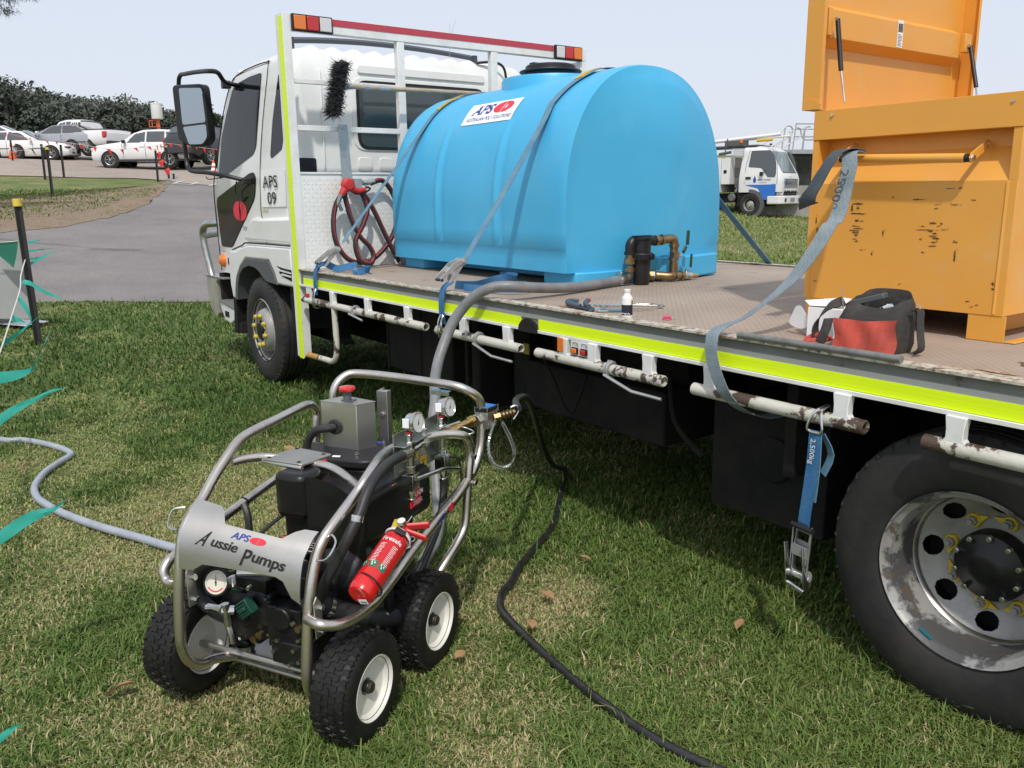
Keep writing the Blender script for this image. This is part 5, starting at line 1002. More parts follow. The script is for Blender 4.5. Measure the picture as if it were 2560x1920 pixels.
# white carton and gloves
ct = root('carton', (3.62, .27, .932), 'open white cardboard carton with a rounded flap, tucked behind the tool bag', 'carton')
b = MB(); b.prism_xy([(3.600, .225), (3.705, .245), (3.690, .345), (3.590, .330)], .9325, 1.026); b.build('carton_body', PAPER, ct, bevel=.0015)
b = MB(); b.prism([(3.545, .285), (3.605, .225), (3.70, .25), (3.66, .365), (3.625, .37)], lambda u, v, t: (u, v, 1.030 + t + (v - .225) * .10), 0, .0015); b.build('carton_lid', PAPER, ct)
b = MB(); P = [(3.540, 1.022), (3.560, 1.026), (3.60, .985), (3.602, .965), (3.58, .953), (3.555, .952), (3.525, .957), (3.512, .966)]; b.prism(rounded(P, .012, 3), lambda u, v, t: (u, .245 + t + (u - 3.55) * -.2, v), 0, .0016); b.build('carton_flap', PAPER, ct)
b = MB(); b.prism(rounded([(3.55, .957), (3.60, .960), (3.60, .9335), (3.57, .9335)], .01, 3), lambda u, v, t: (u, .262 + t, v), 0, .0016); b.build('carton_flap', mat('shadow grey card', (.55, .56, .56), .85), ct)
gl = MB(); r = random.Random(2)
for (c, d) in (((3.690, .135, .940), (.03, .01, .004)), ((3.705, .105, .938), (.03, -.012, 0)), ((3.675, .15, .950), (.02, .01, .01)), ((3.715, .14, .944), (.02, .02, .008)), ((3.70, .155, .956), (.016, -.01, .004))):
    c = Vector(c); d = Vector(d); gl.tube([c - d, c, c + d], [.006, .0095, .006], 8, 3)
tag(gl.build('work_glove', mat('faded red glove', (.52, .08, .06), .8, c2=(.34, .05, .04), ns=30, bump=.5, bs=60)), 'crumpled red rubber glove between the carton and the tool bag', 'glove')
b = MB(); b.cyl((3.520, -.010 + .008, .9515), (4.043, .000, .9515), .0105, n=14); b.m = 0
tag(b.build('steel_pipe', mat('dull grey pipe', (.21, .21, .205), .5, .3, c2=(.15, .15, .145), ns=30)), 'dull grey steel pipe lying along the tray edge in front of the tool bag', 'pipe')
# bottle, caps, tools
bt = root('bottle', (2.935, .085, .932), 'small white bottle with a dark label and no cap, standing on the tray', 'bottle')
b = MB(); b.lathe([(0, 0), (.0175, .0), (.020, .003), (.020, .072), (.019, .077), (.0125, .086), (.0115, .092), (.0125, .094), (.0125, .105), (.0105, .106), (.0105, .09), (0, .09)], (2.935, .085, .9325), (0, 0, 1), 28); b.build('bottle_body', WHITEP, bt)
b = MB(); b.lathe([(.0203, .012), (.0203, .050)], (2.935, .085, .9325), (0, 0, 1), 28); b.build('bottle_label', mat('dark blue label', (.012, .016, .03), .5), bt)
b = MB(); b.lathe([(.0204, .051), (.0204, .066)], (2.935, .085, .9325), (0, 0, 1), 20, a0=rad(95), a1=rad(275)); b.build('label_band', mat('brown label band', (.30, .11, .05), .5), bt)
b = MB(); r = random.Random(1)
for i in range(14):
    a = rad(-130 + i * 9); b.obox((2.935 + .0206 * math.cos(a), .085 + .0206 * math.sin(a), .9325 + .018 + r.uniform(-.002, .002)), Vector((-math.sin(a), math.cos(a), 0)) * .0013, Vector((math.cos(a), math.sin(a), 0)) * .0002, (0, 0, r.uniform(.001, .003)))
b.build('label_print', INKW, bt, smooth_a=0)
PINK = mat('pink plastic', (.72, .13, .24), .4)
b = MB(); b.lathe([(.0165, 0), (.0165, .010), (.0148, .010), (.0148, .002), (0, .002)], (2.737, .022, .9325), (0, 0, 1), 24); tag(b.build('pink_lid', PINK), 'upturned pink plastic cap beside the pliers at the tray edge', 'cap', 'pink caps on the tray')
b = MB(); b.lathe([(0, .0), (.017, 0), (.017, .003), (.013, .0035), (.013, .0085), (.017, .009), (.017, .012), (.011, .012), (.011, .002), (0, .002)], (3.055, .170, .9325), (0, 0, 1), 24); tag(b.build('thread_tape_spool', PINK), 'pink thread tape spool alone on the tray right of the bottle', 'spool')
SPAN = mat('polished chrome tool', (.72, .71, .69), .16, 1.0, c2=(.5, .5, .48), ns=40)
def spanner(p, q, w=.010, hw=.021, z=.9325, hook_=0):
    p, q = Vector((p[0], p[1], 0)), Vector((q[0], q[1], 0)); d = (q - p).normalized(); n = Vector((-d.y, d.x, 0)); L_ = (q - p).length
    P = [(hw * .8, w * .5), (L_ - hw * 1.0, w * .55), (L_ - hw * .6, hw * .8), (L_ - .002, hw * .95), (L_ + hw * .5, hw * .55), (L_ + hw * .1, hw * .32), (L_ - hw * .3, 0), (L_ + hw * .1, -hw * .32), (L_ + hw * .5, -hw * .55), (L_ - .002, -hw * .95), (L_ - hw * .6, -hw * .8), (L_ - hw * 1.0, -w * .55), (hw * .8, -w * .5), (hw * .5, -hw * .6), (0, -hw * .72), (-hw * .6, -hw * .4), (-hw * .75, 0), (-hw * .6, hw * .4), (0, hw * .72), (hw * .5, hw * .6)]
    b = MB(); b.prism(P, lambda u, v, t: tuple(p + d * u + n * v + Vector((0, 0, z + t))), 0, .006); return b
tag(spanner((2.60, .235), (2.735, .43), hw=.018).build('spanner', SPAN, bevel=.0015), 'long chrome combination spanner behind the white bottle', 'spanner', 'tools on the tray')
b = spanner((2.69, .19), (2.82, .385), hw=.020, z=.9385); tag(b.build('spanner', mat('worn steel tool', (.40, .37, .33), .35, 1.0), bevel=.0015), 'darker steel spanner crossing under the chrome one, right of the bottle', 'spanner', 'tools on the tray')
aw = root('adjustable_wrench', (2.78, .13, .932), 'adjustable wrench with a blue grip just left of the white bottle', 'wrench', 'tools on the tray')
b = MB(); f_ = lambda u, v, t: (2.735 + u * .62 - v * .78, .108 + u * .78 + v * .62, .9325 + t); b.prism([(0, -.012), (.014, -.020), (.035, -.016), (.05, -.007), (.085, -.007), (.085, .007), (.05, .007), (.03, .02), (.012, .022), (.006, .012), (.016, .006), (.016, -.002), (.0, -.004)], f_, 0, .008); b.build('wrench_jaw', SPAN, aw, bevel=.0015)
b = MB(); b.prism([(.05, -.009), (.12, -.011), (.125, 0), (.12, .011), (.05, .009)], f_, -.0005, .0105); b.build('wrench_grip', mat('blue grey grip', (.08, .17, .25), .5), aw, bevel=.003)
pp = root('pliers', (2.60, .14, .932), 'slip joint pliers with slate blue and red grips at the tray edge', 'pliers', 'tools on the tray')
SL = mat('slate blue grip', (.055, .085, .11), .5)
b = MB(); b.tube([(2.625, .125, .943), (2.575, .120, .948), (2.520, .145, .948), (2.475, .20, .945), (2.485, .235, .943)], [.009, .011, .011, .010, .007], 10, 4); b.build('pliers_grip', SL, pp)
b = MB(); b.tube([(2.665, .135, .945), (2.62, .155, .950), (2.575, .20, .952), (2.548, .235, .950)], [.008, .010, .010, .008], 10, 4); b.build('pliers_grip', SL, pp)
b = MB(); b.tube([(2.556, .226, .9515), (2.545, .240, .950)], [.0102, .0085], 10); b.build('red_grip_tip', REDPL, pp)
b = MB(); b.prism([(2.615, .10), (2.66, .105), (2.715, .095), (2.735, .075), (2.742, .09), (2.72, .118), (2.69, .14), (2.655, .155), (2.62, .15)], lambda u, v, t: (u, v, .9335 + t), 0, .010); b.nut((2.675, .125, .944), (0, 0, 1), .008, .004); b.build('pliers_jaw', mat('dark tool steel', (.10, .105, .11), .35, .9), pp, bevel=.002)
# ------------------------------------------------------------------ the pressure washer cart (local frame: a to its right, b to its rear)
CT = root('pump_cart', (3.395, -1.2, 0.0), 'stainless framed pressure washer cart with black diesel engine, standing on the grass', 'pump cart', rz=rad(31), own=True)
TR_ = .0142
CR_ = [(-0.16, 0.02, 0.125), (-0.15, -0.026, 0.120), (-0.14, -0.073, 0.132), (-0.13, -0.113, 0.16), (-0.13, -0.125, 0.205), (-0.13, -0.121, 0.263), (-0.13, -0.104, 0.369), (-0.13, -0.082, 0.45), (-0.13, -0.056, 0.506), (-0.125, -0.031, 0.541), (-0.12, 0.02, 0.573), (-0.115, 0.108, 0.616), (-0.11, 0.151, 0.645), (-0.125, 0.22, 0.660), (-.165, .33, .655), (-.165, .43, .655), (-0.10, 0.54, 0.662), (-0.045, 0.595, 0.652), (-0.04, 0.625, 0.622), (-0.04, 0.636, 0.585), (-0.04, 0.622, 0.527), (-0.04, 0.607, 0.457), (-0.04, 0.585, 0.360), (-0.045, 0.542, 0.318), (-0.055, 0.46, 0.27), (-.08, .40, .20), (-.09, .38, .13)]
CL_ = [(-0.47, 0.0, 0.130), (-0.5, -0.064, 0.145), (-0.5, -0.105, 0.155), (-0.5, -0.142, 0.185), (-0.5, -0.159, 0.232), (-0.5, -0.16, 0.276), (-0.5, -0.149, 0.39), (-0.5, -0.133, 0.477), (-0.5, -0.112, 0.538), (-0.505, -0.072, 0.574), (-0.51, -0.028, 0.596), (-0.52, 0.032, 0.637), (-0.525, 0.097, 0.679), (-0.53, 0.141, 0.702), (-0.535, 0.184, 0.712), (-0.54, 0.266, 0.718), (-0.55, 0.351, 0.719), (-0.56, 0.459, 0.723), (-0.565, 0.51, 0.723), (-0.57, 0.548, 0.713), (-0.57, 0.569, 0.685), (-0.57, 0.565, 0.651), (-0.57, 0.551, 0.55), (-.57, .52, .42), (-.56, .42, .30), (-.55, .40, .14)]
b = MB(); b.tube(CR_, TR_, 14, 4); b.build('cage_tube', STEEL, CT, smooth_a=60)
b = MB(); b.tube(CL_, TR_, 14, 4); b.build('cage_tube', STEEL, CT, smooth_a=60)
b = MB(); b.tube([(-.54, .585, .40), (-0.54, 0.615, 0.60), (-0.54, 0.624, 0.7), (-0.54, 0.628, 0.74), (-0.533, 0.645, 0.772), (-0.515, 0.672, 0.793), (-0.485, 0.688, 0.798), (-0.4, 0.70, 0.796), (-0.24, 0.697, 0.790), (-0.12, 0.690, 0.784), (-0.075, 0.702, 0.768), (-0.052, 0.728, 0.740), (-0.045, 0.738, 0.70), (-0.045, 0.733, 0.642), (-0.045, 0.721, 0.582), (-0.045, 0.69, 0.535), (-0.045, 0.650, 0.505)], TR_, 14, 4)
b.build('push_handle', STEEL, CT, smooth_a=60)
b = MB(); b.tube([(-0.125, -0.112, 0.364), (-0.08, -0.132, 0.370), (-0.06, -0.115, 0.362), (-0.045, -0.083, 0.354), (-0.04, -0.034, 0.347), (-0.04, 0.013, 0.345), (-0.04, 0.063, 0.348), (-0.04, 0.157, 0.373), (-0.04, 0.253, 0.404), (-0.04, 0.41, 0.444), (-0.04, 0.524, 0.467), (-0.04, 0.615, 0.500)], TR_, 14, 4); sr = b.build('side_rail', STEEL, CT, smooth_a=60)
b = MB(); b.text('APS', .030, lambda u, v, t: (-.0252 + .0015 * abs(v - .011) / .011 * 0, .385 + u * .93, .4435 + u * .30 + (v - .011)), bold=.006, shear=.2); b.build('rail_lettering', INKB, sr, smooth_a=0)
b = MB(); P = [(-.0252, .470 + .016 * math.cos(a) * .93, .466 + .016 * math.cos(a) * .3 + .011 * math.sin(a)) for a in [2 * math.pi * i / 18 for i in range(18)]]; b.add(P, [tuple(range(18))]); b.build('oval_emblem', INKR, sr, smooth_a=0)
b = MB(); b.tube([(-0.505, -0.135, 0.405), (-0.545, -0.122, 0.385), (-0.578, -0.113, 0.387), (-0.590, -0.108, 0.410), (-0.59, -0.088, 0.430), (-0.59, -0.055, 0.438), (-0.585, 0.119, 0.478), (-0.58, 0.326, 0.514), (-0.57, 0.535, 0.545)], TR_, 14, 4); b.build('side_rail', STEEL, CT, smooth_a=60)
# gusset plates with bolts on the front uprights
for a_, zz, bb in ((-.105, .37, -.108), (-.475, .40, -.140)):
    b = MB(); b.prism([(bb - .006, zz - .055), (bb + .024, zz - .055), (bb + .022, zz + .03), (bb + .004, zz + .055), (bb - .008, zz + .04)], lambda u, v, t: (a_ + t, u, v), 0, .004); g_ = b.build('gusset_plate', SHEET, CT, bevel=.001)
    for z2 in (zz - .040, zz + .022): b = MB(); b.nut((a_ + (.006 if a_ > -.3 else .006), bb + .014, z2), (1, 0, 0), .0085, .008); b.build('hex_bolt', CHROME, g_)
for z2 in (.575, .49): b = MB(); b.nut((-.024, .628, z2), (1, -.2, 0), .009, .008); b.build('hex_bolt', CHROME, CT)
# base plate
b = MB(); b.box(-.565, -.17, .015, .52, .105, .111); b.tube([(-.56, .010, .1145), (-.17, .012, .1005)], .0085, 10); b.tube([(-.175, .03, .105), (-.175, .36, .105)], .0085, 10); b.build('base_plate', SHEET, CT, bevel=.001)
# curved name plate between the front uprights
PL_ = [(-0.487, -0.150, 0.455), (-0.487, -0.147, 0.497), (-0.487, -0.140, 0.527), (-0.487, -0.128, 0.551), (-0.487, -0.108, 0.573), (-0.49, -0.085, 0.590), (-0.495, -0.055, 0.606)]
PR_ = [(-0.144, -0.110, 0.432), (-0.144, -0.104, 0.462), (-0.144, -0.096, 0.489), (-0.144, -0.086, 0.509), (-0.14, -0.072, 0.529), (-0.14, -0.050, 0.547), (-0.135, -0.026, 0.562)]
PLs = smooth([Vector(p) for p in PL_], 6); PRs = smooth([Vector(p) for p in PR_], 6); NS = len(PLs) - 1
def npt(t, s, off=0.0):          # t 0..1 left to right, s 0 bottom .. 1 top
    k = min(max(s, 0), .9999) * NS; i = int(k); f_ = k - i
    L0 = PLs[i].lerp(PLs[i + 1], f_); R0 = PRs[i].lerp(PRs[i + 1], f_); tg = (PLs[i + 1] - PLs[i]).normalized(); ac = (R0 - L0).normalized(); n = ac.cross(tg).normalized()
    if s < 0: L0 = L0 + tg * s * .19; R0 = R0 + tg * s * .19
    return L0.lerp(R0, t) + n * off
def sbot(t): return float(np.interp(t, [0, .08, .16, .20, .80, .87, .93, 1], [.0, .0, .06, .10, .14, .10, -.10, -.16]))
def stop(t): return float(np.interp(t, [0, .06, .20, .255, .31, .78, .845, .90, 1], [1.0, .99, .97, .90, .72, .72, .86, .93, .95]))
b = MB()
for off in (.0, .0035): b.grid([[npt(t, sbot(t) + (stop(t) - sbot(t)) * j / 16, off) for j in range(17)] for t in np.linspace(0, 1, 60)])
for fn in (sbot, stop): b.grid([[npt(t, fn(t), o_) for o_ in (0, .0035)] for t in np.linspace(0, 1, 60)])
npl = b.build('name_plate', SHEET, CT, smooth_a=50)
sc_ = .36; s_per = 1 / .19
def nmap(t0, s0, slope=0):
    return lambda u, v, t: npt(t0 + u / sc_, s0 + v * s_per + slope * u / sc_, .0045 + t)
cutm = mat('laser cut dark lettering', (.012, .012, .010), .8)
b = MB(); f_ = nmap(.17, .30)
b.text('A', .064, nmap(.130, .33, .0), sx=.60, shear=.60, bold=.010); b.text('ussie', .043, nmap(.250, .36, -.10), sx=1.0, shear=.30, bold=.016, sp=.95); b.text('P', .066, nmap(.500, .19, 0), sx=.80, shear=.30, bold=.018); b.text('umps', .045, nmap(.592, .27, -.16), sx=1.05, shear=.30, bold=.018, sp=.95)
b.build('cut_lettering', cutm, npl, smooth_a=0)
b = MB(); b.text('APS', .027, nmap(.40, .545, -.0), sx=1.15, shear=.25, bold=.014); b.build('plate_lettering', INKB, npl, smooth_a=0)
g3 = nmap(.615, .585, 0); coffee(lambda u, v, t: g3(u + v * .15, v, .0005), .046, .021, INKR, 'oval_emblem', npl, .02)
# engine mount bridge
b = MB(); b.prism_xy(rounded([(-.468, .163), (-.325, .158), (-.300, .272), (-.440, .290)], .012, 3), .650, .657); b.tube([(-.467, .170, .648), (-.326, .162, .645)], .008, 8); mp = b.build('lifting_plate', SHEET, CT, bevel=.001)
b = MB()
for x, y in ((-.452, .180), (-.345, .175), (-.325, .262), (-.430, .278)): b.lathe([(0, .0005), (.0062, .0005)], (x, y, .6575), (0, 0, 1), 14)
b.build('bolt_hole', CHASSIS, mp)
b = MB(); b.tube([(-0.527, 0.112, 0.655), (-0.505, 0.150, 0.657), (-0.47, 0.195, 0.652), (-.43, .215, .643)], .0125, 12, 4); b.tube([(-0.345, 0.21, 0.640), (-0.29, 0.215, 0.640), (-.24, .207, .632), (-.18, .18, .620), (-0.116, 0.125, 0.624)], .0135, 12, 4); b.build('bridge_tube', STEEL, CT, smooth_a=60)
# wheels
def cart_wheel(a, bb, z, side):
    w = bpy.data.objects.new('wheel', None); col.objects.link(w); w.parent = CT; w.location = (a, bb, z); w.rotation_euler = (0, 0, 0 if side > 0 else math.pi); w.empty_display_size = .05
    return w
def W_(b, nm, m, par, **k):
    o = b.build(nm, m, None, **k, loc=(0, 0, 0)); o.parent = par; return o
w0 = cart_wheel(.0, -.018, .148, 1)
b = MB(); b.lathe([(.078, -.012), (.086, -.003), (.095, 0), (.118, -.002), (.132, -.008), (.139, -.018), (.141, -.030), (.141, -.085), (.139, -.097), (.132, -.107), (.118, -.113), (.095, -.115), (.086, -.112), (.078, -.103)], (0, 0, 0), (1, 0, 0), 64)
for i in range(34):                                                   # turf tread
    for j in range(5):
        a = 2 * math.pi * (i + (.5 if j % 2 else 0)) / 34; h = -.0575 + (j - 2) * .0195; c = Vector((0, math.cos(a), math.sin(a))); t = Vector((0, -math.sin(a), math.cos(a))); ax = Vector((1, 0, 0))
        rr_ = .1445 if j in (1, 2, 3) else .1405; P = []
        cc = c * rr_ + ax * h; w2, l2 = .0085, .0093; sh = .0035 if j % 2 else -.0035
        top = [cc - ax * w2 - t * l2, cc - t * (l2 - sh), cc + ax * w2 - t * l2, cc + ax * w2 + t * (l2 * .55), cc + t * (l2 * .55 + sh), cc - ax * w2 + t * (l2 * .55)]
        bot = [p - c * .006 + (p - cc) * .12 for p in top]
        b.add(top + bot, [tuple(range(6))] + [(q, (q + 1) % 6, 6 + (q + 1) % 6, 6 + q) for q in range(6)])
for i in range(60):                                                   # small shoulder ribs
    a = 2 * math.pi * i / 60; c = Vector((0, math.cos(a), math.sin(a))); t = Vector((0, -math.sin(a), math.cos(a)))
    b.obox(c * .134 + Vector((-.0085, 0, 0)), t * .0022, c * .006, Vector((.0012, 0, 0)))
W_(b, 'tyre', mat('cart tyre rubber', (.007, .007, .0075), .55, c2=(.014, .013, .012), ns=20, spec=.35), w0)
b = MB(); b.lathe([(.0815, -.020), (.0865, -.006), (.0845, -.002), (.081, -.006), (.078, -.014), (.070, -.024), (.030, -.030), (.022, -.031), (.022, -.045), (0, -.045)], (0, 0, 0), (1, 0, 0), 48); b.lathe([(.0815, -.095), (.0865, -.109), (.0845, -.113), (.081, -.109), (.076, -.095), (.060, -.080), (.020, -.078), (0, -.078)], (0, 0, 0), (1, 0, 0), 48)
rm = W_(b, 'rim', mat('cream white rim paint', (.72, .71, .65), .35, c2=(.66, .65, .58), ns=12, coat=.3), w0)
b = MB(); b.lathe([(0, -.010), (.013, -.011), (.0155, -.014), (.0155, -.030), (.018, -.031)], (0, 0, 0), (1, 0, 0), 20); b.lathe([(.0165, -.018), (.0175, -.021), (.0165, -.024)], (0, 0, 0), (1, 0, 0), 20); W_(b, 'hub_cap', mat('dark hub metal', (.09, .085, .075), .4, .8), rm)
for a, bb, z, s in ((-.012, .358, .146, 1), (-.655, -.02, .163, -1), (-.650, .36, .163, -1)):
    c = copy_tree(w0, CT); c.location = (a, bb, z); c.rotation_euler = (R_.uniform(0, 6) * 0, 0, 0 if s > 0 else math.pi)
b = MB(); b.cyl((-.62, -.018, .155), (-.03, -.018, .145), .009, n=10); b.cyl((-.62, .36, .155), (-.03, .36, .145), .009, n=10); b.build('axle', SHEET, CT)
# pump and its plumbing
PM = root; 
b = MB(); C0 = Vector((-.405, 0, .283))
b.lathe([(0, -.052), (.025, -.050), (.030, -.036), (.046, -.034), (.056, -.026), (.078, -.022), (.090, -.016), (.090, .004), (.083, .010), (.083, .055), (.092, .060), (.092, .085), (.07, .10), (.07, .14)], (-.405, .005, .283), (0, 1, 0), 40)
for i in range(10):
    a = 2 * math.pi * i / 10; b.lathe([(0, 0), (.011, .001), (.012, .010), (.012, .05)], (-.405 + .088 * math.cos(a), -.014, .283 + .088 * math.sin(a)), (0, 1, 0), 8)
b.box(-.325, -.215, -.03, .08, .205, .325); b.box(-.30, -.19, -.05, .06, .175, .24); b.cyl((-.27, -.045, .30), (-.27, .08, .30), .032); b.box(-.46, -.33, -.02, .09, .35, .385); b.box(-.36, -.22, .02, .12, .33, .395)
b.build('pump_body', BLACKM, CT, bevel=.004)
b = MB()
for i in range(10):
    a = 2 * math.pi * (i + .0) / 10; b.nut((-.405 + .088 * math.cos(a), -.016, .283 + .088 * math.sin(a)), (0, -1, 0), .0055, .006)
for x, z in ((-.225, .30), (-.225, .225), (-.29, .21), (-.275, .245), (-.21, .255), (-.21, .195), (-.24, .18), (-.36, .375), (-.44, .37)): b.nut((x, -.052 if z < .25 else -.048, z), (0, -1, 0), .0065, .006)
b.build('pump_bolt', CHROME, CT)
b = MB()
for x, z in ((-.365, .222), (-.345, .238), (-.215, .282)): b.cyl((x, -.03, z), (x, -.045, z), .010, n=12)
b.build('brass_plug', DBRASS, CT)
b = MB(); e1 = Vector((.80, 0, .60)); e2 = Vector((-.60, 0, .80)); kc = Vector((-.372, -.050, .318)); b.obox(kc, e1 * .022, e2 * .022, Vector((0, .014, 0)))
for i in range(6): b.obox(kc + e2 * (-.018 + i * .0072) + Vector((0, -.0155, 0)), e1 * .0225, e2 * .0018, Vector((0, .0018, 0)))
b.obox(kc + Vector((0, -.018, 0)), e1 * .013, e2 * .005, Vector((0, .004, 0))); b.build('pressure_knob', mat('green plastic knob', (.010, .060, .040), .35), CT, bevel=.002)
for x, y in ((-.475, .045), (-.305, .045)):
    b = MB(); b.lathe([(.027, .112), (.025, .116), (.025, .130), (.028, .131), (.028, .141), (.02, .143), (.010, .145)], (x, y, 0), (0, 0, 1), 20); f_ = b.build('vibration_mount', CHROME, CT)
    b = MB(); b.box(x - .035, x + .035, y - .03, y + .04, .1455, .168); b.box(x - .018, x + .03, y - .005, y + .035, .168, .215); b.build('mount_bracket', BLACKM, CT, bevel=.006)
    b = MB(); b.nut((x, y - .005, .170), (0, 0, 1), .009, .010); b.cyl((x, y - .005, .17), (x, y - .005, .19), .0045, n=8); b.build('mount_nut', CHROME, CT)
b = MB(); b.tube([(-.43, .06, .402), (-.475, .0, .412), (-.515, -.025, .405), (-.548, -.03, .372), (-.558, -.032, .335), (-.540, -.035, .300), (-.50, -.035, .276), (-.455, -.03, .262)], .019, 14, 4); b.cyl((-.475, -.0, .412), (-.50, -.015, .409), .025); b.build('inlet_hose', BHOSE, CT)
b = MB(); b.tube([(-.495, -.062, .300), (-.470, -.064, .305), (-.442, -.066, .305)], [.011, .0085, .011], 10); b.cyl((-.430, -.066, .325), (-.426, -.064, .262), .011, n=8); b.tube([(-.426, -.064, .262), (-.415, -.068, .235), (-.412, -.068, .215)], [.009, .008, .0085], 8); b.cyl((-.44, -.07, .306), (-.415, -.05, .303), .013, n=8); b.build('bleed_cock', CHROME, CT)
def gauge(c, n, r, dep, facem, rimm, par, needle=25, redarc=False, up=(0, 0, 1)):
    c = Vector(c); n = Vector(n).normalized(); up = Vector(up); e1 = up.cross(n).normalized(); e2 = n.cross(e1)
    b = MB(); b.lathe([(0, -dep), (r * .92, -dep), (r * .98, -dep + .003), (r * .98, -.006), (r * 1.08, -.005), (r * 1.08, .002), (r * .98, .003), (r * .93, .0005)], c, n, 32); g = b.build('gauge_case', rimm, par)
    b = MB(); b.lathe([(0, .0008), (r * .93, .0008)], c, n, 32); f = b.build('gauge_face', facem, g)
    b = MB(); 
    for i in range(25):
        a = rad(-225 + i * 270 / 24 + 180 + 45 - 45); a = rad(225 - i * 270 / 24); L_ = .14 if i % 4 == 0 else .07; p = c + n * .0012 + (e1 * math.cos(a) + e2 * math.sin(a)) * r * .82; d = (e1 * math.cos(a) + e2 * math.sin(a)); t = d.cross(n) * r * .014; b.add([p - t, p + t, p - d * r * L_ + t, p - d * r * L_ - t], [(0, 1, 2, 3)])
    a = rad(needle); d = e1 * math.cos(a) + e2 * math.sin(a); t = d.cross(n) * r * .035; b.add([c + n * .002 - d * r * .25 - t * 1.6, c + n * .002 - d * r * .25 + t * 1.6, c + n * .002 + d * r * .68], [(0, 1, 2)]); b.lathe([(0, .0025), (r * .09, .0025)], c, n, 12)
    b.build('gauge_marks', INKK, g, smooth_a=0)
    if redarc:
        b = MB(); rows = []
        for i in range(15):
            a = rad(-145 + i * 8); d = e1 * math.cos(a) + e2 * math.sin(a); rows.append([c + n * .0014 + d * r * .66, c + n * .0014 + d * r * .76])
        b.grid(rows); b.build('red_arc', INKR, g)
    return g
gauge((-.420, -.100, .404), (.22, -1, .42), .033, .035, mat('ivory gauge face', (.66, .63, .52), .35, coat=.8), BLACK, CT, 98, True)
b = MB(); b.tube([(-.41, -.07, .385), (-.40, -.04, .36), (-.40, .0, .34)], .010, 8); b.tube([(-.385, -.06, .42), (-.34, -.03, .415), (-.29, .0, .405)], .010, 10, 3); b.obox((-.385, -.082, .405), (.003, .006, 0), (0, .008, .001), (0, 0, .014)); b.build('gauge_stem', CHROME, CT)
b = MB(); b.obox((-.377, -.083, .408), Vector((.0015, .0008, 0)), Vector((-.004, .009, 0)), (0, 0, .012)); b.build('gauge_sticker', PAPER, CT)
# engine
b = MB(); b.prism_xy(rounded([(-.385, .125), (-.135, .145), (-.118, .535), (-.36, .545)], .04, 4), .425, .575); b.build('fuel_tank', BLACKM, CT, bevel=.035, seg=4)
b = MB(); b.prism_xy(rounded([(-.388, .105), (-.285, .105), (-.275, .20), (-.38, .22)], .03, 4), .515, .642); b.build('air_cleaner', BLACKM, CT, bevel=.016, seg=3)
b = MB(); b.grid([[(-.285 + .165 * i / 10, .118 + .03 * math.sin(i / 10 * 1.6), .638 - .085 * (i / 10) ** 2.0 - .16 * j / 6 + .0 * i) for j in range(7)] for i in range(11)]); b.build('engine_shroud', BLACKM, CT)
b = MB(); b.prism_xy(rounded([(-.535, .48), (-.43, .505), (-.415, .515), (-.27, .575), (-.228, .52), (-.232, .385), (-.262, .36), (-.43, .338), (-.52, .40)], .018, 3), .585, .6135); b.build('top_cover', BLACK, CT, bevel=.008, seg=3)
b = MB(); b.prism_xy(rounded([(-.45, .35), (-.24, .37), (-.24, .55), (-.5, .5)], .03, 3), .44, .585); b.build('cylinder_head', BLACKM, CT, bevel=.01)
for x, y, z in ((-.455, .372, .614), (-.395, .475, .614), (-.295, .538, .614), (-.262, .49, .614), (-.300, .392, .614)):
    b = MB(); b.nut((x, y, z), (0, 0, 1), .0075, .008); b.cyl((x, y, z), (x, y, z + .013), .004, n=8); b.build('cover_nut', CHROME, CT)
for x, y, z in ((-.435, .335, .592), (-.318, .345, .582)): b = MB(); b.nut((x, y, z), (0, -1, 0), .008, .010); b.build('cover_bolt', CHROME, CT)
b = MB(); b.obox((-.385, .333, .603), (.014, 0, .006), (0, .008, 0), (-.006, 0, .010)); b.build('decompression_lever', REDPL, CT, bevel=.003); b = MB(); b.cyl((-.368, .345, .585), (-.366, .325, .580), .011, n=14); b.build('lever_boss', CHROME, CT)
b = MB(); b.obox((-.36, .372, .6142), (.012, .003, 0), (-.002, .006, 0), (0, 0, .0006)); b.build('white_tag', PAPER, CT)
b = MB(); b.obox((-.345, .530, .6148), (.052, .018, 0), (-.003, .009, 0), (0, 0, .0009)); bt_ = b.build('blue_label', mat('violet blue label', (.06, .07, .45), .35), CT)
b = MB(); b.box(-.128, -.1215, .395, .505, .470, .523)
yl = b.build('engine_label', INKR, CT, bevel=.0005)
b = MB(); b.text('YANMAR', .026, lambda u, v, t: (-.1209, .398 + u, .498 + v), sx=1.0, bold=.006, shear=.1); b.text('DIESEL', .018, lambda u, v, t: (-.1209, .41 + u, .476 + v), sx=1.05, bold=.006, shear=.1); b.build('label_lettering', INKW, yl, smooth_a=0)
YS = mat('yellow warning sticker', (.72, .45, .03), .45)
b = MB(); b.obox((-.150, .360, .5672), (.014, .002, 0), (-.003, .046, 0), (0, 0, .0007)); ys = b.build('warning_sticker', YS, CT); b = MB(); b.text('!  WARNING', .014, lambda u, v, t: (-.158 + v, .322 + u, .5682)); b.build('sticker_lettering', INKK, ys, smooth_a=0)
b = MB(); b.box(-.43, -.17, .19, .50, .150, .44); b.box(-.46, -.15, .17, .50, .115, .17); b.build('crankcase', BLACKM, CT, bevel=.02, seg=3)
HOUS = mat('dark cast grey housing', (.055, .056, .057), .42, .5, c2=(.035, .035, .036), ns=12, bump=.2, bs=60)
b = MB(); b.lathe([(0, -.078), (.022, -.078), (.026, -.070), (.045, -.068), (.070, -.055), (.088, -.04), (.098, -.02), (.102, .0), (.102, .03)], (-.215, .19, .345), (.25, 1, 0), 36)
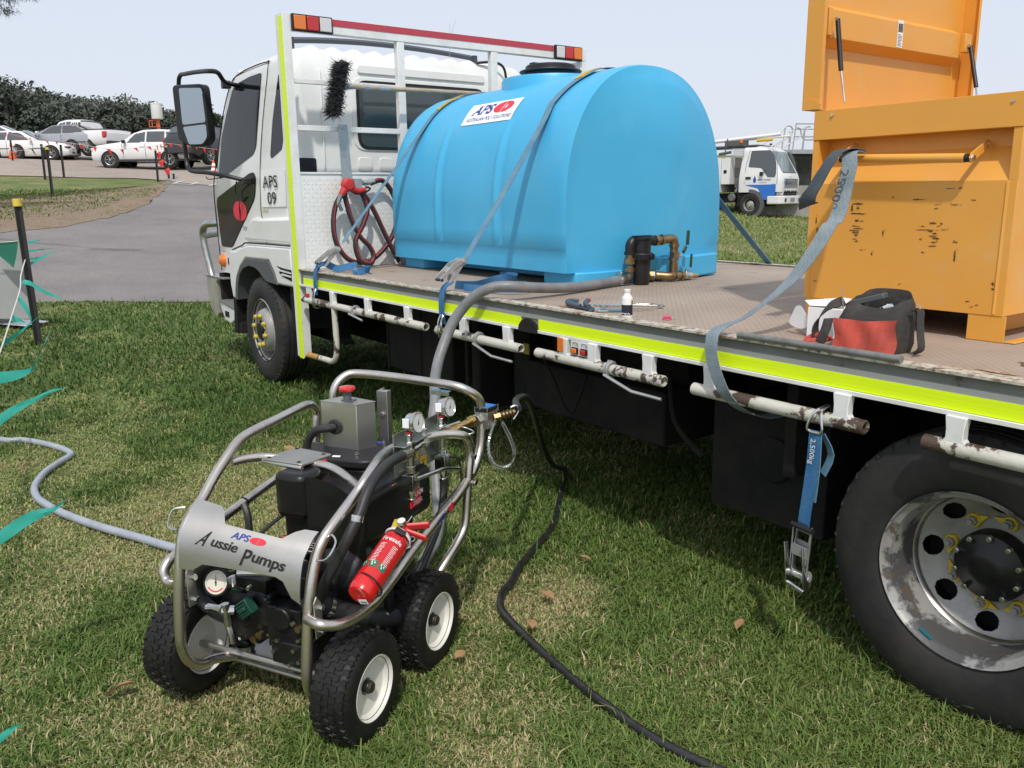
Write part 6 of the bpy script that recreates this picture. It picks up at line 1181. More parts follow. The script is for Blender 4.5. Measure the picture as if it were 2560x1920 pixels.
for i in range(9):
    a = 2 * math.pi * i / 9; b.lathe([(0, -.022), (.009, -.020), (.010, .02)], (-.215 + .096 * math.cos(a), .19, .345 + .096 * math.sin(a)), (.25, 1, 0), 10)
for i in range(7): a = rad(20 + i * 50); b.obox((-.225 + .06 * math.cos(a), .138, .345 + .06 * math.sin(a)), Vector((math.cos(a), .3, math.sin(a))) * .022, Vector((-math.sin(a), 0, math.cos(a))) * .003, (0, .008, 0))
b.build('gear_housing', HOUS, CT)
b = MB()
for i in range(9): a = 2 * math.pi * i / 9; b.nut((-.22 + .096 * math.cos(a), .166, .345 + .096 * math.sin(a)), (-.25, -1, 0), .006, .006)
b.build('housing_bolt', CHROME, CT)
b = MB(); b.tube([(-.235, -.005, .315), (-.215, .03, .318), (-.195, .065, .300), (-.165, .10, .272), (-.12, .16, .235), (-.09, .25, .20)], .027, 14, 3); b.build('outlet_hose', BHOSE, CT)
b = MB(); b.lathe([(.0278, -.006), (.030, -.006), (.030, .006), (.0278, .006)], (-.195, .065, .300), (.6, 1, -.8), 24); b.obox((-.175, .045, .292), (.012, 0, 0), (0, .003, 0), (0, 0, .003)); b.build('hose_clamp', CHROME, CT)
b = MB(); b.box(-.105, -.085, .195, .225, .10, .385); b.box(-.16, -.09, .30, .33, .10, .30); b.cyl((-.13, .20, .20), (-.13, .26, .22), .03); b.build('engine_stay', BLACKM, CT, bevel=.003)
b = MB()
for c in ((-.10, .15, .215), (-.095, .19, .235), (-.11, .235, .19), (-.12, .12, .20)): b.nut(c, (1, -1, .3), .008, .008)
b.build('stay_bolt', CHROME, CT)
b = MB(); b.tube([(-.40, .16, .50), (-.43, .10, .465), (-.44, .09, .44), (-.415, .10, .425), (-.385, .12, .43)], .006, 8, 4); b.tube([(-.505, .12, .53), (-.485, .11, .50), (-.475, .10, .43), (-.47, .10, .36), (-.465, .11, .28)], .011, 8, 4); b.build('battery_lead', BHOSE, CT)
b = MB(); b.tube([(-.405, .105, .428), (-.38, .125, .436), (-.36, .14, .445)], [.008, .011, .009], 8); b.build('lead_boot', REDPL, CT)
b = MB(); b.tube([(-.385, .12, .42), (-.38, .11, .40), (-.37, .12, .385), (-.375, .11, .36)], .0015, 5, 3); b.build('red_wire', mat('rust red wire', (.30, .05, .03), .5), CT)
b = MB(); b.lathe([(0, .0), (.030, .0), (.034, -.006), (.034, -.03), (.026, -.04)], (-.345, .10, .395), (0, -.3, 1), 20); b.build('filter_cap', CHROME, CT)
b = MB(); b.tube([(-.36, .12, .385), (-.34, .10, .405), (-.31, .10, .405), (-.29, .12, .39)], .0022, 6, 4); b.tube([(-.22, .22, .44), (-.19, .24, .422), (-.15, .26, .425), (-.13, .29, .45)], .0015, 5, 4); b.build('wire_clip', CHROME, CT)
b = MB(); b.obox((-.27, .098, .455), (.032, .002, 0), (0, .002, 0), (0, 0, .028)); sp_ = b.build('spec_plate', mat('black spec plate', (.03, .03, .032), .4), CT)
b = MB()
for i in range(5): b.box(-.296, -.255 + .004 * (i % 3), .0955, .0958, .474 - i * .007, .4755 - i * .007)
b.box(-.294, -.245, .0955, .0958, .434, .4365); b.build('plate_print', INKW, sp_, smooth_a=0)
# cover on the bumper side and folded hooks
b = MB(); b.tube([(-.115, -.028, .545), (-.095, -.035, .560), (-.078, -.045, .545), (-.085, -.075, .515), (-.115, -.075, .505)], .0026, 6, 4); b.tube([(-.52, -.08, .59), (-.545, -.10, .585), (-.55, -.115, .545), (-.52, -.115, .54)], .0026, 6, 4); b.tube([(-.09, .64, .655), (-.06, .63, .668), (-.03, .645, .650), (-.07, .63, .640), (-.10, .64, .640)], .0026, 6, 4); b.build('hose_hook', CHROME, CT)
# control box with stop button, upright
b = MB(); b.prism_xy([(-.467, .455), (-.335, .452), (-.300, .505), (-.43, .535)], .500, .757); b.build('control_box', SHEET, CT, bevel=.0015)
b = MB(); b.prism_xy([(-.470, .452), (-.332, .449), (-.297, .507), (-.43, .54)], .7575, .7595); b.build('control_box_lid', SHEET, CT, bevel=.0008)
b = MB(); b.lathe([(.013, .7595), (.013, .785), (.011, .788)], (-.388, .487, 0), (0, 0, 1), 18); b.box(-.405, -.362, .475, .50, .7598, .762); b.build('button_base', mat('blue grey plastic', (.07, .08, .10), .5), CT); b = MB(); b.lathe([(.010, .786), (.024, .791), (.026, .797), (.024, .803), (0, .805)], (-.388, .487, 0), (0, 0, 1), 24); b.build('stop_button', REDP, CT)
b = MB(); b.lathe([(.024, 0), (.024, .006), (.016, .008)], (-.415, .4525, .680), (0, -1, 0), 20); b.tube([(-.415, .45, .680), (-.43, .43, .680), (-.465, .42, .672), (-.495, .42, .64), (-.505, .42, .60), (-.50, .43, .56)], .013, 10, 4); b.build('conduit', BHOSE, CT)
b = MB(); b.box(-.338, -.300, .575, .60, .13, .775); b.box(-.342, -.338, .60, .625, .13, .775); b.nut((-.318, .574, .70), (0, -1, 0), .009, .007); b.nut((-.34, .60, .70), (0, -1, 0), .005, .007); b.build('box_upright', SHEET, CT, bevel=.001)
b = MB(); b.obox((-.165, .688, .763), (.030, 0, -.001), (0, .012, 0), (0, 0, .0015)); b.obox((-.165, .680, .757), (.032, 0, -.001), (0, .002, 0), (0, 0, .006)); b.nut((-.162, .675, .762), (0, -1, 0), .006, .005); b.build('handle_clamp', CHROME, CT)
# manifold
MZ = mat('zinc manifold plate', (.42, .45, .43), .35, .9, c2=(.30, .33, .31), ns=10)
b = MB(); b.box(-.150, -.1475, .355, .625, .560, .705); b.obox((-.128, .49, .672), (.020, 0, 0), (0, .135, 0), (0, 0, .0013)); b.build('manifold_plate', MZ, CT, bevel=.001)
for (bb, zt1) in ((.402, .700), (.602, .700)):
    b = MB()
    for z0, z1, r, n in ((zt1, zt1 - .022, .011, 8), (zt1 - .022, zt1 - .048, .016, 6), (zt1 - .048, zt1 - .062, .012, 12), (.638, .60, .013, 12), (.603, .596, .0155, 12), (.596, .582, .013, 6), (.53, .515, .013, 6), (.515, .503, .010, 12), (.503, .498, .014, 12)): b.cyl((-.122, bb, z0), (-.122, bb, z1), r, n=n)
    b.box(-.140, -.104, bb - .020, bb + .020, .530, .578); b.cyl((-.122, bb - .03, .645), (-.122, bb + .05, .648), .0125); b.build('relief_valve', CHROME, CT, bevel=.001)
    b = MB(); b.lathe([(.009, zt1), (.0105, zt1 + .004), (.009, zt1 + .008)], (-.122, bb, 0), (0, 0, 1), 12); b.build('red_seal', REDPL, CT)
    gauge((-.095, bb + .008, .735), (1, -.10, .12), .0295, .030, mat('white gauge face', (.66, .66, .66), .3, coat=.8), CHROME, CT, 62)
    b = MB(); b.cyl((-.117, bb + .003, .708), (-.112, bb + .005, .72), .007, n=8); b.build('gauge_neck', BRASS, CT)
    b = MB(); b.obox((-.118, bb - .0235, .738), (.010, .001, 0), (0, .0012, 0), (0, .0, .014)); b.build('gauge_label', PAPER, CT, bevel=.001)
b = MB(); b.cyl((-.122, .45, .650), (-.118, .575, .655), .0115, n=12); b.cyl((-.122, .475, .651), (-.121, .50, .652), .0155, n=6); b.nut((-.128, .50, .674), (0, 0, 1), .010, .010); b.lathe([(.006, .684), (.012, .685), (.012, .69), (0, .696)], (-.128, .50, 0), (0, 0, 1), 12); b.build('manifold_pipe', CHROME, CT)
b = MB(); b.tube([(-.100, .40, .565), (-.080, .47, .566), (-.068, .52, .563), (-.055, .585, .545)], [.0065, .0068, .007, .007], 10, 3); b.build('dump_lever', CHROME, CT); b = MB(); b.tube([(-.095, .60, .575), (-.080, .63, .56), (-.075, .635, .52), (-.070, .63, .49)], .0035, 8, 3); b.lathe([(0, -.006), (.006, 0), (0, .006)], (-.070, .63, .488), (0, 0, 1), 10); b.build('rear_lever', BLACK, CT)
b = MB(); b.cyl((-.11, .60, .672), (-.085, .655, .676), .004, n=8); b.build('lock_pin', CHROME, CT)
for (p0, s) in ((.455, .628), (.505, .585)):
    b = MB(); b.box(-.1472, -.1464, p0, p0 + .038, s - .030, s + .012); st = b.build('warning_sticker', YS, CT); b = MB(); b.box(-.1463, -.1460, p0 + .007, p0 + .031, s - .004, s - .001); b.box(-.1463, -.1460, p0 + .014, p0 + .022, s - .022, s - .008); b.box(-.1463, -.1460, p0 + .010, p0 + .028, s - .027, s - .024); b.build('sticker_print', INKK, st, smooth_a=0)
b = MB(); b.cyl((-.119, .585, .650), (-.085, .640, .659), .013, n=8); b.cyl((-.105, .605, .655), (-.065, .690, .669), .0095, .012); b.cyl((-.065, .690, .669), (-.060, .700, .671), .018, n=16); b.cyl((-.070, .680, .668), (-.060, .705, .672), .0155, n=12); b.build('brass_reducer', BRASS, CT)
b = MB(); b.prism_xy([(-.063, .726), (-.019, .723), (-.010, .785), (-.054, .793)], .640, .694); b.cyl((-.056, .712, .667), (-.052, .730, .669), .021, n=6); b.build('flow_meter', SHEET, CT, bevel=.0015)
b = MB(); b.prism_xy([(-.064, .725), (-.018, .722), (-.009, .786), (-.055, .794)], .6945, .708); b.build('meter_bezel', BLACK, CT, bevel=.001); b = MB(); b.prism_xy([(-.061, .729), (-.021, .726), (-.013, .782), (-.052, .789)], .7082, .7095); mf = b.build('meter_face', mat('bright blue face', (.02, .16, .60), .3), CT)
b = MB(); b.prism_xy([(-.050, .748), (-.030, .746), (-.026, .765), (-.046, .768)], .7097, .7102); b.build('lcd_screen', mat('grey green lcd', (.13, .22, .24), .2), mf)
b = MB()
for p in ((-.064, .725), (-.018, .722), (-.009, .786), (-.055, .794)): b.cyl((p[0], p[1], .69), (p[0], p[1], .711), .0018, n=6)
b.build('meter_screw', CHROME, CT)
b = MB(); b.cyl((-.012, .760, .672), (.005, .772, .676), .013, n=6)
for i in range(4): b.lathe([(.010, 0), (.0145, .003), (.010, .006)], (.006 + i * .0085, .773 + i * .008, .676 + i * .002), (.7, .65, .15), 14)
b.cyl((.005, .772, .676), (.042, .806, .684), .010, n=12); b.build('brass_coupling', DBRASS, CT)
b = MB(); LP = [(-.005, .758, .665), (-.01, .735, .635), (-.015, .722, .60), (-.015, .722, .56), (-.005, .738, .520), (.012, .775, .498), (.028, .805, .505), (.035, .815, .54), (.030, .805, .58), (.020, .79, .62), (.008, .775, .655)]
b.tube(LP, .0022, 6, 5); 
L2 = smooth([Vector(p) for p in LP], 5); 
hp_ = []; tot = len(L2) - 1
for i in range(900):
    k = i / 900 * tot * .999; q = int(k); f_ = k - q; c = L2[q].lerp(L2[q + 1], f_); t = (L2[min(q + 2, tot)] - L2[q]).normalized(); n1 = t.cross(Vector((1, -.7, 0))).normalized(); n2 = t.cross(n1); a = i * .75
    hp_.append(c + (n1 * math.cos(a) + n2 * math.sin(a)) * .0052)
b.tube(hp_, .0011, 4); b.tube([(.008, .775, .655), (.0, .765, .68), (-.004, .760, .70)], .0035, 8); b.tube([(.03, .80, .70), (.045, .81, .705), (.052, .815, .685), (.04, .80, .66)], .003, 6, 3); b.build('whip_check_cable', CHROME, CT)
# pressure hose from the manifold down to the pump
b = MB(); b.cyl((-.112, .372, .650), (-.103, .330, .655), .0165, n=14); b.cyl((-.115, .40, .648), (-.110, .365, .651), .012, n=8); b.build('crimp_ferrule', CHROME, CT)
b = MB(); b.tube([(-0.104, 0.335, 0.655), (-0.098, 0.287, 0.662), (-0.09, 0.215, 0.662), (-0.083, 0.145, 0.646), (-0.08, 0.10, 0.618), (-0.08, 0.072, 0.585), (-0.085, 0.045, 0.555), (-0.095, 0.025, 0.52), (-0.12, 0.015, 0.47), (-0.15, -0.002, 0.407), (-.17, .0, .36), (-.20, .0, .33)], .0145, 12, 4); b.build('pressure_hose', BHOSE, CT)
b = MB(); b.lathe([(.0150, -.008), (.0175, -.008), (.0175, .008), (.0150, .008)], (-.083, .058, .570), (0, .5, 1), 20); b.build('hose_ferrule', CHROME, CT)
b = MB(); b.tube([(-.122, .602, .50), (-.12, .60, .46), (-.11, .56, .40), (-.09, .46, .345), (-.10, .34, .25), (-.14, .25, .20)], .0125, 10, 4); b.tube([(-.055, .60, .49), (-.06, .50, .465), (-.058, .40, .43), (-.06, .33, .40)], .005, 8, 4); b.build('bypass_hose', BHOSE, CT)
b = MB()
for pts in (((-.57 + .0, .556, .61), 1),): b.lathe([(.0148, -.002), (.0165, -.002), (.0165, .002), (.0148, .002)], pts[0], (0, .1, 1), 16)
b.lathe([(.0148, -.002), (.0165, -.002), (.0165, .002), (.0148, .002)], (-.583, .21, .494), (0, 1, .18), 16); b.build('cable_tie', BLACK, CT)
b = MB(); b.tube([(-.4, .71, .7885 + .0145), (-.36, .708, .7875 + .0145)], .0012, 4); b.build('red_mark', INKR, CT)
# ------------------------------------------------------------------ fire extinguisher strapped to the side rail
EX = root('fire_extinguisher', (-.02, .05, .38), 'small red fire extinguisher strapped along the side rail of the pump cart', 'fire extinguisher', own=True)
M_ct = Matrix.Translation((3.395, -1.2, 0)) @ Matrix.Rotation(rad(31), 4, 'Z')
EX.matrix_world = M_ct; 
_e0 = Vector((-.018, -.045, .414)); _e1 = Vector((-.018, .150, .492)); _ax = (_e1 - _e0).normalized(); LEN = (_e1 - _e0).length
off_ = _e0.copy(); EX.location = M_ct @ off_; ORG['fire_extinguisher'] = tuple(off_)
b = MB(); R0 = .036; b.lathe([(0, .004), (.022, .0), (.031, .003), (.0352, .012), (.036, .02), (.036, LEN - .030), (.034, LEN - .014), (.027, LEN - .002), (.017, LEN + .006), (.015, LEN + .018)], _e0, _ax, 40); b.build('cylinder', REDP, EX)
_s = Vector((1, 0, 0)); _s = (_s - _ax * _s.dot(_ax)).normalized(); _q = _ax.cross(_s)     # _s points to the viewer's right, _q roughly down/up
if _q.z < 0: _q = -_q
def ext(ang, h, r=.0362):         # ang 0 = towards +a, 90 = up
    a = rad(ang); return _e0 + _ax * h + (_s * math.cos(a) + _q * math.sin(a)) * r
def curved(h0, h1, a0, a1, m, name, r=.0363, par=EX):
    b = MB(); b.grid([[ext(a0 + (a1 - a0) * i / 16, h0 + (h1 - h0) * j / 4, r) for j in range(5)] for i in range(17)]); return b.build(name, m, par)
curved(.088, .190, 10, 175, mat('label red', (.50, .015, .02), .35), 'red_label', .0363)
def etext(body, size, a_c, h, m, nm, sx=1.0, bold=.004):
    b = MB(); w = text2d(body, bold)[2] * size * sx; b.text(body, size, lambda u, v, t: ext(a_c - math.degrees((u - w / 2) / .0367), h + v, .0368), sx=sx, bold=bold); return b
b = etext('Firesafe', .019, 70, .165, 0, 0, 1.0, .012)
for i in range(13):
    hh = .152 - i * .0052
    for (ac, wd) in ((95, .016), (40, .014)):
        for q in range(3): 
            a0_ = ac - wd / .0367 * 57.3 * (-.5 + q / 3) ; b.add([ext(a0_, hh, .0368), ext(a0_ - 6 - 2 * ((i * 7 + q) % 3), hh, .0368), ext(a0_ - 6 - 2 * ((i * 7 + q) % 3), hh + .0018, .0368), ext(a0_, hh + .0018, .0368)], [(0, 1, 2, 3)])
b.build('label_lettering', INKW, EX, smooth_a=0)
for a0_ in (20, 62, 104):
    q = curved(.070, .092, a0_ + 3, a0_ + 36, mat('green pictogram panel', (.012, .16, .085), .4), 'pictogram_panel', .03665)
    b = MB(); c = .081
    for d1, d2 in ((14, .003), (22, -.003), (27, .004)): b.add([ext(a0_ + d1 - 4, c + d2 - .003, .0370), ext(a0_ + d1 + 4, c + d2 - .002, .0370), ext(a0_ + d1 + 2, c + d2 + .005, .0370)], [(0, 1, 2)])
    b.build('pictogram', INKW, EX, smooth_a=0)
b = MB(); b.grid([[ext(ang, .0, r) + _ax * (.0005 - .0 * r) - _ax * .0022 for r in (.006, .030)] for ang in (50, 70, 95)]); 
P = [_e0 - _ax * .002 + _s * x + _q * y for x, y in ((-.002, -.026), (.024, -.020), (.020, -.004), (-.006, -.010))]
b = MB(); b.add(P, [(0, 1, 2, 3)]); bl = b.build('barcode_label', PAPER, EX, smooth_a=0)
b = MB()
for i in range(12): x = .0015 + i * .0016; b.add([_e0 - _ax * .0026 + _s * (x) + _q * (-.0215 + i * .0003 + yy) for x, yy in ((x, 0), (x + .0008, 0), (x + .0003, .006), (x - .0005, .006))], [(0, 1, 2, 3)])
b.build('barcode', INKK, bl, smooth_a=0)
b = MB(); b.lathe([(.0362, .040), (.0392, .040), (.0392, .0435), (.0362, .0435)], _e0, (_ax + _s * .18).normalized(), 40); b.build('retaining_band', BLACK, EX)
b = MB(); b.lathe([(.020, LEN + .004), (.036, LEN - .006), (.0385, LEN - .003), (.034, LEN + .006), (.020, LEN + .014)], _e0, _ax, 36); b.build('neck_collar', WHITEP, EX)
H0 = _e0 + _ax * (LEN + .012)
b = MB(); b.cyl(H0, H0 + _ax * .030, .015, n=16); b.obox(H0 + _ax * .022, _ax * .012, _s * .010, _q * .020)
b.obox(H0 + _ax * .036 + _s * .030 + _q * .004, (_s + _ax * .55 - _q * .2).normalized() * .036, _ax.cross(_s) * .008, Vector((0, 0, .0025)) + _ax * .003); b.obox(H0 + _ax * .018 + _s * .032 - _q * .010, (_s + _ax * .15 - _q * .45).normalized() * .034, _ax.cross(_s) * .008, Vector((0, 0, .0025)) + _ax * .003); b.build('operating_handle', REDPL, EX, bevel=.0025)
b = MB(); b.cyl(H0 + _ax * .020 + _q * .018, H0 + _ax * .020 + _q * .032, .0125, n=18); b.tube([H0 + _ax * .03 + _s * .012 + _q * .02, H0 + _ax * .045 + _s * .02 + _q * .03], .0015, 5); b.build('pressure_dial', CHROME, EX); b = MB(); b.lathe([(0, 0), (.011, 0)], H0 + _ax * .020 + _q * .0325, _q, 16); b.build('dial_face', WHITEP, EX)
b = MB(); c = H0 - _ax * .012 + _s * .040 + _q * .002; b.tube([c + (_s * math.cos(a) + _ax * math.sin(a)) * .0095 for a in [i * .42 for i in range(15)]], .0011, 6, closed=True); b.tube([c - _ax * .012, c - _ax * .026 + _s * .01, c - _ax * .034 + _s * .004], .0013, 5); b.tube([c - _ax * .014 + _s * -.005, c - _ax * .036 - _s * .010], .0013, 5); b.build('safety_pin', CHROME, EX)
b = MB(); b.obox(ext(60, LEN - .010, .040), _ax * .008, (ext(65, 0) - ext(55, 0)).normalized() * .015, (ext(60, 0, .04) - _e0).normalized() * .004); b.build('band_buckle', BLACK, EX, bevel=.002)
b = MB(); P0_ = H0 + _q * .012 - _s * .018 - _ax * .010; b.obox(P0_ + _ax * .022 + _q * .002, (_ax + -_s * .2).normalized() * .030, _s * .014 + _q * .004, _q * .0006); b.build('inspection_tag', mat('yellow card tag', (.60, .42, .04), .6, c2=(.42, .26, .03), ns=30), EX)
b = MB(); b.obox(_e0 + _ax * .085 - _q * .030 + _s * .022, _ax * .05, (_s * .3 - _q).normalized() * .006, Vector((.001, 0, 0))); b.build('bracket_sticker', mat('grey bracket sticker', (.30, .33, .33), .5, c2=(.05, .06, .06), ns=120), EX)
# ------------------------------------------------------------------ hoses on the ground
BH = [(3.012, -.470, .690), (2.93, -.42, .695), (2.80, -.28, .66), (2.50, -.02, .50), (2.25, .22, .26), (2.10, .40, .09), (2.06, .50, .04), (2.13, .46, .036), (2.29, .30, .034), (2.45, .15, .034), (2.61, -.01, .033), (2.74, -.20, .033), (2.84, -.35, .032), (2.92, -.44, .032), (2.965, -.51, .032), (3.02, -.56, .031), (3.09, -.595, .03), (3.27, -.63, .029), (3.51, -.66, .028), (3.69, -.67, .027), (3.83, -.67, .027), (3.96, -.65, .027), (4.15, -.60, .027), (4.4, -.55, .027)]
b = MB(); b.tube(BH, .0128, 12, 5); tag(b.build('pressure_hose', mat('glossy black hose', (.016, .016, .017), .32, c2=(.03, .03, .03), ns=30, bump=.3, bs=300)), 'long black hose running from the pump cart under the truck and across the grass', 'hose')
GL = [(-1.6, -2.3, .05), (-.9, -1.98, .045), (-0.32, -1.73, .045), (-0.24, -1.64, .045), (-0.11, -1.56, .045), (0.09, -1.48, .045), (0.24, -1.45, .045), (.31, -1.475, .045), (0.37, -1.52, .045), (0.5, -1.6, .045), (.62, -1.65, .043), (0.75, -1.685, .043), (0.91, -1.692, .043), (1.04, -1.67, .042), (1.23, -1.62, .042), (1.47, -1.53, .042), (1.68, -1.43, .04), (1.86, -1.35, .04), (2.2, -1.2, .05), (2.5, -1.08, .12), (2.62, -1.10, .25)]
b = MB(); b.tube(GL, .0175, 12, 5); tag(b.build('lawn_hose', mat('pale blue grey hose', (.33, .36, .41), .4, c2=(.27, .30, .34), ns=12, bump=.1, bs=160)), 'pale grey hose snaking over the left lawn to the pump cart', 'hose')
# ------------------------------------------------------------------ parked vehicles
CARW = mat('white car paint', (.74, .74, .73), .25, c2=(.70, .70, .69), ns=2, coat=.6); SILV = mat('silver car paint', (.40, .41, .42), .3, .6, c2=(.36, .37, .38), ns=3, coat=.6); CARK = mat('black car paint', (.022, .024, .027), .25, coat=.6)
CGL = mat('car window glass', (.045, .055, .058), .05, spec=1.0, coat=.6)
TRIM = mat('dark car trim', (.035, .036, .038), .6)
def interp(st, x): 
    st = sorted(st)
    xs_ = [s[0] for s in st]; return [float(np.interp(x, xs_, [s[i] for s in st])) for i in range(1, 6)]
def car_section(st, x):      # returns half section points (y,z): sill, belt w, top
    s, b_, t, w, wt = interp(st, x); h = t - b_
    return [(0, s), (w * .90, s), (w * .985, s + .10), (w, (s + b_) / 2), (w * .985, b_ - .06), (w * .95, b_), (w * .95 + (wt - w * .95) * .5, b_ + h * .5), (wt, b_ + h * .88), (wt * .93, t - h * .03 if h > .05 else t - .01), (wt * .6, t + .012), (0, t + .02)]
def ysec(st, x, z):
    P = car_section(st, x)[2:9]; return float(np.interp(z, [p[1] for p in P], [p[0] for p in P]))
def car(name, label, cat, front, head, st, paint, wb, wr, windows, screens, lights, extra=None, group=None, side=1, wheelc=ALLOY, zoff=0.0, tilt=0.0, rails=False):
    """front = ground point of the near front wheel, head = heading; side = +1 when the near side is the car's left"""
    hd = Vector((head[0], head[1], 0)).normalized(); lf = Vector((-hd.y, hd.x, 0)); W = max(s[4] for s in st)
    c = Vector((front[0], front[1], 0)) - lf * side * (W - .12); z = G(front[0], front[1]) + zoff
    rt = root(name, (0, 0, 0), label, cat, group, own=True)
    rt.location = (c.x, c.y, z + .02); rt.rotation_euler = (0, tilt, math.atan2(hd.y, hd.x))
    x0, x1 = st[0][0], st[-1][0]; xs_ = sorted(set([s[0] for s in st] + [round(float(q_), 3) for q_ in np.arange(min(x0, x1), max(x0, x1), .12)])); b = MB(); rows = []
    for x in xs_:
        h = car_section(st, x); rows.append([(x, y, z_) for y, z_ in h] + [(x, -y, z_) for y, z_ in h[::-1][1:]])
    # wheel arches: leave the lower faces out round the axles
    n = len(rows[0]); vs = [p for r_ in rows for p in r_]; fs = []
    for i in range(len(rows) - 1):
        for j in range(n - 1):
            fs.append((i * n + j, i * n + j + 1, (i + 1) * n + j + 1, (i + 1) * n + j))
    b.add(vs, fs); b.add(rows[0], [tuple(range(n))]); b.add(rows[-1], [tuple(range(n))]); b.build('body', paint, rt, smooth_a=38, loc=(0, 0, 0))
    def L0(bb, nm, m, par=rt, **k): return bb.build(nm, m, par, **k)
    for i_, poly in enumerate(windows):
        for sd in (1, -1):
            bb = MB(); ip = inpoly(poly); gx = np.arange(min(p[0] for p in poly), max(p[0] for p in poly), .03); gz_ = np.arange(min(p[1] for p in poly), max(p[1] for p in poly), .03)
            for gxx in gx:
                for gzz in gz_:
                    if ip(np.array([gxx + .015]), np.array([gzz + .015]))[0]: bb.add([(qx, sd * (ysec(st, qx, qz) + .012), qz) for qx, qz in ((gxx, gzz), (gxx + .03, gzz), (gxx + .03, gzz + .03), (gxx, gzz + .03))], [(0, 1, 2, 3)])
            bb.once = True; L0(bb, 'side_window', CGL, smooth_a=0)
    for (xa, za, ya, xb, zb_, yb, m) in screens:
        bb = MB(); bb.grid([[(xa + (xb - xa) * j / 4, (ya + (yb - ya) * j / 4) * i / 6, za + (zb_ - za) * j / 4 + .035 + .03 * (1 - (i / 6) ** 2)) for j in range(5)] for i in range(-6, 7)]); L0(bb, 'windscreen', m or CGL)
    for (x, z_, dx, dz, y0_, y1_, m, nm) in lights:
        for sd in (1, -1):
            bb = MB(); bb.box(x - dx, x + dx, min(sd * y0_, sd * y1_), max(sd * y0_, sd * y1_), z_ - dz, z_ + dz); L0(bb, nm, m, bevel=min(dx, dz) * .5, seg=2)
    for ax in (0, -wb):
        for sd in (1, -1):
            yw = sd * (W - .02); bb = MB(); bb.lathe([(0, .012), (wr + .055, .012), (wr + .055, -.2)], (ax, sd * (W - .012), wr), (0, sd, 0), 28, a0=0); L0(bb, 'wheel_arch', CHASSIS)
            w = bpy.data.objects.new('wheel', None); col.objects.link(w); w.parent = rt; w.location = (ax, sd * (W + .012), wr); w.empty_display_size = .1; w.rotation_euler = (0, 0, 0 if sd < 0 else math.pi)
            bb = MB(); bb.lathe([(wr * .62, .0), (wr * .70, -.008), (wr * .93, 0), (wr, .02), (wr, .19), (wr * .9, .21)], (0, 0, 0), (0, 1, 0), 32); o = bb.build('tyre', RUBBER, loc=(0, 0, 0)); o.parent = w
            bb = MB(); bb.lathe([(wr * .64, .0), (wr * .66, -.004), (wr * .62, .012), (wr * .60, .07), (0, .07)], (0, 0, 0), (0, 1, 0), 28); bb.m = 1
            for q in range(10):
                a = 2 * math.pi * q / 10 + (.10 if q % 2 else -.10); d = Vector((math.sin(a), 0, math.cos(a))); t = Vector((math.cos(a), 0, -math.sin(a))); bb.obox(d * wr * .33 + Vector((0, .010, 0)), d * wr * .30, t * wr * .030, Vector((0, .008, 0)))
            bb.lathe([(wr * .15, .02), (wr * .12, -.006), (0, -.008)], (0, 0, 0), (0, 1, 0), 12); bb.lathe([(wr * .58, .006), (wr * .645, -.004), (wr * .66, .004)], (0, 0, 0), (0, 1, 0), 28)
            o = bb.build('rim', [TRIM, wheelc], loc=(0, 0, 0)); o.parent = w
    if extra: extra(rt, L0)
    return rt
# (x, sill, belt, top, half width, half roof width): x=0 is the front axle
SUVP = [(.90, .42, .70, .72, .62, .55), (.84, .34, .74, .82, .78, .68), (.60, .30, .90, .97, .86, .74), (.0, .30, .98, 1.05, .89, .76), (-.45, .30, 1.02, 1.10, .895, .76), (-.70, .30, 1.03, 1.26, .895, .72), (-1.05, .30, 1.04, 1.50, .895, .66), (-1.45, .30, 1.05, 1.62, .895, .64), (-2.1, .30, 1.06, 1.64, .895, .64), (-2.85, .32, 1.07, 1.60, .885, .63), (-3.20, .36, 1.07, 1.50, .86, .62), (-3.42, .40, 1.05, 1.25, .83, .66), (-3.55, .42, 1.0, 1.03, .80, .70), (-3.60, .46, .80, .82, .74, .66)]
def suv_extra(rt, L0):
    for sd in (1, -1):
        b = MB(); b.tube([(-1.15, sd * .60, 1.60), (-1.3, sd * .61, 1.68), (-2.7, sd * .60, 1.675), (-2.9, sd * .59, 1.62)], .016, 8, 3); L0(b, 'roof_rail', BLACK)
        b = MB(); b.box(-3.3, .35, sd * .895 - .01, sd * .895 + .012, .27, .36); L0(b, 'sill_trim', TRIM)
        b = MB(); b.obox((-.72, sd * 1.0, 1.10), (.06, 0, .0), (0, .09, 0), (0, 0, .07)); L0(b, 'door_mirror', BLACK, bevel=.02)
        b = MB(); b.tube([(-1.60, sd * .905, .40), (-1.60, sd * .905, 1.04)], .006, 4); b.tube([(-.62, sd * .905, .40), (-.58, sd * .905, 1.03)], .006, 4); b.tube([(-2.5, sd * .905, .70), (-2.48, sd * .9, 1.04)], .006, 4); L0(b, 'door_gap', SEAM)
        for x in (-1.45, -2.35): b = MB(); b.box(x - .10, x + .10, sd * .905 - .012, sd * .905 + .016, .885, .915); L0(b, 'door_handle', CARW, bevel=.008)
    for x in (-1.5, -2.5): b = MB(); b.cyl((x, -.60, 1.69), (x, .60, 1.69), .018, n=8); L0(b, 'roof_bar', BLACK)
    b = MB(); b.box(-3.64, -3.58, -.26, .26, .80, .90); L0(b, 'number_plate', PAPER); b = MB(); b.box(-3.62, -3.45, -.80, .80, .36, .56); L0(b, 'rear_bumper', TRIM, bevel=.02)
    b = MB(); b.box(.80, .92, -.6, .6, .36, .5); L0(b, 'lower_grille', TRIM, bevel=.02)
